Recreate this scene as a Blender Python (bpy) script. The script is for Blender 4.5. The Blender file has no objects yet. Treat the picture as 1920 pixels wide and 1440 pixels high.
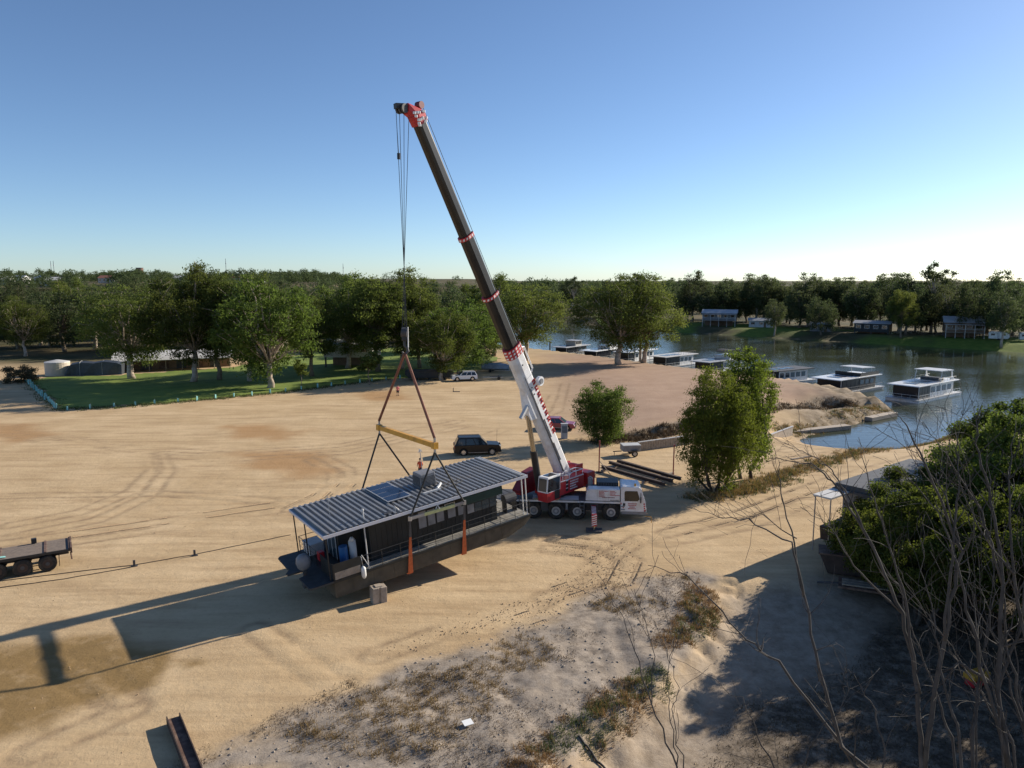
import bpy, math, random
import numpy as np
from mathutils import Vector, Matrix

# ------------------------------------------------------------------ camera, sky, sun, exposure
CAM_H = 18.5
FPX = 1385.0                       # focal length in photo pixels (photo is 1920 wide)
PITCH = math.atan(195.0 / FPX)     # the horizon lies 195 px above the picture centre
SUN_AZ = math.radians(32.3)        # from +X towards +Y
SUN_EL = math.radians(24.4)

scene = bpy.context.scene
col = scene.collection
cd = bpy.data.cameras.new('camera')
cam = bpy.data.objects.new('camera', cd); col.objects.link(cam)
cam.location = (0, 0, CAM_H)
cam.rotation_euler = (math.radians(90) - PITCH, 0, 0)
cd.sensor_width = 36.0
cd.lens = 36.0 * FPX / 1920.0
cd.clip_start = 0.5; cd.clip_end = 9000
scene.camera = cam

w = bpy.data.worlds.new('World'); scene.world = w; w.use_nodes = True
nt = w.node_tree
sky = nt.nodes.new('ShaderNodeTexSky'); sky.sky_type = 'NISHITA'; sky.sun_disc = False
sky.sun_elevation = SUN_EL; sky.sun_rotation = math.pi / 2 - SUN_AZ
sky.altitude = 50; sky.air_density = 0.72; sky.dust_density = 0.25; sky.ozone_density = 2.3
bg = nt.nodes['Background']; bg.inputs['Strength'].default_value = 0.085
tint = nt.nodes.new('ShaderNodeMix'); tint.data_type = 'RGBA'; tint.blend_type = 'MULTIPLY'; tint.inputs['Factor'].default_value = 1.0
tint.inputs['B'].default_value = (0.95, 1.04, 1.13, 1)      # camera white balance: cooler than the raw sky model
nt.links.new(sky.outputs[0], tint.inputs['A']); nt.links.new(tint.outputs['Result'], bg.inputs['Color'])

sd = bpy.data.lights.new('sun', 'SUN'); sd.energy = 5.0; sd.angle = math.radians(0.53)
sd.color = (1.0, 0.91, 0.77)
sun = bpy.data.objects.new('sun', sd); col.objects.link(sun)
sv = Vector((math.cos(SUN_EL) * math.cos(SUN_AZ), math.cos(SUN_EL) * math.sin(SUN_AZ), math.sin(SUN_EL)))
sun.rotation_euler = sv.to_track_quat('Z', 'Y').to_euler()
sun.location = (60, 40, 60)

scene.view_settings.view_transform = 'Standard'
scene.view_settings.look = 'None'
scene.view_settings.gamma = 1.0
scene.view_settings.exposure = 0.55
scene.render.engine = 'CYCLES'
scene.cycles.max_bounces = 6
scene.cycles.transparent_max_bounces = 6

rnd = random.Random(7)
Z = Vector((0, 0, 1))
R = math.radians

# ------------------------------------------------------------------ pixel -> ground helper
def ray(px, py):
    a, b = (px - 960) / FPX, (720 - py) / FPX
    return Vector((a, math.cos(PITCH) + b * math.sin(PITCH), -math.sin(PITCH) + b * math.cos(PITCH)))
def G(px, py, z=0.0):
    d = ray(px, py); t = (z - CAM_H) / d.z
    return Vector((d.x * t, d.y * t, z))
def at_y(px, py, y):
    d = ray(px, py); t = y / d.y
    return Vector((d.x * t, y, CAM_H + d.z * t))

# ------------------------------------------------------------------ materials
def new_mat(name):
    m = bpy.data.materials.new(name); m.use_nodes = True
    return m, m.node_tree, m.node_tree.nodes['Principled BSDF']
def mat(name, c, rough=0.6, metal=0.0, var=0.0, scale=3.0, bump=0.0, bscale=40.0, spec=None, coat=0.0, dirt=None, dscale=1.2):
    """plain surface: base colour broken up by noise, optional dirt colour and fine bump"""
    m, nt, b = new_mat(name)
    b.inputs['Roughness'].default_value = rough
    b.inputs['Metallic'].default_value = metal
    if spec is not None: b.inputs['Specular IOR Level'].default_value = spec
    if coat: b.inputs['Coat Weight'].default_value = coat; b.inputs['Coat Roughness'].default_value = 0.08
    c4 = (c[0], c[1], c[2], 1)
    if var or bump or dirt:
        tc = nt.nodes.new('ShaderNodeTexCoord')
    if var or dirt:
        n = nt.nodes.new('ShaderNodeTexNoise'); n.inputs['Scale'].default_value = scale; n.inputs['Detail'].default_value = 5
        nt.links.new(tc.outputs['Object'], n.inputs['Vector'])
        r = nt.nodes.new('ShaderNodeValToRGB')
        r.color_ramp.elements[0].position = 0.3; r.color_ramp.elements[1].position = 0.7
        lo = [x * (1 - var) for x in c]; hi = [min(1, x * (1 + var)) for x in c]
        r.color_ramp.elements[0].color = (*lo, 1); r.color_ramp.elements[1].color = (*hi, 1)
        nt.links.new(n.outputs['Fac'], r.inputs['Fac'])
        out = r.outputs['Color']
        if dirt:
            n2 = nt.nodes.new('ShaderNodeTexNoise'); n2.inputs['Scale'].default_value = dscale; n2.inputs['Detail'].default_value = 8
            n2.inputs['Roughness'].default_value = 0.7
            nt.links.new(tc.outputs['Object'], n2.inputs['Vector'])
            r2 = nt.nodes.new('ShaderNodeValToRGB'); r2.color_ramp.elements[0].position = 0.48; r2.color_ramp.elements[1].position = 0.72
            r2.color_ramp.elements[0].color = (0, 0, 0, 1); r2.color_ramp.elements[1].color = (0.8, 0.8, 0.8, 1)
            nt.links.new(n2.outputs['Fac'], r2.inputs['Fac'])
            mx = nt.nodes.new('ShaderNodeMix'); mx.data_type = 'RGBA'
            nt.links.new(r2.outputs['Color'], mx.inputs['Factor'])
            nt.links.new(out, mx.inputs['A']); mx.inputs['B'].default_value = (*dirt, 1)
            out = mx.outputs['Result']
        nt.links.new(out, b.inputs['Base Color'])
    else:
        b.inputs['Base Color'].default_value = c4
    if bump:
        nb = nt.nodes.new('ShaderNodeTexNoise'); nb.inputs['Scale'].default_value = bscale; nb.inputs['Detail'].default_value = 4
        nt.links.new(tc.outputs['Object'], nb.inputs['Vector'])
        bp = nt.nodes.new('ShaderNodeBump'); bp.inputs['Strength'].default_value = bump; bp.inputs['Distance'].default_value = 0.02
        nt.links.new(nb.outputs['Fac'], bp.inputs['Height']); nt.links.new(bp.outputs['Normal'], b.inputs['Normal'])
    return m

M = {}
def D(name, *a, **k): M[name] = mat(name, *a, **k)
D('white_paint', (0.74, 0.74, 0.73), 0.35, var=0.05, scale=1.5, dirt=(0.42, 0.36, 0.28), dscale=0.8, coat=0.2)
D('crane_white', (0.76, 0.76, 0.77), 0.4, var=0.05, scale=1.0, coat=0.1, dirt=(0.50, 0.45, 0.38), dscale=0.9)
D('crane_red', (0.46, 0.022, 0.03), 0.45, var=0.15, scale=2.0, coat=0.1, dirt=(0.24, 0.05, 0.04), dscale=1.1)
D('dark_red', (0.16, 0.012, 0.022), 0.5, var=0.2)
D('boom_black', (0.014, 0.013, 0.013), 0.33, var=0.35, scale=0.7, dirt=(0.040, 0.033, 0.027), dscale=0.5)
D('black_metal', (0.018, 0.018, 0.02), 0.5, var=0.3, scale=2)
D('dark_grey', (0.06, 0.06, 0.065), 0.6, var=0.3, scale=2)
D('mid_grey', (0.22, 0.22, 0.23), 0.55, var=0.2, scale=2)
D('light_grey', (0.50, 0.50, 0.50), 0.5, var=0.1, scale=2)
D('rubber', (0.022, 0.021, 0.02), 0.85, var=0.25, scale=6, dirt=(0.13, 0.10, 0.065), dscale=1.5)
D('rim', (0.50, 0.50, 0.51), 0.4, metal=0.4, var=0.1, dirt=(0.25, 0.2, 0.14))
D('alloy', (0.55, 0.55, 0.57), 0.25, metal=0.8)
D('chrome', (0.42, 0.38, 0.31), 0.25, metal=0.9)
D('steel', (0.45, 0.45, 0.46), 0.35, metal=0.7, var=0.15)
D('glass_dark', (0.012, 0.016, 0.02), 0.06, spec=0.7)
D('glass_blue', (0.03, 0.05, 0.065), 0.08, spec=0.8)
D('tint', (0.016, 0.019, 0.025), 0.3, spec=0.2)
D('rope', (0.05, 0.05, 0.055), 0.6)
D('sling_dark', (0.035, 0.035, 0.033), 0.8, var=0.2, scale=4)
D('sling_brown', (0.20, 0.075, 0.045), 0.8, var=0.25, scale=3)
D('sling_orange', (0.50, 0.115, 0.035), 0.8, var=0.15, scale=6)
D('yellow', (0.62, 0.31, 0.035), 0.45, var=0.1, scale=2, dirt=(0.30, 0.15, 0.03))
D('hi_yellow', (0.40, 0.41, 0.20), 0.5, var=0.15)
D('boat_dark', (0.014, 0.017, 0.018), 0.55, var=0.3, scale=1.5)
D('boat_green', (0.008, 0.035, 0.028), 0.6, var=0.2, scale=2)
D('hull', (0.085, 0.072, 0.052), 0.8, var=0.25, scale=2.0, dirt=(0.05, 0.045, 0.033), dscale=1.6, bump=0.3, bscale=12)
D('deck', (0.30, 0.28, 0.24), 0.8, var=0.25, scale=2.5, dirt=(0.16, 0.13, 0.09))
D('platform', (0.035, 0.038, 0.042), 0.7, var=0.3, scale=3)
D('roof_sheet', (0.27, 0.274, 0.28), 0.42, metal=0.35, var=0.08, scale=0.8, dirt=(0.36, 0.33, 0.29), dscale=0.7)
D('fascia', (0.62, 0.62, 0.66), 0.45, var=0.05)
D('solar', (0.012, 0.022, 0.05), 0.15, spec=0.7, var=0.2, scale=6)
D('concrete', (0.36, 0.30, 0.24), 0.9, var=0.2, scale=5, bump=0.5, bscale=30)
D('rust', (0.12, 0.068, 0.048), 0.8, var=0.3, scale=4, dirt=(0.28, 0.20, 0.15), dscale=2)
D('rust_dark', (0.058, 0.036, 0.027), 0.75, var=0.3, scale=3)
D('red_post', (0.26, 0.045, 0.04), 0.6, var=0.2)
D('timber_deck', (0.21, 0.165, 0.13), 0.85, var=0.22, scale=4, dirt=(0.2, 0.15, 0.11), dscale=2)
D('timber_grey', (0.30, 0.25, 0.20), 0.9, var=0.25, scale=3)
D('paint_black', (0.007, 0.008, 0.011), 0.3, spec=0.35, coat=0.15)
D('paint_white', (0.80, 0.80, 0.80), 0.25, coat=0.6)
D('paint_red', (0.27, 0.02, 0.045), 0.28, coat=0.7)
D('lamp_red', (0.45, 0.02, 0.02), 0.25)
D('lamp_clear', (0.75, 0.75, 0.72), 0.15)
D('skin', (0.42, 0.23, 0.16), 0.6)
D('hair', (0.035, 0.025, 0.02), 0.8)
D('orange_vest', (0.62, 0.10, 0.04), 0.8, var=0.1, scale=12)
D('pink_shirt', (0.75, 0.20, 0.19), 0.8, var=0.1, scale=12)
D('navy', (0.018, 0.02, 0.035), 0.85)
D('blue_plastic', (0.03, 0.13, 0.32), 0.45, var=0.1)
D('red_plastic', (0.5, 0.02, 0.03), 0.4)
D('cream', (0.58, 0.50, 0.40), 0.6, var=0.06, scale=1)
D('cream_wall', (0.50, 0.48, 0.43), 0.8, var=0.08, scale=1)
D('brown_wall', (0.20, 0.13, 0.085), 0.85, var=0.2, scale=1)
D('grey_roof', (0.34, 0.35, 0.37), 0.5, var=0.12, scale=0.6)
D('pale_roof', (0.56, 0.54, 0.51), 0.5, var=0.1, scale=0.5)
D('red_roof', (0.30, 0.12, 0.08), 0.7, var=0.15)
D('tarp', (0.045, 0.052, 0.062), 0.45, var=0.25, scale=2, bump=0.6, bscale=3)
D('teal', (0.25, 0.55, 0.52), 0.6, var=0.15, scale=3)
D('bark', (0.20, 0.155, 0.115), 0.9, var=0.35, scale=2.5, bump=0.4, bscale=10)
D('bark_pale', (0.42, 0.34, 0.27), 0.85, var=0.35, scale=1.6, dirt=(0.17, 0.12, 0.09), dscale=0.9)
D('bark_dark', (0.075, 0.06, 0.048), 0.9, var=0.35, scale=2.5)
D('dead_wood', (0.062, 0.055, 0.05), 0.85, var=0.4, scale=2.2, dirt=(0.035, 0.03, 0.027), dscale=1.4)
D('brick_tower', (0.22, 0.13, 0.10), 0.9, var=0.15)
D('white_sheet', (0.82, 0.82, 0.80), 0.6)

def leaf_mat(name, c, c2, trans=0.35):
    """leaf faces: colour drifts through the crown and from tree to tree, light passes through"""
    m, nt, b = new_mat(name)
    geo = nt.nodes.new('ShaderNodeNewGeometry')
    n = nt.nodes.new('ShaderNodeTexNoise'); n.inputs['Scale'].default_value = 0.45; n.inputs['Detail'].default_value = 6
    n.inputs['Roughness'].default_value = 0.75
    nt.links.new(geo.outputs['Position'], n.inputs['Vector'])
    r = nt.nodes.new('ShaderNodeValToRGB'); r.color_ramp.elements[0].position = 0.32; r.color_ramp.elements[1].position = 0.68
    r.color_ramp.elements[0].color = (*c, 1); r.color_ramp.elements[1].color = (*c2, 1)
    nt.links.new(n.outputs['Fac'], r.inputs['Fac'])
    oi = nt.nodes.new('ShaderNodeObjectInfo')
    hs = nt.nodes.new('ShaderNodeHueSaturation')
    mr = nt.nodes.new('ShaderNodeMapRange'); mr.inputs['To Min'].default_value = 0.72; mr.inputs['To Max'].default_value = 1.22
    nt.links.new(oi.outputs['Random'], mr.inputs['Value']); nt.links.new(mr.outputs['Result'], hs.inputs['Value'])
    mh = nt.nodes.new('ShaderNodeMapRange'); mh.inputs['To Min'].default_value = 0.485; mh.inputs['To Max'].default_value = 0.515
    mul = nt.nodes.new('ShaderNodeMath'); mul.operation = 'FRACT'
    mm = nt.nodes.new('ShaderNodeMath'); mm.operation = 'MULTIPLY'; mm.inputs[1].default_value = 7.31
    nt.links.new(oi.outputs['Random'], mm.inputs[0]); nt.links.new(mm.outputs[0], mul.inputs[0])
    nt.links.new(mul.outputs[0], mh.inputs['Value']); nt.links.new(mh.outputs['Result'], hs.inputs['Hue'])
    nt.links.new(r.outputs['Color'], hs.inputs['Color'])
    nt.links.new(hs.outputs['Color'], b.inputs['Base Color'])
    b.inputs['Roughness'].default_value = 0.7
    b.inputs['Specular IOR Level'].default_value = 0.12
    tr = nt.nodes.new('ShaderNodeBsdfTranslucent')
    br = nt.nodes.new('ShaderNodeHueSaturation'); br.inputs['Value'].default_value = 1.5; br.inputs['Saturation'].default_value = 1.1
    nt.links.new(hs.outputs['Color'], br.inputs['Color']); nt.links.new(br.outputs['Color'], tr.inputs['Color'])
    mx = nt.nodes.new('ShaderNodeMixShader'); mx.inputs['Fac'].default_value = trans
    nt.links.new(b.outputs[0], mx.inputs[1]); nt.links.new(tr.outputs[0], mx.inputs[2])
    nt.links.new(mx.outputs[0], nt.nodes['Material Output'].inputs['Surface'])
    M[name] = m
leaf_mat('leaf_gum', (0.064, 0.088, 0.024), (0.138, 0.162, 0.044), 0.5)
leaf_mat('leaf_far', (0.050, 0.067, 0.030), (0.098, 0.116, 0.048), 0.4)
leaf_mat('leaf_lime', (0.085, 0.118, 0.022), (0.185, 0.225, 0.046), 0.5)
leaf_mat('leaf_mid', (0.064, 0.092, 0.024), (0.140, 0.172, 0.042), 0.5)
leaf_mat('leaf_shrub', (0.050, 0.070, 0.018), (0.125, 0.148, 0.030), 0.42)
leaf_mat('leaf_bush', (0.07, 0.06, 0.04), (0.12, 0.10, 0.06), 0.2)
leaf_mat('dry_grass', (0.20, 0.13, 0.055), (0.34, 0.23, 0.10), 0.2)
leaf_mat('dry_litter', (0.07, 0.05, 0.032), (0.16, 0.115, 0.065), 0.1)
leaf_mat('green_weed', (0.06, 0.085, 0.03), (0.12, 0.135, 0.05), 0.25)

# ------------------------------------------------------------------ mesh builder
class MB:
    def __init__(s, T=None): s.v = []; s.f = []; s.T = T
    def _add(s, vs, fs):
        o = len(s.v)
        if s.T is not None: vs = [s.T @ Vector(q) for q in vs]
        s.v += [tuple(q) for q in vs]; s.f += [tuple(i + o for i in q) for q in fs]
        return s
    def box(s, c, d, rz=0.0, rx=0.0, ry=0.0, taper=1.0):
        hx, hy, hz = d[0] / 2, d[1] / 2, d[2] / 2
        Rm = Matrix.Rotation(rz, 3, 'Z') @ Matrix.Rotation(ry, 3, 'Y') @ Matrix.Rotation(rx, 3, 'X')
        vs = []
        for k in (-1, 1):
            t = taper if k == 1 else 1.0
            for i, j in ((-1, -1), (1, -1), (1, 1), (-1, 1)):
                vs.append(Vector(c) + Rm @ Vector((i * hx * t, j * hy * t, k * hz)))
        return s._add(vs, [(3, 2, 1, 0), (4, 5, 6, 7), (0, 1, 5, 4), (1, 2, 6, 5), (2, 3, 7, 6), (3, 0, 4, 7)])
    def b2(s, x0, x1, y0, y1, z0, z1): return s.box(((x0 + x1) / 2, (y0 + y1) / 2, (z0 + z1) / 2), (x1 - x0, y1 - y0, z1 - z0))
    def beam(s, p0, p1, wd, ht, up=Z):
        p0, p1 = Vector(p0), Vector(p1); d = (p1 - p0).normalized()
        sd = d.cross(up)
        sd = sd.normalized() if sd.length > 1e-4 else Vector((1, 0, 0))
        u = sd.cross(d).normalized()
        vs = []
        for q in (p0, p1):
            for i, j in ((-1, -1), (1, -1), (1, 1), (-1, 1)): vs.append(q + sd * (i * wd / 2) + u * (j * ht / 2))
        return s._add(vs, [(0, 1, 2, 3), (7, 6, 5, 4), (0, 4, 5, 1), (1, 5, 6, 2), (2, 6, 7, 3), (3, 7, 4, 0)])
    def tube(s, pts, r, n=6, caps=True):
        pts = [Vector(q) for q in pts]
        rs = r if isinstance(r, (list, tuple)) else [r] * len(pts)
        ref = None; vs = []; fs = []
        for i, q in enumerate(pts):
            d = (pts[min(i + 1, len(pts) - 1)] - pts[max(i - 1, 0)])
            d = d.normalized() if d.length > 1e-6 else Vector((0, 0, 1))
            if ref is None:
                ref = d.cross(Z) if abs(d.z) < 0.95 else d.cross(Vector((1, 0, 0)))
            a = (ref - d * ref.dot(d)); a = a.normalized() if a.length > 1e-6 else d.orthogonal().normalized()
            ref = a; b = d.cross(a)
            for k in range(n):
                t = 2 * math.pi * k / n
                vs.append(q + (a * math.cos(t) + b * math.sin(t)) * rs[i])
        for i in range(len(pts) - 1):
            for k in range(n):
                k2 = (k + 1) % n
                fs.append((i * n + k, i * n + k2, (i + 1) * n + k2, (i + 1) * n + k))
        if caps:
            fs.append(tuple(range(n - 1, -1, -1))); m = (len(pts) - 1) * n
            fs.append(tuple(range(m, m + n)))
        return s._add(vs, fs)
    def cyl(s, p0, p1, r0, r1=None, n=12): return s.tube([p0, p1], [r0, r0 if r1 is None else r1], n)
    def prism(s, poly, o, ax, ay, az):
        """poly of 2d points in plane (ax, ay) at o, extruded along az (vector with length)"""
        o, ax, ay, az = Vector(o), Vector(ax), Vector(ay), Vector(az); n = len(poly)
        vs = [o + ax * a + ay * b for a, b in poly] + [o + ax * a + ay * b + az for a, b in poly]
        fs = [tuple(range(n - 1, -1, -1)), tuple(range(n, 2 * n))]
        fs += [(i, (i + 1) % n, n + (i + 1) % n, n + i) for i in range(n)]
        return s._add(vs, fs)
    def loft(s, rings, caps=True):
        n = len(rings[0]); vs = [q for r in rings for q in r]; fs = []
        for i in range(len(rings) - 1):
            for k in range(n):
                k2 = (k + 1) % n; fs.append((i * n + k, i * n + k2, (i + 1) * n + k2, (i + 1) * n + k))
        if caps:
            fs.append(tuple(range(n - 1, -1, -1))); m = (len(rings) - 1) * n; fs.append(tuple(range(m, m + n)))
        return s._add(vs, fs)
    def quad(s, a, b, c, d): return s._add([a, b, c, d], [(0, 1, 2, 3)])
    def build(s, name, m, parent=None, smooth=False, bevel=0.0):
        me = bpy.data.meshes.new(name); me.from_pydata(s.v, [], s.f); me.update()
        me.materials.append(M[m] if isinstance(m, str) else m)
        if smooth: me.polygons.foreach_set('use_smooth', [True] * len(me.polygons))
        o = bpy.data.objects.new(name, me); col.objects.link(o)
        if parent is not None: o.parent = parent
        if bevel:
            b = o.modifiers.new('bevel', 'BEVEL'); b.width = bevel; b.segments = 2; b.limit_method = 'ANGLE'
        return o

def fast_mesh(name, verts, quads, m):
    """numpy arrays straight into a mesh; quads (n,4)"""
    me = bpy.data.meshes.new(name)
    nv, nf = len(verts), len(quads)
    me.vertices.add(nv); me.vertices.foreach_set('co', np.asarray(verts, np.float32).ravel())
    me.loops.add(nf * 4); me.loops.foreach_set('vertex_index', np.asarray(quads, np.int32).ravel())
    me.polygons.add(nf)
    me.polygons.foreach_set('loop_start', np.arange(0, nf * 4, 4, dtype=np.int32))
    me.polygons.foreach_set('loop_total', np.full(nf, 4, np.int32))
    me.update(calc_edges=True)
    me.materials.append(M[m] if isinstance(m, str) else m)
    return me

def thing(name, label, cat, loc=(0, 0, 0), rz=0.0, group=None):
    o = bpy.data.objects.new(name, None); col.objects.link(o)
    o.empty_display_size = 0.3
    o.location = loc; o.rotation_euler = (0, 0, rz)
    o['label'] = label; o['category'] = cat
    if group: o['group'] = group
    return o
def tag(o, label, cat, group=None):
    o['label'] = label; o['category'] = cat
    if group: o['group'] = group
    return o
def struct(o): o['kind'] = 'structure'; return o
def copy_tree(root, loc, rz, label=None, scale=None):
    r = root.copy(); col.objects.link(r); r.location = loc; r.rotation_euler = (0, 0, rz)
    if label: r['label'] = label
    if scale: r.scale = scale
    for ch in root.children:
        c = ch.copy(); col.objects.link(c); c.parent = r
        for g in ch.children:
            d = g.copy(); col.objects.link(d); d.parent = c
    return r
# ------------------------------------------------------------------ terrain
WATER = -2.2
def smooth(a, b, x):
    t = np.clip((x - a) / (b - a), 0, 1); return t * t * (3 - 2 * t)
def seg_dist(px, py, poly, closed=True):
    d = np.full(px.shape, 1e9)
    n = len(poly)
    for i in range(n if closed else n - 1):
        ax, ay = poly[i][:2]; bx, by = poly[(i + 1) % n][:2]
        vx, vy = bx - ax, by - ay; L2 = vx * vx + vy * vy + 1e-12
        t = np.clip(((px - ax) * vx + (py - ay) * vy) / L2, 0, 1)
        d = np.minimum(d, np.hypot(px - ax - t * vx, py - ay - t * vy))
    return d
def inside(px, py, poly):
    r = np.zeros(px.shape, bool); n = len(poly)
    for i in range(n):
        ax, ay = poly[i][:2]; bx, by = poly[(i + 1) % n][:2]
        if ay == by: continue
        c = ((ay > py) != (by > py)) & (px < (bx - ax) * (py - ay) / (by - ay) + ax)
        r ^= c
    return r
def sdist(px, py, poly):
    """signed distance, negative inside"""
    d = seg_dist(px, py, poly); return np.where(inside(px, py, poly), -d, d)
def vnoise(x, y, s, seed=0):
    """cheap value noise"""
    x, y = x / s, y / s
    xi, yi = np.floor(x).astype(np.int64), np.floor(y).astype(np.int64); fx, fy = x - xi, y - yi
    fx, fy = fx * fx * (3 - 2 * fx), fy * fy * (3 - 2 * fy)
    def h(a, b):
        n = (a * 374761393 + b * 668265263 + seed * 974711) & 0x7fffffff
        n = ((n ^ (n >> 13)) * 1274126177) & 0x7fffffff
        return ((n ^ (n >> 16)) & 0xffff) / 65535.0
    return (h(xi, yi) * (1 - fx) + h(xi + 1, yi) * fx) * (1 - fy) + (h(xi, yi + 1) * (1 - fx) + h(xi + 1, yi + 1) * fx) * fy
def fbm(x, y, s, seed=0, o=4):
    r = 0; a = 0.5
    for i in range(o): r = r + a * vnoise(x, y, s, seed + i); a *= 0.5; s *= 0.5
    return r
P2 = lambda l, z=0.0: [tuple(G(a, b, z)[:2]) for a, b in l]

RIVER = [(-112, 700), (-78, 450), (-42, 340), (-11, 262), (4, 214), (19, 190), (36, 163), (50, 143), (59, 130), (62, 119), (61, 115.5),
         (52, 107), (44.5, 99.5), (41.0, 93.5), (43.5, 90.6), (49, 91.5), (57, 95), (72, 98), (110, 104), (240, 100),
         (600, 60), (600, 120), (260, 152), (146, 210), (107, 247), (69, 289), (45, 320), (19, 377), (0, 450), (-20, 560), (-32, 700), (-60, 900), (-140, 900)]
GREY = P2([(300, 1460), (470, 1378), (660, 1290), (860, 1215), (1010, 1165), (1120, 1110), (1200, 1080), (1290, 1070), (1345, 1085), (1330, 1150), (1310, 1200), (1220, 1300), (1110, 1380), (1030, 1460)])
LOW = P2([(1345, 1110), (1325, 1190), (1230, 1300), (1120, 1385), (1030, 1460), (2200, 1500), (2300, 1150), (1800, 1080), (1560, 1075)])
PAD = P2([(900, 800), (1110, 816), (1200, 812), (1295, 797), (1380, 775), (1452, 757), (1545, 738), (1640, 742)], 0.5) + [(45, 150), (20, 185), (-5, 190), (-20, 150)]
DAMP = [P2([(-80, 1215), (60, 1200), (210, 1180), (330, 1220), (300, 1290), (180, 1320), (90, 1370), (-80, 1400)]),
        P2([(330, 1235), (385, 1225), (400, 1245), (340, 1262)])]
ORANGE = [P2([(420, 800), (500, 797), (565, 808), (540, 824), (450, 822)]), P2([(660, 735), (745, 733), (765, 750), (690, 752)]),
          P2([(-40, 790), (60, 795), (110, 815), (20, 830), (-40, 820)]), P2([(440, 850), (600, 845), (650, 880), (560, 895), (470, 880)])]
LAWN = P2([(48, 712), (80, 742), (110, 768), (200, 765), (300, 757), (400, 748), (480, 741), (560, 732), (640, 722), (735, 711), (835, 704), (905, 693), (940, 672), (900, 655), (700, 648), (560, 665), (430, 689), (300, 698), (200, 704), (110, 706)])
TRACKS = [P2(t) for t in (
    [(280, 850), (290, 880), (250, 920), (150, 960), (20, 985)],
    [(300, 852), (312, 885), (275, 930), (180, 975), (30, 1005)],
    [(600, 855), (650, 880), (652, 905), (620, 935), (560, 960)], [(585, 862), (628, 885), (630, 905), (600, 930), (545, 955)],
    [(20, 800), (200, 835), (420, 850), (640, 835), (860, 790)], [(20, 815), (220, 850), (430, 862), (650, 848), (870, 800)],
    [(1040, 740), (1010, 790), (960, 800), (880, 830)], [(1060, 720), (1045, 770), (990, 795)],
    [(0, 930), (300, 925), (500, 940)], [(0, 1020), (250, 985), (520, 945)], [(0, 1034), (260, 998), (530, 955)],
    [(700, 1230), (900, 1160), (1060, 1110), (1190, 1085)], [(860, 1190), (1010, 1130), (1130, 1050), (1200, 1010)],
    [(1040, 1010), (1130, 1020), (1180, 1050), (1160, 1090), (1080, 1130), (980, 1165)], [(1030, 1030), (1100, 1035), (1140, 1060), (1110, 1090), (1020, 1120)],
    [(1250, 1000), (1400, 960), (1560, 900), (1750, 850)], [(1240, 1020), (1400, 985), (1540, 930), (1740, 870)],
    [(1480, 860), (1560, 850), (1590, 845)], [(1470, 845), (1540, 838), (1590, 838)],
    [(100, 1240), (240, 1330), (60, 1410)], [(480, 1180), (560, 1240), (640, 1300)], [(160, 1250), (235, 1310)],
)]

def ground_height(x, y):
    z = np.zeros(x.shape)
    # raised boat yard beside the river
    dp = sdist(x, y, PAD)
    z = z + 0.75 * smooth(0.3, -0.6, dp + 0.9 * (fbm(x, y, 2.0, 17) - 0.47)) * smooth(6, 22, x) * smooth(165, 125, y)
    # river bed and banks
    dr = sdist(x, y, RIVER)
    ramp = np.exp(-((x - 38) ** 2 + (y - 88) ** 2) / 150.0)
    wbank = 3.2 + 15 * ramp + 8 * smooth(180, 240, y) + 4 * smooth(60, 110, x) * smooth(150, 200, y)
    bank = smooth(0, 1, np.clip(dr / wbank, 0, 1))
    # low bench (old landing) between the inlet and the yard
    bench = np.exp(-(((x - 50) / 11) ** 2 + ((y - 113) / 7.5) ** 2) * 1.3)
    low = -2.1 + 1.3 * fbm(x, y, 2.4, 5)
    z = np.where(dr > 0, z * bank + (WATER - 0.35) * (1 - bank), WATER - 0.35 - 1.5 * smooth(0, 6, -dr))
    z = np.where(dr > 0.2, z * (1 - bench) + np.maximum(low, WATER + 0.15) * bench, z)
    slope = np.exp(-((dr - 2.2) / 1.8) ** 2) * (dr > 0) + np.exp(-((dp + 0.1) / 0.9) ** 2) * (x > 12)
    z = z + np.where((x > 10) & (y > 70) & (y < 150), slope * (1 - ramp) * 1.9 * (fbm(x * 1.6 + y, y - x * 0.5, 2.6, 33) - 0.47), 0)
    # foreground: lumpy grey spoil ridge, track below it on the right
    dg = sdist(x, y, GREY)
    m = smooth(0.8, -2.5, dg)
    z = z + m * (0.08 + 0.45 * (fbm(x, y, 2.2, 11) - 0.35) + 0.12 * (vnoise(x, y, 0.45, 3) - 0.5))
    dl = sdist(x, y, LOW)
    face = np.exp(-((dl - 0.1) / 1.5) ** 2) * (dg < 1.5)
    z = z + face * 0.8 * (fbm(x * 1.4 + y * 0.6, y * 1.4 - x * 0.6, 1.3, 51) - 0.47)
    z = z - 1.1 * smooth(0.9, -1.6, dl) * smooth(44, 30, y - 0.25 * x)
    # slight waviness of the yard, ruts
    near = (y < 140) & (dr > 6)
    z = z + np.where(near, 0.10 * (fbm(x, y, 9, 2) - 0.47) + 0.025 * (vnoise(x, y, 0.7, 8) - 0.5), 0)
    # far country: town hill on the left, plain on the right
    hill = smooth(230, 620, y) * (13 * smooth(60, -160, x) + 3)
    z = z + np.where(dr > 0, hill * smooth(0, 60, dr), 0)
    z = z + np.where(y > 900, 6 * smooth(900, 2500, y), 0)
    return z
def zg(x, y): return float(ground_height(np.array([float(x)]), np.array([float(y)]))[0])

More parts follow.
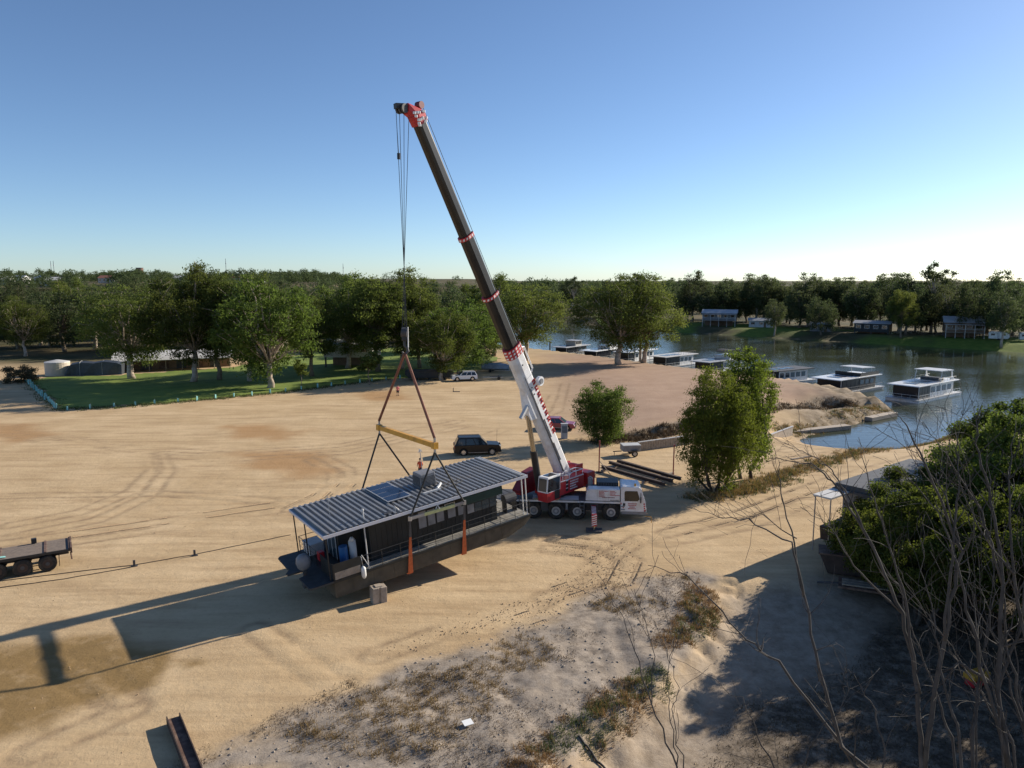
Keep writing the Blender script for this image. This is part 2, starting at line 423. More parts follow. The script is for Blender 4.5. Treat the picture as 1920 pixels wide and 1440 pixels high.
def axis(lo, hi, c0, c1, fine, grow):
    a = list(np.arange(c0, c1, fine)); s = fine; q = c1
    while q < hi: a.append(q); s *= grow; q += s
    a.append(hi); s = fine; q = c0 - fine; b = []
    while q > lo: b.append(q); s *= grow; q -= s
    b.append(lo)
    return np.array(b[::-1] + a)
xs = axis(-4000, 4000, -34, 30, 0.24, 1.028)
ys = axis(-60, 7000, 20, 66, 0.24, 1.02)
gx, gy = np.meshgrid(xs, ys)
X, Y = gx.ravel(), gy.ravel()
Zg = ground_height(X, Y)
trk = np.full(X.shape, 9.0)
sel = (Y < 135) & (np.abs(X) < 75)
td = np.full(sel.sum(), 9.0)
for t in TRACKS:
    dd = seg_dist(X[sel], Y[sel], t, closed=False)
    td = np.minimum(td, np.abs(dd - 0.75))          # two wheel lines per pass
trk[sel] = td
rut = np.exp(-(trk / 0.24) ** 2)
Zg = Zg - 0.035 * rut * (np.abs(X) < 34) * (Y < 66)
nx, ny = len(xs), len(ys)
ii = (np.arange(ny - 1)[:, None] * nx + np.arange(nx - 1)[None, :]).ravel()
quads = np.stack([ii, ii + 1, ii + nx + 1, ii + nx], 1)

def zone_attr(me, name, arrs):
    a = me.color_attributes.new(name, 'FLOAT_COLOR', 'POINT')
    a.data.foreach_set('color', np.stack(arrs, 1).astype(np.float32).ravel())
jit = (fbm(X, Y, 2.5, 21) - 0.47) * 2.0
dgz = sdist(X, Y, GREY) + jit * 1.6
grey = smooth(0.7, -0.9, dgz)
grey = np.maximum(grey, 0.8 * smooth(1.2, -1.2, sdist(X, Y, LOW) + jit))
drv = sdist(X, Y, RIVER)
bankz = smooth(7, 1.5, drv + jit * 2) * (drv > -3)
dpad = sdist(X, Y, PAD)
bankz = np.maximum(bankz, smooth(2.4, 0.6, np.abs(dpad + 0.2 + jit * 0.8)) * smooth(8, 16, X) * (Y < 130))
bankz = np.maximum(bankz, smooth(14, 6, drv + jit * 4) * (drv > 0) * smooth(36, 44, X) * (Y > 92) * (Y < 128))
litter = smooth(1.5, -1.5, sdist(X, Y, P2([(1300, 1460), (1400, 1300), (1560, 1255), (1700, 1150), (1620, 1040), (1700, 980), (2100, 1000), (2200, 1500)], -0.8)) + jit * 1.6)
damp = np.zeros(X.shape)
for q in DAMP: damp = np.maximum(damp, smooth(0.5, -0.8, sdist(X, Y, q) + jit * 1.2))
orange = np.zeros(X.shape)
for q in ORANGE: orange = np.maximum(orange, smooth(2.0, -2.0, sdist(X, Y, q) + jit * 2))
padm = smooth(3, -5, sdist(X, Y, PAD) + jit * 2) * smooth(0, 16, X)
veg = np.clip(smooth(165, 210, Y) * 1.0 + smooth(-75, -100, X) * smooth(150, 175, Y), 0, 1) * np.where(drv > 1.5, 1, 0)
veg = veg * np.where((X > -20) & (X < 60) & (Y < 235) & (drv > 0) & (Y < 200), 0.2, 1)
farlawn = smooth(26, 18, np.abs(drv - 12)) * (Y > 190) * (X > 40) * smooth(0.36, 0.48, fbm(X, Y, 26, 31))
rough_strip = np.exp(-(seg_dist(X, Y, P2([(1420, 915), (1500, 885), (1600, 850), (1720, 832), (1800, 822)], -0.5), False) / 1.6) ** 2)
gm, gnt, gb = new_mat('ground')
def gn(t, **k):
    n = gnt.nodes.new(t)
    for a, b in k.items(): setattr(n, a, b)
    return n
def gmix(f, a, b):
    mx = gn('ShaderNodeMix', data_type='RGBA')
    for s_, v_ in (('Factor', f), ('A', a), ('B', b)):
        if isinstance(v_, tuple): mx.inputs[s_].default_value = (*v_, 1)
        elif isinstance(v_, (int, float)): mx.inputs[s_].default_value = v_
        else: gnt.links.new(v_, mx.inputs[s_])
    return mx.outputs['Result']
geo = gn('ShaderNodeNewGeometry')
def gnoise(sc, det=6, rough=0.6, stretch=None):
    n = gn('ShaderNodeTexNoise'); n.inputs['Scale'].default_value = sc; n.inputs['Detail'].default_value = det; n.inputs['Roughness'].default_value = rough
    if stretch:
        mp = gn('ShaderNodeMapping'); mp.inputs['Scale'].default_value = stretch; mp.inputs['Rotation'].default_value = (0, 0, R(-20))
        gnt.links.new(geo.outputs['Position'], mp.inputs['Vector']); gnt.links.new(mp.outputs[0], n.inputs['Vector'])
    else: gnt.links.new(geo.outputs['Position'], n.inputs['Vector'])
    return n.outputs['Fac']
def gramp(f, p0, p1, a=0.0, b=1.0):
    r = gn('ShaderNodeMapRange'); r.inputs['From Min'].default_value = p0; r.inputs['From Max'].default_value = p1
    r.inputs['To Min'].default_value = a; r.inputs['To Max'].default_value = b; gnt.links.new(f, r.inputs['Value']); return r.outputs['Result']
def gmul(a, b):
    n = gn('ShaderNodeMath', operation='MULTIPLY')
    for i, q in enumerate((a, b)):
        if isinstance(q, (int, float)): n.inputs[i].default_value = q
        else: gnt.links.new(q, n.inputs[i])
    return n.outputs[0]
def gattr(name):
    a = gn('ShaderNodeAttribute', attribute_name=name); sp = gn('ShaderNodeSeparateColor'); gnt.links.new(a.outputs['Color'], sp.inputs[0])
    return sp.outputs[0], sp.outputs[1], sp.outputs[2], a.outputs['Alpha']
z1 = gattr('zone_a'); z2 = gattr('zone_b')
sand = gmix(gramp(gnoise(0.16), 0.36, 0.66), (0.49, 0.35, 0.198), (0.60, 0.445, 0.268))
sand = gmix(gramp(gnoise(0.5, 6, 0.65, (0.25, 1.6, 1)), 0.45, 0.68, 0, 0.8), sand, (0.38, 0.26, 0.145))
sand = gmix(gramp(gnoise(0.35, 5, 0.6, (0.2, 1.4, 1)), 0.58, 0.72, 0, 0.6), sand, (0.58, 0.42, 0.25))      # long drag streaks
sand = gmix(gmul(gramp(gnoise(3.0, 8, 0.75), 0.5, 0.85), 0.6), sand, (0.30, 0.20, 0.12))
sand = gmix(gramp(gnoise(9.0, 6, 0.8), 0.54, 0.74, 0, 0.25), sand, (0.32, 0.22, 0.13))
sand = gmix(gramp(gnoise(12.0, 5, 0.8), 0.56, 0.74, 0, 0.3), sand, (0.64, 0.49, 0.32))
c = gmix(gmul(z2[3], 0.85), sand, gmix(gramp(gnoise(0.3), 0.4, 0.65), (0.33, 0.215, 0.155), (0.385, 0.26, 0.19)))   # pinker yard
c = gmix(gmul(z2[1], 0.75), c, (0.36, 0.20, 0.085))
c = gmix(gmul(z2[0], gramp(gnoise(0.8, 5), 0.35, 0.6, 0.25, 0.85)), c, (0.27, 0.185, 0.11))                                   # wheel tracks
greyc = gmix(gramp(gnoise(1.3, 9, 0.75), 0.36, 0.60), (0.175, 0.142, 0.112), (0.37, 0.31, 0.25))
greyc = gmix(gramp(gnoise(0.45, 5, 0.6), 0.52, 0.66), greyc, (0.355, 0.29, 0.225))
c = gmix(z1[0], c, greyc)
c = gmix(gmul(z1[2], gramp(gnoise(0.9, 6), 0.3, 0.5, 0.55, 0.95)), c, (0.235, 0.150, 0.060))                                   # damp patch
bankc = gmix(gramp(gnoise(0.7, 8, 0.7), 0.42, 0.6), (0.115, 0.09, 0.06), (0.31, 0.25, 0.185))
c = gmix(z1[3], c, bankc)
vegc = gmix(gramp(gnoise(0.05, 6), 0.42, 0.6), (0.055, 0.056, 0.025), (0.135, 0.105, 0.055))
c = gmix(z1[1], c, vegc)
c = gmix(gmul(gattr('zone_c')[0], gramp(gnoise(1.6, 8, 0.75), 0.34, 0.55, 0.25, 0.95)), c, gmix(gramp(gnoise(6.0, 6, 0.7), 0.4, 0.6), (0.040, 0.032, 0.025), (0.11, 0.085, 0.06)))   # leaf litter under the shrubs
c = gmix(z2[2], c, gmix(gramp(gnoise(0.6), 0.35, 0.65), (0.09, 0.14, 0.02), (0.16, 0.20, 0.035)))
gnt.links.new(c, gb.inputs['Base Color'])
gb.inputs['Roughness'].default_value = 0.95; gb.inputs['Specular IOR Level'].default_value = 0.15
bp = gn('ShaderNodeBump'); bp.inputs['Strength'].default_value = 0.5; bp.inputs['Distance'].default_value = 0.10
mxh = gn('ShaderNodeMath', operation='ADD'); gnt.links.new(gnoise(2.2, 9, 0.72), mxh.inputs[0]); gnt.links.new(gmul(gnoise(14.0, 4, 0.7), 0.25), mxh.inputs[1])
gnt.links.new(mxh.outputs[0], bp.inputs['Height']); gnt.links.new(bp.outputs['Normal'], gb.inputs['Normal'])

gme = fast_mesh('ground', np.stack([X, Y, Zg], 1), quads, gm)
gme.polygons.foreach_set('use_smooth', [True] * len(gme.polygons))
zone_attr(gme, 'zone_a', [grey, veg, damp, bankz * 0.8])
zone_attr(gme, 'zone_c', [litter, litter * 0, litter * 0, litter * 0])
zone_attr(gme, 'zone_b', [rut * smooth(0.3, 0.5, fbm(X, Y, 5, 40)), np.maximum(orange, rough_strip * 0.3), farlawn, padm])
ground = bpy.data.objects.new('ground', gme); col.objects.link(ground); struct(ground)

# ------------------------------------------------------------------ river
wm, wnt, wb = new_mat('water')
wb.inputs['Base Color'].default_value = (0.050, 0.058, 0.034, 1); wb.inputs['Roughness'].default_value = 0.045
wb.inputs['IOR'].default_value = 1.33; wb.inputs['Specular IOR Level'].default_value = 0.5
wgeo = wnt.nodes.new('ShaderNodeNewGeometry')
wmp = wnt.nodes.new('ShaderNodeMapping'); wmp.inputs['Scale'].default_value = (0.5, 1.0, 1); wmp.inputs['Rotation'].default_value = (0, 0, R(30))
wnt.links.new(wgeo.outputs['Position'], wmp.inputs['Vector'])
hs_ = []
for sc, wt in ((0.9, 0.7), (3.2, 0.3)):
    n = wnt.nodes.new('ShaderNodeTexNoise'); n.inputs['Scale'].default_value = sc; n.inputs['Detail'].default_value = 3
    wnt.links.new(wmp.outputs[0], n.inputs['Vector'])
    q = wnt.nodes.new('ShaderNodeMath'); q.operation = 'MULTIPLY'; q.inputs[1].default_value = wt; wnt.links.new(n.outputs['Fac'], q.inputs[0]); hs_.append(q)
# breeze patches: calmer and rougher water
pn = wnt.nodes.new('ShaderNodeTexNoise'); pn.inputs['Scale'].default_value = 0.022; pn.inputs['Detail'].default_value = 4
wnt.links.new(wmp.outputs[0], pn.inputs['Vector'])
pr = wnt.nodes.new('ShaderNodeMapRange'); pr.inputs['From Min'].default_value = 0.40; pr.inputs['From Max'].default_value = 0.62
pr.inputs['To Min'].default_value = 0.22; pr.inputs['To Max'].default_value = 0.85; wnt.links.new(pn.outputs['Fac'], pr.inputs['Value'])
ad = wnt.nodes.new('ShaderNodeMath'); ad.operation = 'ADD'; wnt.links.new(hs_[0].outputs[0], ad.inputs[0]); wnt.links.new(hs_[1].outputs[0], ad.inputs[1])
wbp = wnt.nodes.new('ShaderNodeBump'); wbp.inputs['Distance'].default_value = 0.16
wnt.links.new(pr.outputs['Result'], wbp.inputs['Strength']); wnt.links.new(ad.outputs[0], wbp.inputs['Height']); wnt.links.new(wbp.outputs['Normal'], wb.inputs['Normal'])
mbw = MB(); mbw.quad((-400, 60, WATER), (700, 40, WATER), (700, 950, WATER), (-400, 950, WATER))
river = mbw.build('river', wm); struct(river)

# ------------------------------------------------------------------ lawn with its own edge
lm, lnt, lb = new_mat('lawn')
lg = lnt.nodes.new('ShaderNodeNewGeometry'); ln = lnt.nodes.new('ShaderNodeTexNoise'); ln.inputs['Scale'].default_value = 0.35; ln.inputs['Detail'].default_value = 7
lnt.links.new(lg.outputs['Position'], ln.inputs['Vector'])
lr = lnt.nodes.new('ShaderNodeValToRGB'); lr.color_ramp.elements[0].position = 0.3; lr.color_ramp.elements[1].position = 0.7
lr.color_ramp.elements[0].color = (0.105, 0.165, 0.016, 1); lr.color_ramp.elements[1].color = (0.185, 0.235, 0.03, 1)
lnt.links.new(ln.outputs['Fac'], lr.inputs['Fac']); lnt.links.new(lr.outputs['Color'], lb.inputs['Base Color']); lb.inputs['Roughness'].default_value = 0.9
lx = np.arange(-98, 4, 0.9); ly = np.arange(100, 205, 0.9)
lgx, lgy = np.meshgrid(lx, ly); lz = ground_height(lgx.ravel(), lgy.ravel()) + 0.03 + 0.05 * vnoise(lgx.ravel(), lgy.ravel(), 1.5, 4)
keep = sdist(lgx.ravel(), lgy.ravel(), LAWN) + (fbm(lgx.ravel(), lgy.ravel(), 3, 9) - 0.47) * 2.5 < 0
li = (np.arange(len(ly) - 1)[:, None] * len(lx) + np.arange(len(lx) - 1)[None, :]).ravel()
lq = np.stack([li, li + 1, li + len(lx) + 1, li + len(lx)], 1)
lq = lq[keep[lq].all(1)]
lawn = bpy.data.objects.new('lawn', fast_mesh('lawn', np.stack([lgx.ravel(), lgy.ravel(), lz], 1), lq, lm)); col.objects.link(lawn); struct(lawn)
# ------------------------------------------------------------------ the houseboat hanging from the crane
BO = Vector((-10.409, 39.304, 4.405))          # near stern corner of the roof
BU = Vector((0.81316, 0.57409, 0.09582)); BV = Vector((-0.57792, 0.81594, 0.01587)); BW = BU.cross(BV)
BM = Matrix(((BU.x, BV.x, BW.x, BO.x), (BU.y, BV.y, BW.y, BO.y), (BU.z, BV.z, BW.z, BO.z), (0, 0, 0, 1)))
BL, BWD = 13.98, 5.645
boat = thing('houseboat', 'dark houseboat with striped corrugated roof hanging in slings from the crane', 'houseboat')
base = BM @ Vector((7, 2.8, -3.85))
boat.matrix_world = Matrix.Translation(base - BO) @ BM
TB = Matrix.Translation((-7, -2.8, 3.85))      # roof-corner frame -> frame of the Empty
def bm_(): return MB(TB)
DK = -2.75
# hull: flat steel pontoon with raked bow
h = bm_()
prof = [(0.3, -3.85), (12.3, -3.85), (13.6, -3.45), (14.15, -2.98), (14.15, -2.9), (0.3, -2.9)]
h.prism(prof, (0, 0.12, 0), (1, 0, 0), (0, 0, 1), (0, 5.4, 0))
hull = h.build('hull', 'hull', boat, bevel=0.03)
for i in range(9):                              # weld seams standing proud
    bm_().b2(1.4 + i * 1.3, 1.43 + i * 1.3, 0.105, 0.122, -3.83, -2.92).build('seam', 'hull', hull)
d = bm_(); d.b2(0.25, 14.15, 0.0, 5.645, -2.9, DK); deck = d.build('deck', 'boat_dark', boat)
bm_().b2(0.3, 14.1, 0.06, 0.88, DK, DK + 0.012).build('walkway', 'deck', deck)
bm_().b2(12.05, 14.1, 0.9, 5.6, DK, DK + 0.014).build('foredeck', 'deck', deck)
# swim platform with a cut-out for the outboard
p = bm_()
p.prism([(0.25, 0.02), (-1.05, 0.02), (-1.15, 0.12), (-1.12, 1.85), (-0.55, 2.0), (-0.55, 2.6), (0.25, 2.6)], (0, 0, -2.86), (1, 0, 0), (0, 1, 0), (0, 0, 0.1))
p.prism([(0.25, 2.6), (-0.55, 2.6), (-0.75, 2.7), (-1.45, 2.75), (-1.5, 3.0), (-1.22, 3.35), (-1.15, 5.5), (-0.95, 5.7), (0.25, 5.62)], (0, 0, -2.862), (1, 0, 0), (0, 1, 0), (0, 0, 0.1))
p.build('swim_platform', 'platform', boat)
# cabin
c = bm_(); c.b2(3.0, 12.03, 0.9, 4.85, DK + 0.01, -0.14); cabin = c.build('cabin', 'boat_dark', boat)
c = bm_(); c.b2(1.55, 3.0, 2.2, 4.8, DK + 0.012, -0.16); c.build('aft_cabin', 'boat_dark', boat)
for i in range(26):                             # vertical cladding ribs on the near wall
    bm_().b2(3.1 + i * 0.34, 3.14 + i * 0.34, 0.88, 0.9, DK + 0.02, -0.75).build('cladding_rib', 'boat_dark', cabin)
for x0, x1, z0, z1 in ((6.28, 6.8, -1.68, -0.62), (6.92, 7.42, -1.66, -0.66), (7.55, 8.05, -1.64, -0.7), (8.35, 8.9, -1.6, -0.9), (9.1, 9.55, -1.62, -0.95)):
    fr = bm_(); fr.b2(x0 - 0.05, x1 + 0.05, 0.872, 0.9, z0 - 0.05, z1 + 0.05); f = fr.build('window', 'black_metal', boat)
    bm_().b2(x0, x1, 0.862, 0.874, z0, z1).build('pane', 'mid_grey', f)
for i in range(4):
    x0 = 9.78 + i * 0.57
    fr = bm_(); fr.b2(x0 - 0.03, x0 + 0.54, 0.872, 0.9, -1.76, -1.1); f = fr.build('window', 'black_metal', boat)
    bm_().b2(x0, x0 + 0.51, 0.862, 0.874, -1.72, -1.14).build('pane', 'glass_blue' if i else 'mid_grey', f)
a = bm_(); a.prism([(0, 0), (0, -0.52), (0.1, -0.56), (0.1, 0)], (8.95, 0.02, -0.2), (0, 1, 0), (0, 0, 1), (3.05, 0, 0)); a.build('awning', 'boat_green', boat)
s = bm_(); s.b2(8.13, 8.88, 0.80, 0.83, -0.97, -0.6); sg = s.build('name_board', 'light_grey', boat); sg['label'] = 'small framed green name board'
bm_().b2(8.19, 8.82, 0.79, 0.803, -0.92, -0.65).build('board_face', 'boat_green', sg)
# sliding doors facing the stern
dr = bm_(); dr.b2(1.50, 1.55, 2.45, 4.5, DK + 0.02, -0.5); door = dr.build('sliding_door', 'black_metal', boat)
for k in range(3): bm_().b2(1.485, 1.502, 2.52 + k * 0.67, 3.1 + k * 0.67, DK + 0.1, -0.58).build('pane', 'glass_blue', door)
for k in range(4): bm_().b2(1.47, 1.5, 2.44 + k * 0.67, 2.5 + k * 0.67, DK + 0.05, -0.52).build('mullion', 'light_grey', door)
# corrugated roof: sheets with square ribs across the boat
rib = bm_()
pitch = 0.35
zlo, zhi = 0.0, 0.125
ribs = []
nr = int(BL / pitch)
poly = []
for i in range(nr):
    x = i * pitch
    poly += [(x, zlo), (x + 0.19, zlo), (x + 0.205, zhi), (x + 0.335, zhi)]
poly += [(BL, zlo)]
under = [(BL, -0.03), (0, -0.03)]
roof_bm = bm_()
# strip mesh instead of one n-gon
vs = []
for (x, z_) in poly: vs += [(x, 0, z_), (x, BWD, z_)]
fs = [(2 * i, 2 * i + 2, 2 * i + 3, 2 * i + 1) for i in range(len(poly) - 1)]
n0 = len(vs)
for (x, z_) in poly: vs += [(x, 0, z_ - 0.012), (x, BWD, z_ - 0.012)]
fs += [(n0 + 2 * i + 1, n0 + 2 * i + 3, n0 + 2 * i + 2, n0 + 2 * i) for i in range(len(poly) - 1)]
for i in range(len(poly) - 1):
    fs += [(2 * i, n0 + 2 * i, n0 + 2 * i + 2, 2 * i + 2), (2 * i + 1, 2 * i + 3, n0 + 2 * i + 3, n0 + 2 * i + 1)]
roof_bm._add(vs, fs); roof = roof_bm.build('roof', 'roof_sheet', boat)
for y0, y1, x0, x1 in ((-0.05, 0.0, -0.05, BL + 0.05), (BWD, BWD + 0.05, -0.05, BL + 0.05)):
    bm_().b2(x0, x1, y0, y1, -0.13, 0.05).build('fascia', 'fascia', roof)
for x0 in (-0.05, BL): bm_().b2(x0, x0 + 0.05, 0, BWD, -0.12, 0.03).build('fascia', 'fascia', roof)
for k in range(15): bm_().b2(0.4 + k * 0.94, 0.45 + k * 0.94, 0.05, BWD - 0.05, -0.10, -0.02).build('rafter', 'dark_grey', roof)
# posts
for (x, y, m_) in ((0.12, 5.45, 'black_metal'), (0.12, 3.55, 'black_metal'), (0.14, 0.2, 'black_metal'), (2.42, 0.08, 'light_grey'), (13.9, 0.1, 'white_paint'), (13.75, 0.32, 'white_paint'), (13.9, 5.5, 'white_paint'), (13.0, 5.5, 'black_metal')):
    bm_().cyl((x, y, DK), (x, y, -0.05), 0.04, n=8).build('post', m_, boat)
# railings: near side, stern, bow
def rail(pts, gap=1.15):
    r_ = bm_()
    for zz in (-1.82, -2.12, -2.42): r_.tube([(x, y, zz) for x, y in pts], 0.02 if zz > -1.9 else 0.011, 5)
    o = r_.build('railing', 'black_metal', boat)
    for (xa, ya), (xb, yb) in zip(pts[:-1], pts[1:]):
        L_ = math.hypot(xb - xa, yb - ya); n = max(1, round(L_ / gap))
        for i in range(n + 1):
            t = i / n; bm_().cyl((xa + (xb - xa) * t, ya + (yb - ya) * t, DK), (xa + (xb - xa) * t, ya + (yb - ya) * t, -1.80), 0.018, n=6).build('railing_post', 'black_metal', o)
rail([(2.1, 0.05), (14.08, 0.05)], 1.2)
rail([(14.1, 0.1), (14.1, 5.55)])
rail([(14.0, 5.6), (0.3, 5.6)], 1.6)
rail([(0.3, 5.55), (0.3, 2.75)], 0.9)
g = bm_(); g.b2(0.26, 0.31, 0.05, 1.9, DK, -1.75); g.b2(0.31, 2.05, 0.03, 0.06, DK, -1.78); g.build('stern_screen', 'boat_dark', boat)
bm_().tube([(2.05, 0.05, -1.75), (2.5, 0.05, -2.7)], 0.025, 6).build('rail_brace', 'light_grey', boat)
# stern gear
o = bm_()
o.loft([[Vector((-0.62 + sx * a, 2.3 + sy * b_, z_)) for sx, sy in ((-1, -.6), (-.6, -1), (.6, -1), (1, -.6), (1, .6), (.6, 1), (-.6, 1), (-1, .6))] for a, b_, z_ in ((0.16, 0.16, -2.55), (0.34, 0.27, -2.4), (0.40, 0.30, -2.1), (0.36, 0.27, -1.8), (0.2, 0.16, -1.62))])
ob = o.build('outboard_motor', 'mid_grey', boat, smooth=True)
bm_().b2(-0.72, -0.5, 2.22, 2.38, -3.55, -2.5).build('leg', 'dark_grey', ob)
bm_().cyl((-0.8, 2.3, -3.5), (-0.5, 2.3, -3.5), 0.2, n=10).build('propeller', 'dark_grey', ob)
q = bm_(); q.b2(0.45, 1.35, 4.3, 5.4, DK, -2.15); cb = q.build('deck_box', 'light_grey', boat); cb['label'] = 'pale storage chest with lid on the stern'
bm_().b2(0.42, 1.38, 4.27, 5.43, -2.15, -2.06).build('lid', 'light_grey', cb)
q = bm_(); q.cyl((2.0, 1.15, DK), (2.0, 1.15, -1.2), 0.22, n=14); q.cyl((2.0, 1.15, -1.2), (2.0, 1.15, -0.98), 0.2, 0.08, n=14); q.build('gas_bottle', 'light_grey', boat, smooth=True)
q = bm_(); q.cyl((1.45, 1.25, DK), (1.45, 1.25, -1.4), 0.26, n=14); q.build('barrel', 'blue_plastic', boat)
q = bm_(); q.b2(0.75, 1.15, 0.35, 0.7, DK, -2.3); q.cyl((0.85, 0.52, -2.3), (0.85, 0.52, -2.22), 0.06, n=8); q.build('fuel_tank', 'red_plastic', boat, bevel=0.04)
q = bm_(); q.b2(0.6, 0.95, 3.1, 3.5, DK, -2.2); q.build('fuel_can', 'red_plastic', boat, bevel=0.04)
q = bm_(); q.b2(0.35, 1.9, 0.02, 0.06, -2.72, -2.3); q.build('side_board', 'timber_grey', boat)
q = bm_(); q.tube([(2.0, -0.10, -2.35), (2.0, -0.12, -2.42), (2.0, -0.13, -2.5), (2.0, -0.13, -2.95), (2.0, -0.12, -3.08), (2.0, -0.11, -3.14)], [0.03, 0.09, 0.14, 0.14, 0.09, 0.03], 10)
q.tube([(2.0, 0.02, -1.8), (2.0, -0.1, -2.36)], 0.012, 4); q.build('fender', 'white_paint', boat, smooth=True)
# bow gear: barbecue, table
q = bm_(); q.b2(13.0, 13.9, 1.2, 1.8, -2.0, -1.85)
q.loft([[Vector((13.0 + dx, 1.5 + 0.33 * math.cos(t), -1.85 + 0.38 * max(0, math.sin(t)))) for t in [math.pi * k / 8 for k in range(9)]] for dx in (0, 0.9)])
bq = q.build('barbecue', 'dark_grey', boat)
for x in (13.05, 13.85): bm_().b2(x - 0.03, x + 0.03, 1.25, 1.75, DK, -2.0).build('leg', 'black_metal', bq)
q = bm_()
for k in range(6): q.b2(12.3, 13.0, 2.2 + k * 0.27, 2.44 + k * 0.27, -2.05, -2.01)
q.b2(12.6, 12.7, 2.3, 3.7, DK, -2.05); q.build('slat_table', 'light_grey', boat)
q = bm_(); q.b2(13.2, 13.7, 3.4, 4.6, DK, -2.2); q.b2(13.2, 13.3, 3.4, 4.6, -2.2, -1.8); q.build('bench', 'black_metal', boat)
# on the roof: tilted solar array, air conditioner, aerials
q = bm_(); q.beam((4.83, 3.55, 0.20), (6.42, 3.55, 0.20), 3.38, 0.05); arr = q.build('solar_array', 'light_grey', boat)
for k in range(4):
    for j in range(1):
        y0 = 1.91 + k * 0.83
        bm_().b2(4.88, 6.38, y0, y0 + 0.79, 0.222, 0.232).build('solar_panel', 'solar', arr)
for x in (4.95, 6.3):
    for y in (2.0, 5.1): bm_().b2(x - 0.03, x + 0.03, y - 0.03, y + 0.03, 0.05, 0.18).build('bracket', 'light_grey', arr)
q = bm_(); q.box((8.2, 3.35, 0.53), (1.15, 1.15, 0.85), taper=0.93); ac = q.build('air_conditioner', 'mid_grey', boat, bevel=0.05)
for k in range(7): bm_().b2(7.68, 8.72, 2.745, 2.765, 0.18 + k * 0.09, 0.22 + k * 0.09).build('louvre', 'dark_grey', ac)
for k in range(7): bm_().b2(7.6, 7.625, 2.85, 3.85, 0.18 + k * 0.09, 0.22 + k * 0.09).build('louvre', 'dark_grey', ac)
q = bm_(); q.b2(7.2, 8.45, 1.62, 1.78, 0.09, 0.19); q.tube([(8.3, 1.9, 0.16), (8.6, 2.1, 0.22), (8.9, 2.5, 0.18)], 0.09, 8); q.build('roof_conduit', 'light_grey', boat)
q = bm_(); q.tube([(8.5, 1.7, 0.14), (10.2, 1.9, 0.14)], 0.03, 5); q.tube([(8.5, 2.2, 0.14), (10.3, 2.4, 0.14)], 0.03, 5); q.build('roof_pipe', 'dark_grey', boat)
q = bm_(); q.cyl((2.69, 0.68, 0.05), (2.69, 0.68, 0.62), 0.05, n=8); q.cyl((2.69, 0.68, 0.62), (2.69, 0.68, 0.7), 0.09, 0.06, n=8); q.build('flue', 'light_grey', boat)
q = bm_(); q.cyl((1.4, 2.6, 0.05), (1.4, 2.6, 1.35), 0.015, n=5)
for k in range(4): q.tube([(1.25, 2.6, 1.0 + k * 0.1), (1.55, 2.6, 1.0 + k * 0.1)], 0.008, 4)
q.build('roof_aerial', 'light_grey', boat)
q = bm_(); q.cyl((4.6, 0.4, 0.05), (4.6, 0.4, 0.45), 0.02, n=5); q.tube([(4.45, 0.4, 0.12), (4.6, 0.4, 0.4), (4.85, 0.4, 0.12)], 0.015, 4)
q.tube([(4.6, 0.4, 0.3), (4.25, 0.75, 0.5)], 0.015, 4); q.build('roof_bracket', 'white_paint', boat)
bm_().b2(3.85, 4.35, 0.25, 0.55, 0.09, 0.16).build('roof_box', 'dark_grey', boat)
q = bm_(); q.cyl((9.3, 5.62, -1.0), (9.25, 5.66, 1.75), 0.022, n=5)
for k in range(7): q.tube([(9.05 + 0.02 * k, 5.62, 1.55 + 0.03 * k), (9.45 - 0.02 * k, 5.7, 1.55 + 0.03 * k)], 0.01, 4)
q.tube([(9.25, 5.3, 1.6), (9.25, 6.0, 1.75)], 0.012, 4); q.build('tv_aerial', 'light_grey', boat)

# ------------------------------------------------------------------ rigging
def bw(x, y, z_): return BM @ Vector((x, y, z_))
apex = at_y(759, 662, 45.25)
hook = thing('hook_block', 'dark crane hook block with pale side plate above the sling peak', 'hook block', apex + Vector((0, 0, 0)))
q = MB(); q.b2(-0.16, 0.16, -0.13, 0.13, 0.75, 1.5); q.build('block', 'black_metal', hook, bevel=0.05)
q = MB(); q.cyl((-0.18, 0, 1.3), (0.18, 0, 1.25), 0.3, n=16); q.build('sheave', 'dark_grey', hook)
q = MB(); q.b2(0.185, 0.24, -0.08, 0.08, 0.35, 1.6); q.build('side_plate', 'light_grey', hook)
q = MB(); q.tube([(0, 0, 0.8), (0, 0, 0.45), (0.16, 0, 0.3), (0.2, 0, 0.12), (0.08, 0, -0.04), (-0.1, 0, -0.02), (-0.16, 0, 0.1)], [0.09, 0.08, 0.08, 0.09, 0.09, 0.07, 0.04], 8); q.build('hook', 'dark_grey', hook)
nb = at_y(815, 840, 42.55); fb = at_y(711, 797, 47.95)
fb.z = nb.z = (fb.z + nb.z) / 2
beam = thing('spreader_beam', 'yellow steel spreader beam hanging across above the houseboat', 'spreader beam', (nb + fb) / 2, math.atan2((nb - fb).y, (nb - fb).x))
Lb = (nb - fb).length
q = MB(); q.b2(-Lb / 2, Lb / 2 - 0.1, -0.11, 0.11, -0.145, 0.145); q.build('beam', 'yellow', beam)
for s_ in (-1, 1):
    q = MB(); q.b2(s_ * Lb / 2 - 0.18, s_ * Lb / 2 + 0.18, -0.15, 0.15, -0.19, 0.19); e_ = q.build('end_block', 'yellow', beam)
    MB().b2(s_ * Lb / 2 - 0.06, s_ * Lb / 2 + 0.06, -0.04, 0.04, 0.19, 0.47).build('lug', 'steel', e_)
    MB().b2(s_ * Lb / 2 - 0.06, s_ * Lb / 2 + 0.06, -0.04, 0.04, -0.44, -0.19).build('lug', 'steel', e_)
def sling(name, label, pts, r, m_, parts=None, group='lifting slings'):
    o = MB().tube(pts, r, 7).build(name, m_); tag(o, label, 'sling', group); return o
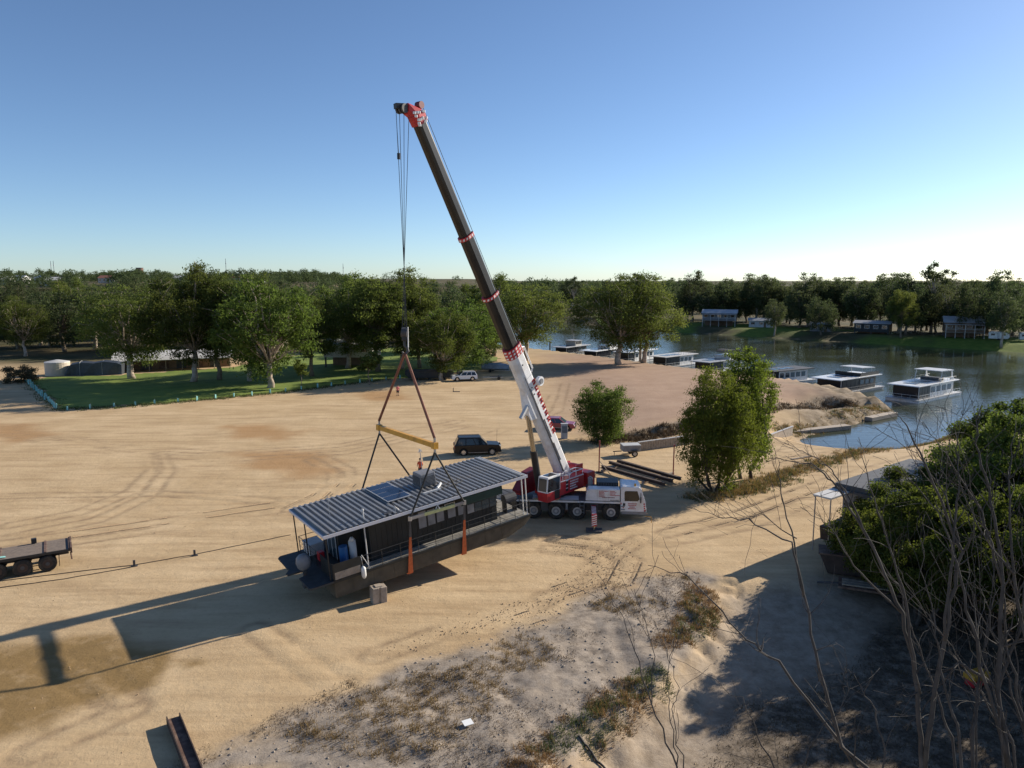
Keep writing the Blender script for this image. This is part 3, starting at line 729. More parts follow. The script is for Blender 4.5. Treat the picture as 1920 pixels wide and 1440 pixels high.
for e_, txt in ((nb, 'near'), (fb, 'far')):
    sling('lifting_sling', 'brown double sling from the hook to the %s end of the yellow beam' % txt, [apex + Vector((0, 0, 0.0)), e_ + Vector((0, 0, 0.45))], 0.085, 'sling_brown')
near_t = [bw(5.15, -0.32, -0.33), bw(8.92, -0.32, -0.37)]
far_t = [bw(4.85, BWD + 0.32, -0.3), bw(8.6, BWD + 0.32, -0.3)]
for e_, tops, txt in ((nb, near_t, 'near'), (fb, far_t, 'far')):
    for tp, w2 in zip(tops, ('stern', 'bow')):
        sling('lifting_sling', 'dark sling from the %s beam end down to the %s side of the roof' % (txt, w2), [e_ + Vector((0, 0, -0.4)), tp], 0.06, 'sling_dark')
for side, tops, y_ in (('near', near_t, -0.05), ('far', far_t, BWD + 0.02)):
    for tp, w2, xb in zip(tops, ('stern', 'bow'), (4.95, 8.75)):
        th = thing('web_sling', 'orange web sling going under the hull at its %s %s side' % (side, w2), 'sling', tp, group='orange web slings')
        bot = bw(xb, y_, -3.86) - tp; sgn = -1 if side == 'near' else 1
        q = MB()
        ux = BU
        def wring(p_, wd): return [p_ - ux * wd + BV * 0.02, p_ + ux * wd + BV * 0.02, p_ + ux * wd - BV * 0.02, p_ - ux * wd - BV * 0.02]
        q.loft([wring(Vector((0, 0, -0.18)), 0.045), wring(bot * 0.34, 0.07), wring(bot * 0.55, 0.10), wring(bot, 0.17)])
        q.build('webbing', 'sling_orange', th)
        q = MB(); q.loft([wring(Vector((0, 0, -0.15)) , 0.05), wring(bot * 0.33, 0.078)]); q.v = [tuple(Vector(v_) + BV * (0.012 * sgn)) for v_ in q.v]; q.build('sleeve', 'dark_grey', th)
        under = (bw(xb, BWD / 2, -3.87) - tp)
        q = MB(); q.loft([wring(bot, 0.17), [v_ + BV * 0 for v_ in wring(under, 0.17)]]); q.build('belly_strap', 'sling_orange', th)
        MB().tube([(0, 0, 0.1), (0.07, 0, 0), (0.0, 0, -0.2), (-0.07, 0, 0), (0, 0, 0.1)], 0.025, 5).build('shackle', 'steel', th)
sb = thing('spacer_bar', 'silver and yellow spacer bar between the two near side slings', 'spacer bar', (near_t[0] + near_t[1]) / 2)
d_ = (near_t[1] - near_t[0]) / 2
q = MB(); q.beam(-d_, d_, 0.10, 0.17); q.build('bar', 'steel', sb)
q = MB(); q.beam(-d_ * 0.5, d_ * 0.62, 0.125, 0.185); q.build('sleeve', 'hi_yellow', sb)
q = MB(); q.tube([(-0.12, 0, 0.1), (0, 0, 0.34), (0.12, 0, 0.1)], 0.03, 5); q.build('handle', 'white_paint', sb)
for s_ in (-1, 1): MB().box(d_ * s_, (0.2, 0.16, 0.26)).build('end_fitting', 'steel', sb)
sb2 = copy_tree(sb, (far_t[0] + far_t[1]) / 2, 0, 'spacer bar on the far side behind the houseboat roof')
# ------------------------------------------------------------------ mobile crane
CR = Vector((3.1, 57.0, 0)); CYAW = R(-5.0)
crane = thing('mobile_crane', 'red and white all-terrain mobile crane lifting the houseboat', 'crane', CR, CYAW)
CI = (Matrix.Translation(CR) @ Matrix.Rotation(CYAW, 4, 'Z')).inverted()
def cl(p): return CI @ Vector(p)
# carrier
q = MB(); q.b2(-5.6, 5.6, -1.15, 1.15, 0.75, 1.42); q.build('chassis', 'black_metal', crane)
q = MB(); q.b2(-5.7, 5.35, -1.36, 1.36, 1.42, 1.56); dk = q.build('carrier_deck', 'dark_grey', crane)
for s_ in (-1, 1): MB().b2(-5.7, 5.4, s_ * 1.375 - 0.015, s_ * 1.375 + 0.015, 1.40, 1.54).build('edge_trim', 'crane_white', dk)
MB().b2(-1.4, 2.2, -1.2, -0.2, 1.56, 1.60).build('deck_plate', 'light_grey', dk)
for k in range(5): MB().b2(-1.3 + k * 0.42, -0.98 + k * 0.42, -1.33, -1.18, 1.562, 1.63).build('step_board', 'hi_yellow' if k % 2 == 0 else 'dark_grey', dk)
# engine housing
q = MB(); q.prism([(2.72, 1.58), (5.36, 1.58), (5.36, 2.5), (2.95, 2.5), (2.80, 2.3)], (0, -1.36, 0), (1, 0, 0), (0, 0, 1), (0, 1.0, 0)); eh = q.build('engine_housing', 'crane_white', crane, bevel=0.03)
MB().b2(2.8, 3.6, -1.372, -1.36, 1.62, 2.02).build('hatch', 'crane_white', eh)
MB().b2(2.78, 5.36, -0.36, 1.3, 1.58, 2.15).build('engine_cover', 'black_metal', crane)
q = MB(); q.b2(3.6, 5.3, -0.25, 1.25, 2.15, 2.75); q.build('radiator_box', 'black_metal', crane, bevel=0.03)
for k in range(8): MB().b2(3.7 + k * 0.2, 3.78 + k * 0.2, -0.275, -0.25, 2.2, 2.7).build('cooling_fin', 'dark_grey', crane)
q = MB(); q.cyl((3.1, 0.0, 2.1), (3.1, 0.0, 3.05), 0.2, n=14); q.cyl((3.1, 0, 3.05), (3.1, 0, 3.15), 0.1, n=10); q.build('exhaust_stack', 'mid_grey', crane)
# lettering (too small to read in the picture): rows of short marks
def marks(T, w_, rows, h_, m_, parent, seed=1):
    r_ = random.Random(seed); b = MB(T)
    for k, (x0, x1) in enumerate(rows):
        x = x0
        while x < x1:
            l_ = r_.uniform(0.5, 1.0) * h_
            b.box((x + l_ / 2, 0, -k * w_), (l_, 0.006, h_ * r_.uniform(0.7, 1.0))); x += l_ + h_ * 0.22
    o = b.build('lettering', m_, parent); o['kind'] = 'stuff'; return o
marks(Matrix.Translation((3.75, -1.368, 2.36)), 0.105, [(0, 0.72), (0, 0.38), (0, 0.4), (0, 0.36), (0, 0.42)], 0.06, 'crane_red', eh, 2)
marks(Matrix.Translation((4.58, -1.368, 2.36)), 0.105, [(0, 0.40), (0, 0.45), (0, 0.42), (0, 0.7)], 0.06, 'crane_red', eh, 3)
marks(Matrix.Translation((4.0, -1.368, 1.86)), 0.1, [(0, 0.9)], 0.07, 'dark_red', eh, 4)
marks(Matrix.Translation((4.6, -1.368, 1.66)), 0.1, [(0, 0.7)], 0.06, 'black_metal', eh, 5)
# driver cab
q = MB(); q.prism([(5.42, 0.75), (7.2, 0.75), (7.36, 0.95), (7.34, 1.55), (7.0, 2.55), (6.85, 2.72), (5.55, 2.78), (5.42, 2.68)], (0, -1.36, 0), (1, 0, 0), (0, 0, 1), (0, 2.2, 0)); cab = q.build('driver_cab', 'crane_white', crane, bevel=0.05)
MB().prism([(5.72, 1.62), (6.72, 1.62), (6.88, 1.8), (6.68, 2.42), (5.78, 2.42), (5.70, 2.3)], (0, -1.372, 0), (1, 0, 0), (0, 0, 1), (0, 0.014, 0)).build('side_window', 'glass_dark', cab)
q = MB(); q.prism([(0, 0), (0.0, 1.02), (-0.02, 1.02), (-0.02, 0)], (7.338, -1.25, 1.58), (0.948, 0, -0.316), (-0.316 * 1.0, 0, 0.948), (0, 2.0, 0)); q.build('windscreen', 'glass_dark', cab)
MB().b2(5.5, 7.42, -1.37, 0.85, 0.58, 0.80).build('bumper', 'mid_grey', cab)
MB().b2(7.37, 7.40, -1.3, -0.9, 0.82, 1.05).build('headlight', 'lamp_clear', cab)
MB().b2(7.37, 7.40, 0.35, 0.75, 0.82, 1.05).build('headlight', 'lamp_clear', cab)
for k in range(4): MB().box((7.28 - 0.02 * k, -1.372, 0.9 + 0.17 * k), (0.12, 0.012, 0.1), ry=R(-25)).build('hazard_mark', 'crane_red', cab)
for k in range(4): MB().box((5.46 + 0.08 * k, -1.372, 1.42 - 0.15 * k), (0.07, 0.012, 0.13), ry=R(-25)).build('hazard_mark', 'crane_red' if k % 2 == 0 else 'lamp_clear', cab)
MB().b2(5.6, 5.78, -1.376, -1.36, 1.25, 1.45).build('filler_cap', 'black_metal', cab)
MB().b2(6.9, 6.98, -1.58, -1.4, 1.55, 2.0).build('mirror', 'black_metal', cab)
MB().tube([(6.95, -1.36, 2.3), (6.94, -1.5, 2.1), (6.94, -1.5, 1.9)], 0.025, 5).build('mirror_arm', 'black_metal', cab)
MB().b2(6.45, 6.6, -1.1, -0.95, 2.74, 2.92).build('beacon', 'yellow', cab)
marks(Matrix.Translation((6.0, -1.374, 1.42)), 0.13, [(0, 0.6), (0, 0.6), (0.1, 0.5), (0, 0.55)], 0.075, 'crane_red', cab, 8)
# wheels
for ax in (4.7, 2.1, 0.45, -1.3, -3.05):
    for s_ in (-1, 1):
        y0 = s_ * 1.36; y1 = s_ * 0.92
        q = MB(); q.tube([(ax, y1, 0.68), (ax, y1 + s_ * 0.05, 0.68), (ax, y0 - s_ * 0.06, 0.68), (ax, y0, 0.68)], [0.60, 0.68, 0.68, 0.60], 28); t_ = q.build('wheel', 'rubber', crane)
        q = MB(); q.tube([(ax, y0 - s_ * 0.02, 0.68), (ax, y0 + s_ * 0.012, 0.68)], [0.36, 0.34], 20); rm = q.build('rim', 'rim', t_)
        q = MB(); q.cyl((ax, y0, 0.68), (ax, y0 + s_ * 0.03, 0.68), 0.24, n=16); q.build('rim_dish', 'mid_grey', t_)
        q = MB(); q.cyl((ax, y0, 0.68), (ax, y0 + s_ * 0.07, 0.68), 0.13, 0.11, n=12); q.build('hub', 'rim', t_)
for ax in (3.4, -2.15): MB().b2(ax - 0.3, ax + 0.3, -1.3, 1.3, 0.7, 1.3).build('tool_box', 'dark_grey', crane)
for ax in (1.28, -0.4): MB().box((ax, -1.3, 1.05), (0.16, 0.06, 0.5)).build('mud_flap', 'mid_grey', crane)
# outriggers
for ax in (3.35, -4.6):
    for s_ in (-1, 1):
        q = MB(); q.b2(ax - 0.17, ax + 0.17, min(s_ * 0.3, s_ * 3.75), max(s_ * 0.3, s_ * 3.75), 0.9, 1.22); og = q.build('outrigger', 'crane_red', crane)
        q = MB(); q.b2(ax - 0.19, ax + 0.19, min(s_ * 3.72, s_ * 4.0), max(s_ * 3.72, s_ * 4.0), 0.42, 1.3); q.build('jack_housing', 'crane_red', og)
        for k in range(5): MB().prism([(-0.19, 0), (0.19, 0.12), (0.19, 0.2), (-0.19, 0.08)], (ax, s_ * 4.006, 0.46 + k * 0.165), (1, 0, 0), (0, 0, 1), (0, s_ * 0.006, 0)).build('chevron', 'crane_white', og)
        for k in range(6): MB().prism([(-0.17, 0), (0.17, 0.2), (0.17, 0.36), (-0.17, 0.16)], (ax, s_ * (1.6 + k * 0.34), 1.221), (1, 0, 0), (0, s_, 0), (0, 0, 0.006)).build('chevron', 'crane_white', og)
        q = MB(); q.cyl((ax, s_ * 3.86, 0.1), (ax, s_ * 3.86, 0.5), 0.09, n=12); q.build('jack', 'chrome', og)
        q = MB(); q.b2(ax - 0.6, ax + 0.6, s_ * 3.86 - 0.45, s_ * 3.86 + 0.45, 0.02, 0.13); q.build('foot_pad', 'dark_grey', og)
q = MB(); q.tube([(7.3, -1.5, 0.5), (7.75, -1.6, 0.5), (7.78, -1.6, 0.02)], 0.03, 5); q.build('hose_holder', 'yellow', crane)
# slewing superstructure, heading towards the load
SH = math.atan2(-0.766, -0.643) - CYAW
ST = Matrix.Rotation(SH, 4, 'Z')
def sm_(): return MB(ST)
q = sm_(); q.cyl((0, 0, 1.56), (0, 0, 1.88), 1.15, n=28); q.build('turntable', 'black_metal', crane)
q = sm_(); q.b2(-3.1, 1.3, -0.62, 0.62, 1.88, 2.9); sup = q.build('superstructure', 'crane_red', crane, bevel=0.03)
q = sm_(); q.b2(-2.5, 0.75, 0.62, 1.42, 1.9, 3.05); sidebox = q.build('side_housing', 'crane_red', crane, bevel=0.03)
for k in range(3):
    sm_().b2(-0.35, -0.05, 1.415, 1.428, 2.1 + k * 0.3, 2.3 + k * 0.3).build('vent', 'black_metal', sidebox)
    sm_().b2(-0.35, -0.05, 1.42, 1.434, 2.31 + k * 0.3, 2.36 + k * 0.3).build('vent_trim', 'crane_white', sidebox)
sm_().b2(-2.48, 0.7, 1.41, 1.425, 2.96, 3.04).build('trim', 'crane_white', sidebox)
marks(ST @ Matrix.Translation((-0.6, 1.426, 2.78)) @ Matrix.Rotation(math.pi, 4, 'Z'), 0.2, [(0, 1.15), (0, 1.1), (0, 0.8), (0, 1.0)], 0.12, 'crane_white', sidebox, 12)
q = sm_(); q.b2(-4.15, -3.1, -1.4, 1.4, 1.75, 2.95); cw = q.build('counterweight', 'crane_red', crane, bevel=0.04)
for k in range(3): sm_().b2(-4.16, -3.09, -1.41, 1.41, 2.05 + k * 0.3, 2.07 + k * 0.3).build('plate_gap', 'dark_red', cw)
q = sm_(); q.cyl((-2.9, -0.55, 3.2), (-2.9, 0.55, 3.2), 0.42, n=18); q.b2(-3.4, -2.4, -0.7, -0.58, 2.85, 3.6); q.b2(-3.4, -2.4, 0.58, 0.7, 2.85, 3.6); q.build('winch', 'crane_red', crane)
q = sm_(); q.b2(-3.6, -2.0, -1.35, -0.65, 2.2, 3.4); q.build('power_pack', 'crane_red', crane, bevel=0.05)
q = sm_()
for x in (-2.4, -1.5, -0.6, 0.3):
    q.tube([(x, 0.7, 3.05), (x, 0.7, 3.45)], 0.03, 5); q.tube([(x, 1.36, 3.05), (x, 1.36, 3.45)], 0.03, 5)
for y in (0.7, 1.36):
    q.tube([(-2.4, y, 3.45), (-0.9, y, 3.45), (-0.6, y, 3.3), (0.3, y, 3.45)], 0.035, 5)
for x in (-2.4, -1.5, -0.6, 0.3): q.tube([(x, 0.7, 3.45), (x, 1.36, 3.45)], 0.03, 5)
q.build('handrail', 'crane_white', crane)
q = sm_()
q.prism([(0.5, 1.9), (2.6, 1.9), (2.7, 2.3), (1.6, 3.5), (0.5, 3.7)], (0, -1.75, 0), (1, 0, 0), (0, 0, 1), (0, 0.75, 0)); rb = q.build('ribbed_housing', 'dark_red', crane)
for k in range(7): sm_().b2(2.0 - 0.14 * k, 2.68 - 0.14 * k, -1.78, -1.0, 2.0 + k * 0.2, 2.05 + k * 0.2).build('rib', 'crane_red', rb)
# operator cab
cx0, cx1, cy0, cy1 = 0.95, 2.55, 0.72, 1.62
q = sm_(); q.prism([(cx0, 1.85), (cx1, 1.85), (cx1 + 0.12, 2.6), (cx1, 3.75), (cx0, 3.75)], (0, cy0, 0), (1, 0, 0), (0, 0, 1), (0, cy1 - cy0, 0)); oc = q.build('operator_cab', 'crane_white', crane, bevel=0.04)
sm_().prism([(cx0 + 0.02, 1.83), (cx1 + 0.0, 1.83), (cx1 + 0.13, 2.55), (cx0 + 0.02, 2.55)], (0, cy0 - 0.012, 0), (1, 0, 0), (0, 0, 1), (0, cy1 - cy0 + 0.024, 0)).build('lower_panel', 'crane_red', oc)
sm_().prism([(cx0 + 0.1, 2.62), (cx1 + 0.02, 2.62), (cx1 - 0.07, 3.62), (cx0 + 0.1, 3.62)], (0, cy1 + 0.0, 0), (1, 0, 0), (0, 0, 1), (0, 0.014, 0)).build('side_window', 'glass_dark', oc)
sm_().prism([(cx0 + 0.1, 1.9), (cx0 + 0.75, 1.9), (cx0 + 0.75, 2.6), (cx0 + 0.1, 2.6)], (0, cy1 + 0.012, 0), (1, 0, 0), (0, 0, 1), (0, 0.014, 0)).build('open_doorway', 'black_metal', oc)
q = sm_(); q.quad((cx1 + 0.128, cy0 + 0.08, 2.66), (cx1 + 0.128, cy1 - 0.08, 2.66), (cx1 + 0.03, cy1 - 0.08, 3.62), (cx1 + 0.03, cy0 + 0.08, 3.62)); q.build('windscreen', 'glass_blue', oc)
sm_().b2(cx0 + 0.3, cx1 - 0.35, cy0 + 0.15, cy1 - 0.15, 3.752, 3.775).build('roof_window', 'glass_dark', oc)
# boom (world points brought into the crane's frame)
PIV = cl((4.1, 58.2, 2.9)); TIP = cl((-5.885, 45.9, 28.516)); BD = (TIP - PIV).normalized(); BLN = (TIP - PIV).length
bs = BD.cross(Z).normalized(); bu = bs.cross(BD).normalized()      # bu: upper side of the boom
if bu.z < 0: bu = -bu; bs = -bs
def ring(t, w_, h_):
    c_ = PIV + BD * (t * BLN)
    pr = [(-0.40, 0.5), (0.40, 0.5), (0.5, 0.38), (0.5, -0.12), (0.40, -0.34), (0.2, -0.5), (-0.2, -0.5), (-0.40, -0.34), (-0.5, -0.12), (-0.5, 0.38)]
    return [c_ + bs * (a * w_) + bu * (b_ * h_) for a, b_ in pr]
def boomsec(name, t0, t1, w_, h_, m_): return MB().loft([ring(t0, w_, h_), ring(t1, w_, h_)]).build(name, m_, crane, bevel=0.03)
b1 = boomsec('base_boom', -0.012, 0.41, 0.95, 1.26, 'crane_white')
boomsec('telescopic_section', 0.40, 0.566, 0.80, 1.03, 'boom_black')
boomsec('telescopic_section', 0.56, 0.718, 0.72, 0.93, 'boom_black')
boomsec('telescopic_section', 0.71, 0.985, 0.65, 0.83, 'boom_black')
def collar(t0, t1, w_, h_, n_, seed):
    c_ = MB().loft([ring(t0, w_, h_), ring(t1, w_, h_)]).build('boom_collar', 'crane_red', crane)
    r_ = random.Random(seed); cen = lambda t: PIV + BD * (t * BLN)
    rg = ring(t0, w_ * 1.012, h_ * 1.012); 
    rows = max(1, n_)
    for rw in range(rows):
        for e in range(10):
            a, b_ = rg[e], rg[(e + 1) % 10]; L_ = (b_ - a).length; k = max(1, int(L_ / 0.26))
            for i in range(k):
                f0, f1 = (i + 0.1) / k, (i + 0.6) / k
                o_ = BD * ((t1 - t0) * BLN * (rw + 0.2) / rows); o2 = BD * ((t1 - t0) * BLN * (rw + 0.75) / rows); sl = (b_ - a) * (0.18 / k)
                MB().quad(a + (b_ - a) * f0 + o_, a + (b_ - a) * f1 + o_, a + (b_ - a) * f1 + o2 + sl, a + (b_ - a) * f0 + o2 + sl).build('white_chevron', 'crane_white', c_)
collar(0.398, 0.424, 1.06, 1.38, 3, 1); collar(0.562, 0.570, 0.95, 1.2, 1, 2); collar(0.714, 0.722, 0.86, 1.08, 1, 3)
# details on the base section
def bp_(t, a, b_): return PIV + BD * (t * BLN) + bs * a + bu * b_
near = 1 if bs.y < 0 else -1                     # side that faces the camera
q = MB()
r_ = random.Random(5)
for k in range(9):                               # red word running down the upper edge
    t0 = 0.315 - k * 0.020
    for j in range(2):
        f = 0.008 * j
        q.loft([[bp_(t0 - f, near * 0.482, 0.25 + 0.12 * r_.random()), bp_(t0 - f, near * 0.482, 0.62), bp_(t0 - f - 0.006, near * 0.482, 0.62), bp_(t0 - f - 0.006, near * 0.482, 0.25)],
                [bp_(t0 - f, near * 0.490, 0.25), bp_(t0 - f, near * 0.490, 0.62), bp_(t0 - f - 0.006, near * 0.490, 0.62), bp_(t0 - f - 0.006, near * 0.490, 0.25)]])
    q.beam(bp_(t0, near * 0.486, 0.28 + 0.3 * r_.random()), bp_(t0 - 0.013, near * 0.486, 0.28 + 0.3 * r_.random()), 0.01, 0.08, up=bs)
q.build('boom_lettering', 'crane_red', b1)['kind'] = 'stuff'
q = MB(); q.cyl(bp_(0.300, near * 0.54, 0.85), bp_(0.300, near * 0.80, 0.85), 0.36, 0.36, n=20); rl = q.build('cable_reel', 'crane_white', crane)
MB().cyl(bp_(0.300, near * 0.80, 0.85), bp_(0.300, near * 0.86, 0.85), 0.2, n=14).build('reel_hub', 'mid_grey', rl)
q = MB(); q.tube([bp_(0.405, near * 0.3, 0.75), bp_(0.40, near * 0.3, 1.0), bp_(0.335, near * 0.3, 1.0), bp_(0.33, near * 0.3, 0.75)], 0.06, 6); q.build('guard_rail', 'crane_white', b1)
q = MB(); q.loft([[bp_(0.30, -0.35, -0.5), bp_(0.30, 0.35, -0.5), bp_(0.215, 0.35, -0.5), bp_(0.215, -0.35, -0.5)], [bp_(0.245, -0.3, -1.15), bp_(0.245, 0.3, -1.15), bp_(0.225, 0.3, -1.15), bp_(0.225, -0.3, -1.15)]]); q.build('cylinder_bracket', 'crane_white', b1)
q = MB(); q.beam(bp_(0.265, -0.2, -0.9), bp_(0.255, -0.2, -2.0), 0.25, 0.18); q.build('side_lamp_bracket', 'light_grey', b1)
for t in (0.37, 0.30, 0.28): MB().cyl(bp_(t, near * 0.47, 0.0), bp_(t, near * 0.50, 0.0), 0.06, n=10).build('boom_bolt', 'black_metal', b1)
for t in (0.06, 0.14): MB().b2(0, 0, 0, 0, 0, 0) if False else MB().beam(bp_(t, near * 0.482, -0.05), bp_(t + 0.06, near * 0.482, -0.05), 0.02, 0.12, up=bs).build('side_strip', 'mid_grey', b1)
# luffing cylinder
CB = ST @ Vector((1.5, 0, 2.35)); CT = bp_(0.238, 0, -1.0)
mid = CB.lerp(CT, 0.52)
q = MB(); q.cyl(CB, mid, 0.27, n=18); lc = q.build('luffing_cylinder', 'black_metal', crane)
MB().cyl(mid, CT, 0.19, n=16).build('piston_rod', 'chrome', lc)
# boom head
H0 = bp_(0.985, 0, 0)
fw = (cl(at_y(742, 200, 45.25)) - TIP); fw.z = 0; fw = fw.normalized()
hd = MB(); hd.loft([ring(0.972, 0.78, 0.98), ring(0.992, 0.84, 1.05)]); hd.loft([ring(0.992, 0.8, 1.0), [TIP + fw * 0.55 + bs * (a * 0.7) + Z * (b_ * 0.6 + 0.02) for a, b_ in [(-.4, .5), (.4, .5), (.5, .38), (.5, -.12), (.4, -.34), (.2, -.5), (-.2, -.5), (-.4, -.34), (-.5, -.12), (-.5, .38)]]])
hdo = hd.build('boom_head', 'crane_red', crane)
q = MB()
for k in range(16):
    t0 = r_.uniform(0.973, 0.999); a = r_.uniform(-0.4, 0.42)
    q.box(bp_(t0, near * 0.40, a), (0.16, 0.1, 0.14))
q.build('head_marking', 'crane_white', hdo)['kind'] = 'stuff'
for s_ in (-0.25, 0.0, 0.25):
    q = MB(); cc = TIP + fw * 0.75 + bs * s_; q.cyl(cc - bs * 0.06, cc + bs * 0.06, 0.27, n=18); q.build('sheave', 'dark_grey', hdo)
q = MB(); cc = TIP + fw * 0.1 + bu * 0.75; q.cyl(cc - bs * 0.2, cc + bs * 0.2, 0.22, n=14); q.build('top_sheave', 'dark_red', hdo)
q = MB(); q.beam(TIP + fw * 1.2 + Z * 0.1, TIP + fw * 0.6 + Z * 0.15, 0.35, 0.3); q.build('head_frame', 'black_metal', hdo)
# ropes
hk = cl(apex)
for i, (dx, a) in enumerate(((0.42, -0.12), (0.62, 0.0), (0.80, 0.10), (0.95, 0.16))):
    top = TIP + fw * dx + bs * (a * 1.5) + Z * -0.2
    MB().cyl(top, Vector((hk.x + a, hk.y + a * 0.5, hk.z + 1.4)), 0.018, n=5).build('hoist_rope', 'rope', crane)
sw = MB(); t_ = TIP + fw * 1.15; sw.tube([t_, t_ + Vector((0.12, 0, -2.6))], 0.012, 4); sw.box(t_ + Vector((0.12, 0, -2.75)), (0.16, 0.16, 0.35)); sw.build('limit_weight', 'black_metal', crane)
MB().tube([TIP + bu * 0.85, bp_(0.56, 0, 0.82), bp_(0.42, 0, 1.0), bp_(0.02, 0.0, 0.95), ST @ Vector((-2.6, 0, 3.55))], 0.02, 5).build('winch_rope', 'rope', crane)

# hoses, ladder, seams and clutter on the crane
for a_, b_ in ((0.30, -0.20), (0.34, -0.30)):
    MB().tube([bp_(0.02, near * 0.50, b_), bp_(0.12, near * 0.51, b_ + 0.03), bp_(0.22, near * 0.505, b_ - 0.02), bp_(a_, near * 0.51, b_)], 0.025, 6).build('hose', 'black_metal', b1)
for t in (0.09, 0.17, 0.25, 0.33): MB().beam(bp_(t, near * 0.478, -0.35), bp_(t, near * 0.478, 0.58), 0.03, 0.02, up=bs).build('weld_seam', 'light_grey', b1)
q = MB()
for y in (-1.42,):
    for x in (2.3, 2.62): q.tube([(x, y, 0.55), (x, y, 1.55)], 0.02, 5)
    for k in range(4): q.tube([(2.3, y, 0.65 + k * 0.26), (2.62, y, 0.65 + k * 0.26)], 0.018, 5)
q.build('ladder', 'mid_grey', crane)
for ax in (4.7, 2.1, 0.45, -1.3, -3.05):
    q = MB(); q.tube([(ax + 0.78 * math.cos(a), -1.14, 0.68 + 0.78 * math.sin(a)) for a in [math.pi * (0.12 + 0.76 * k / 8) for k in range(9)]], 0.05, 6); q.build('mudguard', 'black_metal', crane)
for x in (-4.2, -3.6, -0.45): MB().b2(x - 0.28, x + 0.28, -1.34, -1.12, 0.72, 1.36).build('side_locker', 'dark_grey', crane)
for k in range(3): MB().tube([ST @ Vector((-0.2 - 0.25 * k, 0.2, 2.92)), ST @ Vector((0.3 - 0.2 * k, 0.3, 3.15)), ST @ Vector((1.0, 0.25 + 0.06 * k, 2.7))], 0.03, 6).build('hydraulic_hose', 'black_metal', crane)
for x in (-1.5, -0.75): sm_().b2(x - 0.006, x + 0.006, 1.42, 1.427, 1.95, 2.95).build('panel_seam', 'dark_red', sidebox)
for x in (3.62, 4.5): MB().b2(x - 0.006, x + 0.006, -1.366, -1.36, 1.62, 2.46).build('panel_seam', 'mid_grey', eh)
for z_ in (0.95, 1.2): MB().b2(5.45, 5.75, -1.44, -1.36, z_ - 0.03, z_ + 0.03).build('cab_step', 'mid_grey', cab)
# ------------------------------------------------------------------ trees: branching skeleton + thousands of small leaf faces
def leaf_cloud(rng, centres, radii, n, size, droop=0.0, flat=0.75):
    """leaf quads around clump centres; denser at each clump's outside"""
    k = len(centres)
    wts = radii ** 2; idx = rng.choice(k, n, p=wts / wts.sum())
    d = rng.normal(size=(n, 3)); d /= np.linalg.norm(d, axis=1, keepdims=True) + 1e-9
    rr = radii[idx] * np.minimum(1.45, np.abs(rng.normal(0.72, 0.30, n)))
    pos = centres[idx] + d * rr[:, None] * np.array([1, 1, flat])
    pos[:, 2] -= droop * rng.random(n) * radii[idx] * (d[:, 2] < 0.3)
    nrm = d * 0.7 + rng.normal(size=(n, 3)) * 0.7; nrm /= np.linalg.norm(nrm, axis=1, keepdims=True) + 1e-9
    t = rng.normal(size=(n, 3)); t[:, 2] -= 1.2 * (droop > 0) + 0.3
    t -= nrm * (t * nrm).sum(1, keepdims=True); t /= np.linalg.norm(t, axis=1, keepdims=True) + 1e-9
    b = np.cross(nrm, t)
    s = size * (0.6 + 0.8 * rng.random(n))
    asp = 0.42 if droop > 0 else 0.62
    a_ = t * (s * 0.5)[:, None]; b_ = b * (s * 0.5 * asp)[:, None]
    v = np.empty((n, 4, 3)); v[:, 0] = pos - a_; v[:, 1] = pos + b_ * 1.0 - a_ * 0.1; v[:, 2] = pos + a_; v[:, 3] = pos - b_ * 1.0 - a_ * 0.1
    return v.reshape(-1, 3), np.arange(n * 4).reshape(n, 4)

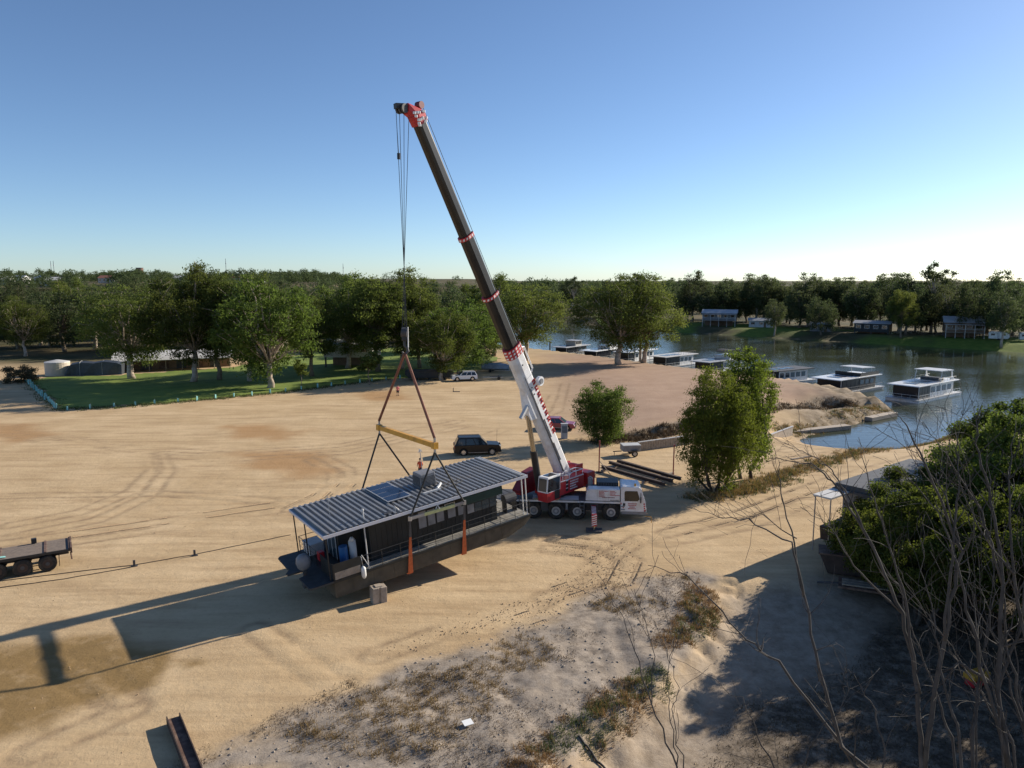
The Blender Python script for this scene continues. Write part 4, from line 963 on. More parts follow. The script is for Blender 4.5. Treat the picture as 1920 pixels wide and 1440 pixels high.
def wob(rng, a, b, k, amt):
    a, b = np.array(a, float), np.array(b, float); L = np.linalg.norm(b - a)
    pts = [a + (b - a) * i / k + (rng.normal(size=3) * amt * L if 0 < i < k else 0) for i in range(k + 1)]
    return pts
TREE_KINDS = {}
def tree_kind(key, seed, Ht, spread, fork, n_cl, cl_r, n_leaf, leaf, lm, bark, trunk_r, stems=1, droop=0.0, low=0.35, top_bias=0.0, flat=0.75, shape=1.0):
    rng = np.random.default_rng(seed)
    cen = []; rad = []
    tries = 0
    cz = Ht * (1 + low) / 2; hz = Ht * (1 - low) / 2
    while len(cen) < n_cl and tries < 9000:
        tries += 1
        d = rng.normal(size=3); d /= np.linalg.norm(d); rr = rng.random() ** 0.40
        q = np.array([d[0] * spread * rr, d[1] * spread * rr, cz + d[2] * hz * rr * 0.95])
        f = (q[2] - (cz - hz)) / (2 * hz)
        wmax = spread * (math.sin(math.pi * min(1, max(0.02, 0.18 + 0.75 * f))) ** shape)
        if math.hypot(q[0], q[1]) > wmax: continue
        r_ = cl_r * rng.uniform(0.65, 1.3)
        if any(np.linalg.norm(q - c_) < 0.62 * (r_ + r2) for c_, r2 in zip(cen, rad)): continue
        cen.append(q); rad.append(r_)
    cen = np.array(cen); rad = np.array(rad)
    v, f = leaf_cloud(rng, cen, rad, n_leaf, leaf, droop, flat)
    crown = fast_mesh('crown', v, f, lm)
    tb = MB()
    st = []
    for s_ in range(stems):
        a = 2 * math.pi * s_ / stems + rng.random()
        off = (0.0 if stems == 1 else 0.35 + 0.25 * rng.random())
        b0 = np.array([math.cos(a) * off, math.sin(a) * off, -0.25])
        lean = (0.05 if stems == 1 else 0.16) * Ht
        f0 = np.array([b0[0] + math.cos(a) * lean * rng.random(), b0[1] + math.sin(a) * lean * rng.random(), fork * Ht * rng.uniform(0.85, 1.1)])
        r0 = trunk_r / math.sqrt(stems)
        tb.tube([Vector(p_) for p_ in wob(rng, b0, f0, 4, 0.03)], [r0 * 1.35, r0 * 1.05, r0 * 0.95, r0 * 0.88, r0 * 0.8], 9); st.append((f0, r0 * 0.8))
    order = np.argsort(-rad)
    for i in order:                                   # a limb reaches into every clump
        f0, r0 = min(st, key=lambda s_: np.linalg.norm(s_[0][:2] - cen[i][:2]))
        tgt = cen[i]; mid = f0 * 0.5 + tgt * 0.5; mid[2] += 0.04 * Ht * rng.normal()
        L = np.linalg.norm(tgt - f0); r1 = min(r0 * 0.55, 0.02 + 0.013 * L)
        tb.tube([Vector(p_) for p_ in wob(rng, f0, mid, 2, 0.05)] + [Vector(p_) for p_ in wob(rng, mid, tgt, 2, 0.06)][1:], [r1, r1 * 0.85, r1 * 0.65, r1 * 0.42, r1 * 0.2], 6, caps=False)
        for _ in range(3):
            e = tgt + rng.normal(size=3) * rad[i] * 0.6
            tb.tube([Vector(tgt), Vector((tgt + e) / 2 + rng.normal(size=3) * 0.08 * rad[i]), Vector(e)], [r1 * 0.22, r1 * 0.16, r1 * 0.06], 4, caps=False)
    tm = bpy.data.meshes.new('trunk'); tm.from_pydata(tb.v, [], tb.f); tm.update(); tm.materials.append(M[bark])
    tm.polygons.foreach_set('use_smooth', [True] * len(tm.polygons))
    TREE_KINDS[key] = (tm, crown, Ht)
def tree(key, x, y, height, label, name='gum_tree', rz=None, group=None, wide=1.0, sink=0.0, cat='tree'):
    tm, cm, Ht = TREE_KINDS[key]
    t = thing(name, label, cat, (x, y, zg(x, y) - sink), rnd.uniform(0, 6.28) if rz is None else rz, group)
    s = height / Ht; t.scale = (s * wide, s * wide, s)
    for nm, me in (('trunk', tm), ('crown', cm)):
        o = bpy.data.objects.new(nm, me); col.objects.link(o); o.parent = t
    return t
#         key      seed  H  spread fork ncl clr nleaf leaf mat bark tr
tree_kind('gum_a', 11, 20, 6.6, 0.30, 48, 1.65, 30000, 0.36, 'leaf_gum', 'bark_pale', 0.42, low=0.16, droop=0.7)
tree_kind('gum_b', 12, 20, 7.6, 0.26, 54, 1.75, 33000, 0.36, 'leaf_gum', 'bark_pale', 0.48, low=0.22, droop=0.9)
tree_kind('gum_c', 13, 20, 5.4, 0.36, 38, 1.55, 24000, 0.36, 'leaf_gum', 'bark', 0.36, low=0.22, droop=0.8)
tree_kind('gum_lime', 14, 16, 6.2, 0.22, 46, 1.4, 26000, 0.34, 'leaf_mid', 'bark_pale', 0.36, low=0.14, droop=0.9)
tree_kind('far_a', 21, 20, 6.6, 0.3, 36, 1.8, 10000, 0.55, 'leaf_far', 'bark', 0.4, low=0.08, droop=0.7)
tree_kind('far_b', 22, 20, 7.8, 0.3, 42, 1.85, 11500, 0.55, 'leaf_far', 'bark', 0.4, low=0.06, droop=0.7)
tree_kind('far_c', 23, 20, 5.2, 0.4, 28, 1.8, 8000, 0.52, 'leaf_far', 'bark_pale', 0.4, low=0.22, droop=0.7)
tree_kind('sparse', 24, 22, 6.0, 0.5, 16, 1.4, 2600, 0.5, 'leaf_far', 'bark_pale', 0.36, low=0.55)
tree_kind('willow', 31, 7.0, 3.1, 0.18, 44, 0.85, 30000, 0.20, 'leaf_mid', 'bark_dark', 0.22, stems=4, low=0.12, droop=1.6)
tree_kind('willow_tall', 32, 12.5, 4.0, 0.16, 74, 0.95, 52000, 0.22, 'leaf_lime', 'bark_dark', 0.30, stems=6, low=0.10, droop=1.7, shape=0.8)
tree_kind('willow_slim', 35, 12.5, 2.4, 0.3, 46, 0.85, 30000, 0.22, 'leaf_lime', 'bark_dark', 0.2, stems=2, low=0.12, droop=1.7, shape=0.7)
tree_kind('shrub_a', 41, 6.0, 3.7, 0.12, 90, 0.62, 60000, 0.15, 'leaf_shrub', 'bark_dark', 0.20, stems=5, low=-0.05)
tree_kind('shrub_b', 42, 9.0, 4.4, 0.2, 95, 0.75, 60000, 0.17, 'leaf_shrub', 'bark_dark', 0.26, stems=3, low=0.12)
tree_kind('bush', 43, 2.8, 2.0, 0.1, 20, 0.6, 7000, 0.16, 'leaf_bush', 'bark_dark', 0.10, stems=4, low=-0.1)
tree_kind('sapling', 44, 5.0, 1.1, 0.45, 10, 0.5, 1800, 0.26, 'leaf_gum', 'bark', 0.06, low=0.4)

def gpx(px, py): q = G(px, py); return q.x, q.y
# trees on the lawn, left to right
for key, px, py, h_, lab, wd in (
    ('gum_b', 248, 710, 17.5, 'broad dark gum with a forked pale trunk beside the long shed', 1.15),
    ('gum_a', 362, 716, 20.5, 'tall gum with a leaning pale double trunk in front of the long shed', 0.95),
    ('gum_c', 411, 712, 20.0, 'slim dark-trunked gum at the right end of the long shed', 0.9),
    ('gum_b', 470, 715, 19.5, 'big gum with a thick dark trunk in the middle of the lawn', 0.8),
    ('gum_lime', 507, 727, 19.0, 'bright green spreading gum standing nearest the lawn edge', 1.0),
    ('gum_c', 586, 706, 16.5, 'gum just left of the raised cream house', 0.95),
    ('gum_a', 652, 690, 19.0, 'tall gum rising behind the raised cream house', 1.0),
    ('gum_c', 709, 697, 19.5, 'gum with a thin white trunk right of the cream house', 1.1),
    ('gum_a', 752, 692, 20.0, 'tall gum directly behind the crane hook', 0.95),
    ('gum_c', 787, 690, 17.0, 'dark gum behind the moored black barge', 1.0),
    ('gum_lime', 828, 713, 13.0, 'low rounded gum beside the black barge on the lawn edge', 1.0),
    ('gum_lime', 862, 703, 14.5, 'bright rounded gum behind the white four-wheel drive', 1.05),
    ('gum_lime', 905, 690, 12.5, 'small bright gum left of the covered runabout', 0.95),
    ('gum_b', 985, 676, 17.5, 'big spreading gum behind the crane boom', 1.1),
    ('gum_a', 925, 668, 19.0, 'tall dark gum behind the boom, left of the spreading one', 1.0),
):
    x, y = gpx(px, py); tree(key, x, y, h_ * 1.06, lab, wide=wd * 1.16)
x, y = gpx(566, 727); tree('sapling', x, y, 5.0, 'slender young tree near the lawn edge', 'young_tree')
x, y = gpx(692, 722); tree('sapling', x, y, 6.0, 'young tree in front of the cream house', 'young_tree', wide=1.5)
x, y = gpx(38, 716); tree('bush', x, y, 3.4, 'round brownish bush at the far left corner of the lawn', 'bush', cat='bush', wide=1.3)
x, y = gpx(48, 668); tree('gum_b', x, y, 15.5, 'spreading tree on dry ground at the far left edge', wide=0.95)
x, y = gpx(120, 650); tree('gum_a', x, y, 17, 'tree left of the shed on the dry paddock', wide=1.1)
# riverside pair
x, y = gpx(1160, 684); tree('gum_b', x, y, 21, 'large spreading river gum on the bank, left of a close pair', wide=1.25, rz=0.6)
x, y = gpx(1206, 680); tree('gum_a', x, y, 19.5, 'large river gum with a pale thick trunk, right of a close pair', wide=1.25)
x, y = gpx(1200, 672); tree('sparse', x, y, 24, 'thin open-topped gum rising behind the riverside pair', wide=0.8)
# trees in the yard
x, y = gpx(1128, 828); tree('willow', x, y, 7.2, 'small rounded weeping tree behind the crane', 'weeping_tree', wide=1.0)
x, y = gpx(1340, 920); tree('willow_tall', x, y, 11.0, 'tall bright weeping tree with many stems right of the crane', 'weeping_tree', rz=1.0, wide=0.92)
x, y = gpx(1398, 898); tree('willow_slim', x, y, 12.9, 'slender upright weeping tree rising behind the many-stemmed one', 'weeping_tree', rz=2.0)
# wood behind the lawn and on the town slope
r_ = random.Random(101)
wood_lab = 'gum among the dense wood behind the lawn'
spots = []
for px in range(-40, 900, 34):
    for row, (ybase, hlo, hhi) in enumerate(((205, 15, 20), (245, 15, 20), (300, 14, 19))):
        yy = ybase + r_.uniform(-16, 16); xx = (px + r_.uniform(-16, 16) - 960) / FPX * yy
        if sdist(np.array([xx]), np.array([yy]), RIVER)[0] < 6: continue
        if 560 < px < 700 and row == 0: continue
        spots.append((xx, yy, r_.uniform(hlo, hhi)))
for xx, yy, hh in spots:
    tree(r_.choice(('far_a', 'far_b', 'far_a', 'far_c', 'gum_a')), xx, yy, hh, wood_lab, group='wood behind the lawn', wide=r_.uniform(1.0, 1.3))
# the far wooded slope below the town reads as one mass: light trees merged into one object
def mass(name, spots, lm):
    rg = np.random.default_rng(9); V = []
    for xx, yy, hh, ww in spots:
        nc = 16; a = rg.random(nc) * 6.283; rr = np.sqrt(rg.random(nc)) * ww * 0.62; zz = hh * (0.25 + 0.62 * rg.random(nc)) * (1 - 0.25 * (rr / ww))
        cen = np.stack([np.cos(a) * rr, np.sin(a) * rr, zz], 1) + [xx, yy, zg(xx, yy)]
        v, f = leaf_cloud(rg, cen, np.full(nc, hh * 0.17), 700, hh * 0.09, 0.7); V.append(v)
    V = np.concatenate(V); o = bpy.data.objects.new(name, fast_mesh(name, V, np.arange(len(V)).reshape(-1, 4), lm)); col.objects.link(o); o['kind'] = 'stuff'
sp_ = []
for k in range(300):
    yy = 330 + 470 * r_.random() ** 0.85; px = r_.uniform(-80, 870); xx = (px - 960) / FPX * yy
    if sdist(np.array([xx]), np.array([yy]), RIVER)[0] < 8: continue
    sp_.append((xx, yy, r_.uniform(8, 14), r_.uniform(6, 11)))
for k in range(170):
    yy = r_.uniform(600, 1000); px = r_.uniform(-80, 960); xx = (px - 960) / FPX * yy
    if sdist(np.array([xx]), np.array([yy]), RIVER)[0] < 8: continue
    sp_.append((xx, yy, r_.uniform(9, 14), r_.uniform(8, 15)))
for k in range(120):
    px = r_.uniform(820, 2050); yy = r_.uniform(560, 1700); xx = (px - 960) / FPX * yy
    if sdist(np.array([xx]), np.array([yy]), RIVER)[0] < 10: continue
    sp_.append((xx, yy, r_.uniform(11, 17), r_.uniform(10, 26)))
for k in range(110):
    px = r_.uniform(840, 1330); yy = r_.uniform(400, 760); xx = (px - 960) / FPX * yy
    if sdist(np.array([xx]), np.array([yy]), RIVER)[0] < 8: continue
    sp_.append((xx, yy, r_.uniform(13, 19), r_.uniform(9, 15)))
mass('distant_wood', sp_, 'leaf_far')
# far bank, right of the riverside pair
bank_front = [(1452, 268), (1540, 260), (1690, 243), (1880, 219)]
far_l = 'tall gum in the row along the opposite river bank'
bankx = []
for k in range(46):
    px = 1275 + k * 15 + r_.uniform(-7, 7)
    t = (px - 1290) / 630.0
    ybk = 297 - 80 * t + r_.uniform(4, 40) + (16 if px < 1480 else 4)
    xx = (px - 960) / FPX * ybk
    if sdist(np.array([xx]), np.array([ybk]), RIVER)[0] < 7: ybk += 14; xx = (px - 960) / FPX * ybk
    tree(r_.choice(('far_a', 'far_b', 'far_c', 'far_a')), xx, ybk, r_.uniform(15.5, 23.5), far_l, group='gums on the opposite bank', wide=r_.uniform(0.85, 1.15))
for k, (px, yb) in enumerate(bank_front):
    tree(('far_c', 'far_b', 'gum_c')[k % 3], (px - 960) / FPX * yb, yb, 15 + (k * 7) % 6, ('first', 'second', 'third', 'fourth', 'fifth', 'sixth', 'seventh', 'eighth', 'ninth')[k] + ' from the left of the gums at the water edge of the opposite bank', group='front gums on the opposite bank', wide=0.9)
for k in range(50):
    px = 1020 + r_.uniform(0, 1000); ybk = r_.uniform(330, 560); xx = (px - 960) / FPX * ybk
    if sdist(np.array([xx]), np.array([ybk]), RIVER)[0] < 10: continue
    tree(r_.choice(('far_a', 'far_b', 'far_c')), xx, ybk, r_.uniform(14, 21), 'distant gum behind the opposite bank', group='distant gums behind the opposite bank', wide=1.1)
for px, yb, hh in ((1745, 262, 26), (1190, 420, 22), (1075, 400, 21)):
    tree('sparse', (px - 960) / FPX * yb, yb, hh, {1745: 'open-crowned tall gum above the opposite bank houses', 1190: 'thin gum on the far bank behind the riverside pair', 1075: 'thin tall gum on the far bank left of the riverside pair'}[px])
# dense shrubs at the right
for key, x, y, h_, lab, wd in (
    ('shrub_a', 23.6, 43.9, 5.9, 'broad green shrub nearest the carport posts', 1.0),
    ('shrub_a', 26.4, 47.2, 5.9, 'shrub growing against the side of the grey houseboat on land', 1.0),
    ('shrub_a', 29.4, 50.5, 6.0, 'dense shrub hiding the grey houseboat on land', 1.1),
    ('shrub_a', 28.6, 45.4, 6.6, 'middle-height shrub behind the bare branches', 1.0),
    ('shrub_b', 32.8, 47.0, 10.2, 'tallest wattle tree at the right edge of the picture', 0.95),
    ('shrub_b', 23.2, 39.8, 8.0, 'dark wattle directly behind the bare dead branches', 0.85),
    ('shrub_b', 28.2, 38.6, 8.8, 'dark wattle right of the one behind the bare branches', 0.9),
    ('shrub_b', 32.6, 40.5, 7.0, 'yellow-green wattle at the right edge below the tallest one', 0.95),
    ('shrub_a', 29.6, 34.8, 5.2, 'shaded shrub at the right edge behind the dead trunks', 1.0),
    ('shrub_b', 38.5, 54.0, 10.0, 'tall wattle behind the shrubs at the far right', 1.1),
    ('shrub_b', 36.5, 36.0, 10.5, 'tall wattle standing just outside the right edge', 1.2),
    ('shrub_b', 31.0, 28.5, 10.0, 'wattle beyond the lower right corner', 1.2),
    ('shrub_b', 25.5, 24.5, 8.5, 'wattle standing below the lower right corner', 1.1),
):
    tree(key, x, y, h_, lab, 'wattle_shrub' if key == 'shrub_a' else 'wattle_tree', wide=wd, cat='shrub' if key == 'shrub_a' else 'tree')
# ------------------------------------------------------------------ vehicles
def car(name, label, loc, rz, L, W, Hh, paint, kind='wagon', cat='car'):
    """built along +x (nose), wheels on z=0"""
    t = thing(name, label, cat, loc, rz)
    wr = 0.37 if kind != 'hatch' else 0.33
    fx, rx = L / 2 - 0.95, -L / 2 + 0.95
    bz = 0.30; wz = 0.98 * Hh * 0.56
    hoodz = wz + 0.06
    def arch(cx): return [(cx + wr * 1.22 * math.cos(a), wr + wr * 1.22 * math.sin(a)) for a in [math.pi * k / 6 for k in range(7)]]
    low = [(-L / 2, bz + 0.1)] + [(-L / 2 + 0.05, bz)]
    low = [(-L / 2, bz + 0.12), (-L / 2 + 0.06, bz)] + arch(rx)[::-1] + arch(fx)[::-1] + [(L / 2 - 0.1, bz), (L / 2, bz + 0.14), (L / 2 - 0.02, hoodz - 0.22), (L / 2 - 0.18, hoodz - 0.03), (L / 2 - 1.25, hoodz + 0.06), (-L / 2 + 0.03, hoodz + 0.04)]
    q = MB()
    # body as thin slices across the width so the sides can tuck in
    def sec(poly, y, sx=1.0, dz=0.0): return [Vector((a * sx, y, b_ + dz)) for a, b_ in poly]
    n = len(low)
    q.loft([sec(low, -W / 2 + 0.06, 0.985), sec(low, -W / 2), sec(low, W / 2), sec(low, W / 2 - 0.06, 0.985)][0:0] or [sec(low, -W / 2), sec(low, W / 2)])
    body = q.build('body', paint, t, bevel=0.04)
    if kind == 'wagon': cab = [(-L / 2 + 0.04, wz), (L / 2 - 1.25, wz), (L / 2 - 2.15, Hh), (-L / 2 + 0.45, Hh)]
    else: cab = [(-L / 2 + 0.05, wz), (L / 2 - 1.05, wz), (L / 2 - 1.95, Hh), (-L / 2 + 0.85, Hh - 0.02)]
    ins = 0.16
    def cab_pts(off):
        r0 = [Vector((a, (-W / 2 + 0.03 + (ins if b_ > wz + 0.01 else 0) - off), b_)) for a, b_ in cab]
        r1 = [Vector((a, -(-W / 2 + 0.03 + (ins if b_ > wz + 0.01 else 0) - off), b_)) for a, b_ in cab]
        return r0, r1
    r0, r1 = cab_pts(0.0)
    top = MB().loft([r0, r1]).build('cabin', paint, t, bevel=0.05)
    def lerp2(p_, q_, f): return p_ + (q_ - p_) * f
    for r__, sg, off in ((r0, -1, 0.012), (r1, 1, 0.012)):
        A, B, C, Dq = r__          # rear low, front low, front top, rear top
        o_ = Vector((0, sg * off, 0))
        for f0, f1, nm in ((0.04, 0.30, 'rear_quarter_window'), (0.33, 0.60, 'rear_door_window'), (0.63, 0.93, 'front_door_window')):
            lo0, lo1 = lerp2(A, B, f0), lerp2(A, B, f1); hi0, hi1 = lerp2(Dq, C, min(1, f0 + 0.02)), lerp2(Dq, C, min(0.99, f1 * 1.02))
            P_ = [lerp2(lo0, hi0, 0.10) + o_, lerp2(lo1, hi1, 0.10) + o_, lerp2(lo1, hi1, 0.84) + o_, lerp2(lo0, hi0, 0.84) + o_]
            MB().quad(*P_).build(nm, 'glass_dark', top)
    for (i, j), nm in (((1, 2), 'windscreen'), ((0, 3), 'rear_window')):
        a0, b0, a1, b1 = r0[i], r0[j], r1[i], r1[j]
        nn = Vector((1 if i == 1 else -1, 0, 0.5)).normalized() * 0.012
        MB().quad(lerp2(lerp2(a0, b0, .08), lerp2(a1, b1, .08), .06) + nn, lerp2(lerp2(a0, b0, .08), lerp2(a1, b1, .08), .94) + nn, lerp2(lerp2(a0, b0, .9), lerp2(a1, b1, .9), .92) + nn, lerp2(lerp2(a0, b0, .9), lerp2(a1, b1, .9), .08) + nn).build(nm, 'glass_blue', top)
    for cx in (fx, rx):
        for s_ in (-1, 1):
            q = MB(); q.tube([(cx, s_ * (W / 2 - 0.24), wr), (cx, s_ * (W / 2 - 0.03), wr), (cx, s_ * (W / 2 + 0.0), wr)], [wr, wr, wr * 0.9], 22); w_ = q.build('wheel', 'rubber', t)
            MB().cyl((cx, s_ * (W / 2 - 0.02), wr), (cx, s_ * (W / 2 + 0.012), wr), wr * 0.62, n=16).build('rim', 'alloy', w_)
    for s_ in (-1, 1):
        MB().box((L / 2 - 0.07, s_ * (W / 2 - 0.25), hoodz - 0.16), (0.1, 0.36, 0.16)).build('headlight', 'lamp_clear', t)
        MB().box((-L / 2 - 0.0, s_ * (W / 2 - 0.16), wz - 0.1), (0.06, 0.22, 0.3)).build('tail_light', 'lamp_red', t)
        MB().box((L / 2 - 1.45, s_ * (W / 2 + 0.08), wz + 0.06), (0.12, 0.18, 0.14)).build('mirror', paint, t)
        if kind == 'wagon': MB().b2(-L / 2 + 0.4, L / 2 - 2.2, s_ * (W / 2 - 0.28) - 0.02, s_ * (W / 2 - 0.28) + 0.02, Hh + 0.03, Hh + 0.07).build('roof_rail', 'dark_grey', t)
        MB().b2(rx + 0.5, fx - 0.5, s_ * (W / 2 + 0.01) - 0.03, s_ * (W / 2 + 0.01) + 0.03, bz + 0.02, bz + 0.07).build('side_step', 'steel', t)
    MB().b2(L / 2 - 0.03, L / 2 + 0.03, -W / 2 + 0.5, W / 2 - 0.5, hoodz - 0.26, hoodz - 0.06).build('grille', 'black_metal', t)
    MB().b2(-L / 2 - 0.05, -L / 2 + 0.04, -W / 2 + 0.05, W / 2 - 0.05, bz + 0.02, bz + 0.26).build('rear_bumper', 'black_metal', t)
    MB().b2(L / 2 - 0.05, L / 2 + 0.05, -W / 2 + 0.08, W / 2 - 0.08, bz, bz + 0.22).build('front_bumper', 'black_metal' if paint != 'paint_white' else paint, t)
    MB().b2(-L / 2 + 0.3, L / 2 - 0.3, -W / 2 + 0.15, W / 2 - 0.15, 0.22, 0.5).build('underbody', 'black_metal', t)
    return t
def mid(a, b): return (a + b) / 2
a_, b_ = G(852, 856), G(937, 851)
suv = car('four_wheel_drive', 'black four-wheel-drive wagon parked behind the houseboat', Vector((-3.75, 77.7, zg(-3.75, 77.7))), R(8), 4.95, 1.96, 1.92, 'paint_black')
MB().tube([(2.2, 0.7, 1.1), (2.25, 0.72, 2.4)], 0.012, 4).build('aerial', 'black_metal', suv)
car('four_wheel_drive', 'white wagon parked at the lawn edge under the gums', Vector((-8.9, 135.9, zg(-8.9, 135.9))), R(180 + 14), 4.75, 1.9, 1.75, 'paint_white')
car('hatchback', 'dark red hatchback parked behind the crane boom', Vector((5.7, 90.9, zg(5.7, 90.9))), R(-12), 4.5, 1.85, 1.52, 'paint_red', 'hatch')

# flatbed trailer at the left edge
fr = G(92, 1066)
ftz = thing('flatbed_trailer', 'dark flatbed semi-trailer with timber deck entering at the left edge', 'trailer', (-31.2, 45.7, 0), R(32))
q = MB(); q.b2(-10, 2.35, -1.25, 1.25, 1.12, 1.26); fd = q.build('deck', 'black_metal', ftz)
for k in range(14):
    MB().b2(-9.9, 2.05, -1.2 + k * 0.172, -1.045 + k * 0.172, 1.26, 1.285).build('deck_board', 'timber_deck', fd)
for x in (-7.2, -4.4, -1.6, 0.85, 2.2): MB().b2(x, x + 0.14, -1.22, 1.22, 1.285, 1.33).build('cross_bearer', 'rust', fd)
MB().b2(2.3, 2.4, -1.27, 1.27, 1.0, 1.36).build('tail_beam', 'rust', ftz)
for y in (-0.45, 0.45): MB().b2(-10, 2.2, y - 0.09, y + 0.09, 0.75, 1.12).build('chassis_rail', 'black_metal', ftz)
for x in (1.0, -0.35, -1.7, -3.05):
    for s_ in (-1, 1):
        q = MB(); q.tube([(x, s_ * 0.75, 0.52), (x, s_ * 0.8, 0.52), (x, s_ * 1.2, 0.52), (x, s_ * 1.24, 0.52)], [0.46, 0.52, 0.52, 0.46], 24); w_ = q.build('wheel', 'rubber', ftz)
        q = MB(); q.tube([(x, s_ * 1.2, 0.52), (x, s_ * 1.247, 0.52)], [0.30, 0.29], 18); q.build('rim', 'rust_dark', w_)
        MB().cyl((x, s_ * 1.2, 0.52), (x, s_ * 1.27, 0.52), 0.12, n=10).build('hub', 'dark_grey', w_)
for s_ in (-1, 1):
    MB().b2(1.62, 1.66, s_ * 1.0 - 0.24, s_ * 1.0 + 0.24, 0.25, 1.0).build('mud_flap', 'rust_dark', ftz)
    MB().tube([(2.3, s_ * 1.15, 1.05), (2.34, s_ * 1.17, 0.55)], 0.05, 6).build('tail_leg', 'rust', ftz)
q = MB(); q.box((0.3, 1.1, 1.48), (0.3, 0.26, 0.3)); q.build('ratchet_box', 'black_metal', ftz)
q = MB(); q.tube([(-2.4, -0.9, 1.33), (-2.1, -0.95, 1.4), (-1.8, -0.85, 1.33), (-1.5, -1.0, 1.38), (-1.2, -0.9, 1.33)], 0.06, 6); q.build('tie_down_chain', 'teal', ftz)

# box trailer near the retaining wall
bt = thing('box_trailer', 'small grey enclosed box trailer beside the retaining wall', 'trailer', (12.6, 76.9, zg(12.6, 76.9)), R(8))
MB().b2(-0.95, 0.95, -0.65, 0.65, 0.55, 1.15).build('body', 'mid_grey', bt, bevel=0.03)
MB().b2(-0.98, 0.98, -0.68, 0.68, 1.15, 1.24).build('lid', 'light_grey', bt, bevel=0.02)
for s_ in (-1, 1):
    q = MB(); q.cyl((0.25, s_ * 0.68, 0.33), (0.25, s_ * 0.86, 0.33), 0.33, n=18); w_ = q.build('wheel', 'rubber', bt)
    MB().cyl((0.25, s_ * 0.86, 0.33), (0.25, s_ * 0.875, 0.33), 0.19, n=12).build('rim', 'rim', w_)
    MB().b2(-0.12, 0.62, s_ * 0.77 - 0.12, s_ * 0.77 + 0.12, 0.68, 0.72).build('mudguard', 'dark_grey', bt)
q = MB(); q.beam((-0.95, 0, 0.5), (-1.9, 0, 0.48), 0.09, 0.09); q.tube([(-1.75, 0, 0.5), (-1.75, 0, 0.02)], 0.03, 6); q.build('drawbar', 'dark_grey', bt)

# steel beams on bearers, propped posts
bg_ = 'steel beams laid out behind the crane'
for k, (ax, ay, bx, by, lab) in enumerate(((1128, 872, 1247, 905, 'rusty steel beam lying nearest the crane cab'), (1142, 864, 1262, 899, 'rusty steel beam second from the crane cab'), (1157, 861, 1277, 895, 'longest rusty steel beam on the far side of the row'), (1085, 890, 1112, 900, 'short rusty beam end showing behind the red superstructure'), (1085, 880, 1116, 890, 'rusty beam passing behind the crane, above the short one'))):
    p0, p1 = G(ax, ay, 0.55), G(bx, by, 0.55)
    if k > 2: p0 = p0 + (p0 - p1) * 0.8
    t = thing('steel_beam', lab, 'steel beam', p0.lerp(p1, 0.5) - Vector((0, 0, 0.28)), math.atan2(p1.y - p0.y, p1.x - p0.x), bg_)
    L_ = (p1 - p0).length
    MB().b2(-L_ / 2, L_ / 2, -0.15, 0.15, 0.25, 0.28).build('top_flange', 'rust_dark', t)
    MB().b2(-L_ / 2, L_ / 2, -0.02, 0.02, 0.028, 0.25).build('web', 'rust_dark', t)
    MB().b2(-L_ / 2, L_ / 2, -0.15, 0.15, 0.0, 0.028).build('bottom_flange', 'rust_dark', t)
for k, (ax, ay, bx, by, lab) in enumerate(((1128, 884, 1178, 868, 'timber bearer under the left ends of the steel beams'), (1205, 905, 1262, 888, 'timber bearer under the right ends of the steel beams'))):
    p0, p1 = G(ax, ay, 0.13), G(bx, by, 0.13)
    o = MB().beam((p0 - p1) / 2, (p1 - p0) / 2, 0.25, 0.27).build('timber_bearer', 'timber_grey'); o.location = (p0 + p1) / 2; tag(o, lab, 'timber')
for (px, py, h_, lab) in ((1123, 886, 3.1, 'dark red steel post standing behind the crane engine housing'), (1262, 893, 3.0, 'dark red steel post at the right end of the beams')):
    p0 = G(px, py); t = thing('steel_post', lab, 'post', p0)
    MB().cyl((0, 0, 0), (0.02, 0, h_), 0.06, n=8).build('pole', 'red_post', t)
    MB().b2(-0.25, 0.25, -0.25, 0.25, 0, 0.06).build('base_plate', 'rust_dark', t)
    MB().cyl((0.02, 0, h_), (0.02, 0, h_ + 0.06), 0.08, n=8).build('cap', 'red_post', t)
    if px == 1123: MB().tube([(0, 0, 1.2), (1.0, -0.9, 0.05)], 0.035, 5).build('brace', 'timber_grey', t)

# power pillar, concrete block, steel channel, bits on the ground
pp = thing('power_pillar', 'grey metal power pillar standing by the red hatchback', 'pillar', G(1058, 822))
MB().b2(-0.38, 0.38, -0.2, 0.2, 0, 1.72).build('cabinet', 'light_grey', pp, bevel=0.02)
MB().b2(-0.42, 0.42, -0.24, 0.24, 1.72, 1.80).build('cap', 'light_grey', pp)
MB().b2(-0.3, 0.3, -0.215, -0.2, 0.7, 1.5).build('door', 'mid_grey', pp)
cbk = thing('concrete_block', 'grooved concrete block standing on the sand under the houseboat', 'block', (-7.75, 40.75, zg(-7.75, 40.75) - 0.02), R(28))
q = MB(); q.prism([(-0.42, -0.32), (-0.06, -0.32), (-0.04, -0.22), (0.06, -0.22), (0.08, -0.32), (0.42, -0.32), (0.42, 0.32), (-0.42, 0.32)], (0, 0, 0), (1, 0, 0), (0, 1, 0), (0, 0, 0.95)); q.build('block', 'concrete', cbk, bevel=0.02)
MB().b2(-0.2, 0.2, -0.15, 0.25, 0.95, 1.0).build('top_ridge', 'concrete', cbk)
c0, c1 = G(332, 1368, 0.1), G(372, 1470, 0.1)
ch = thing('steel_channel', 'rusty steel channel beam lying on the sand at the bottom edge', 'steel channel', c0.lerp(c1, 0.5) - Vector((0, 0, 0.08)), math.atan2(c1.y - c0.y, c1.x - c0.x))
Lc = (c1 - c0).length + 1.6
MB().b2(-Lc / 2, Lc / 2, -0.24, 0.24, 0.16, 0.19).build('web', 'rust', ch)
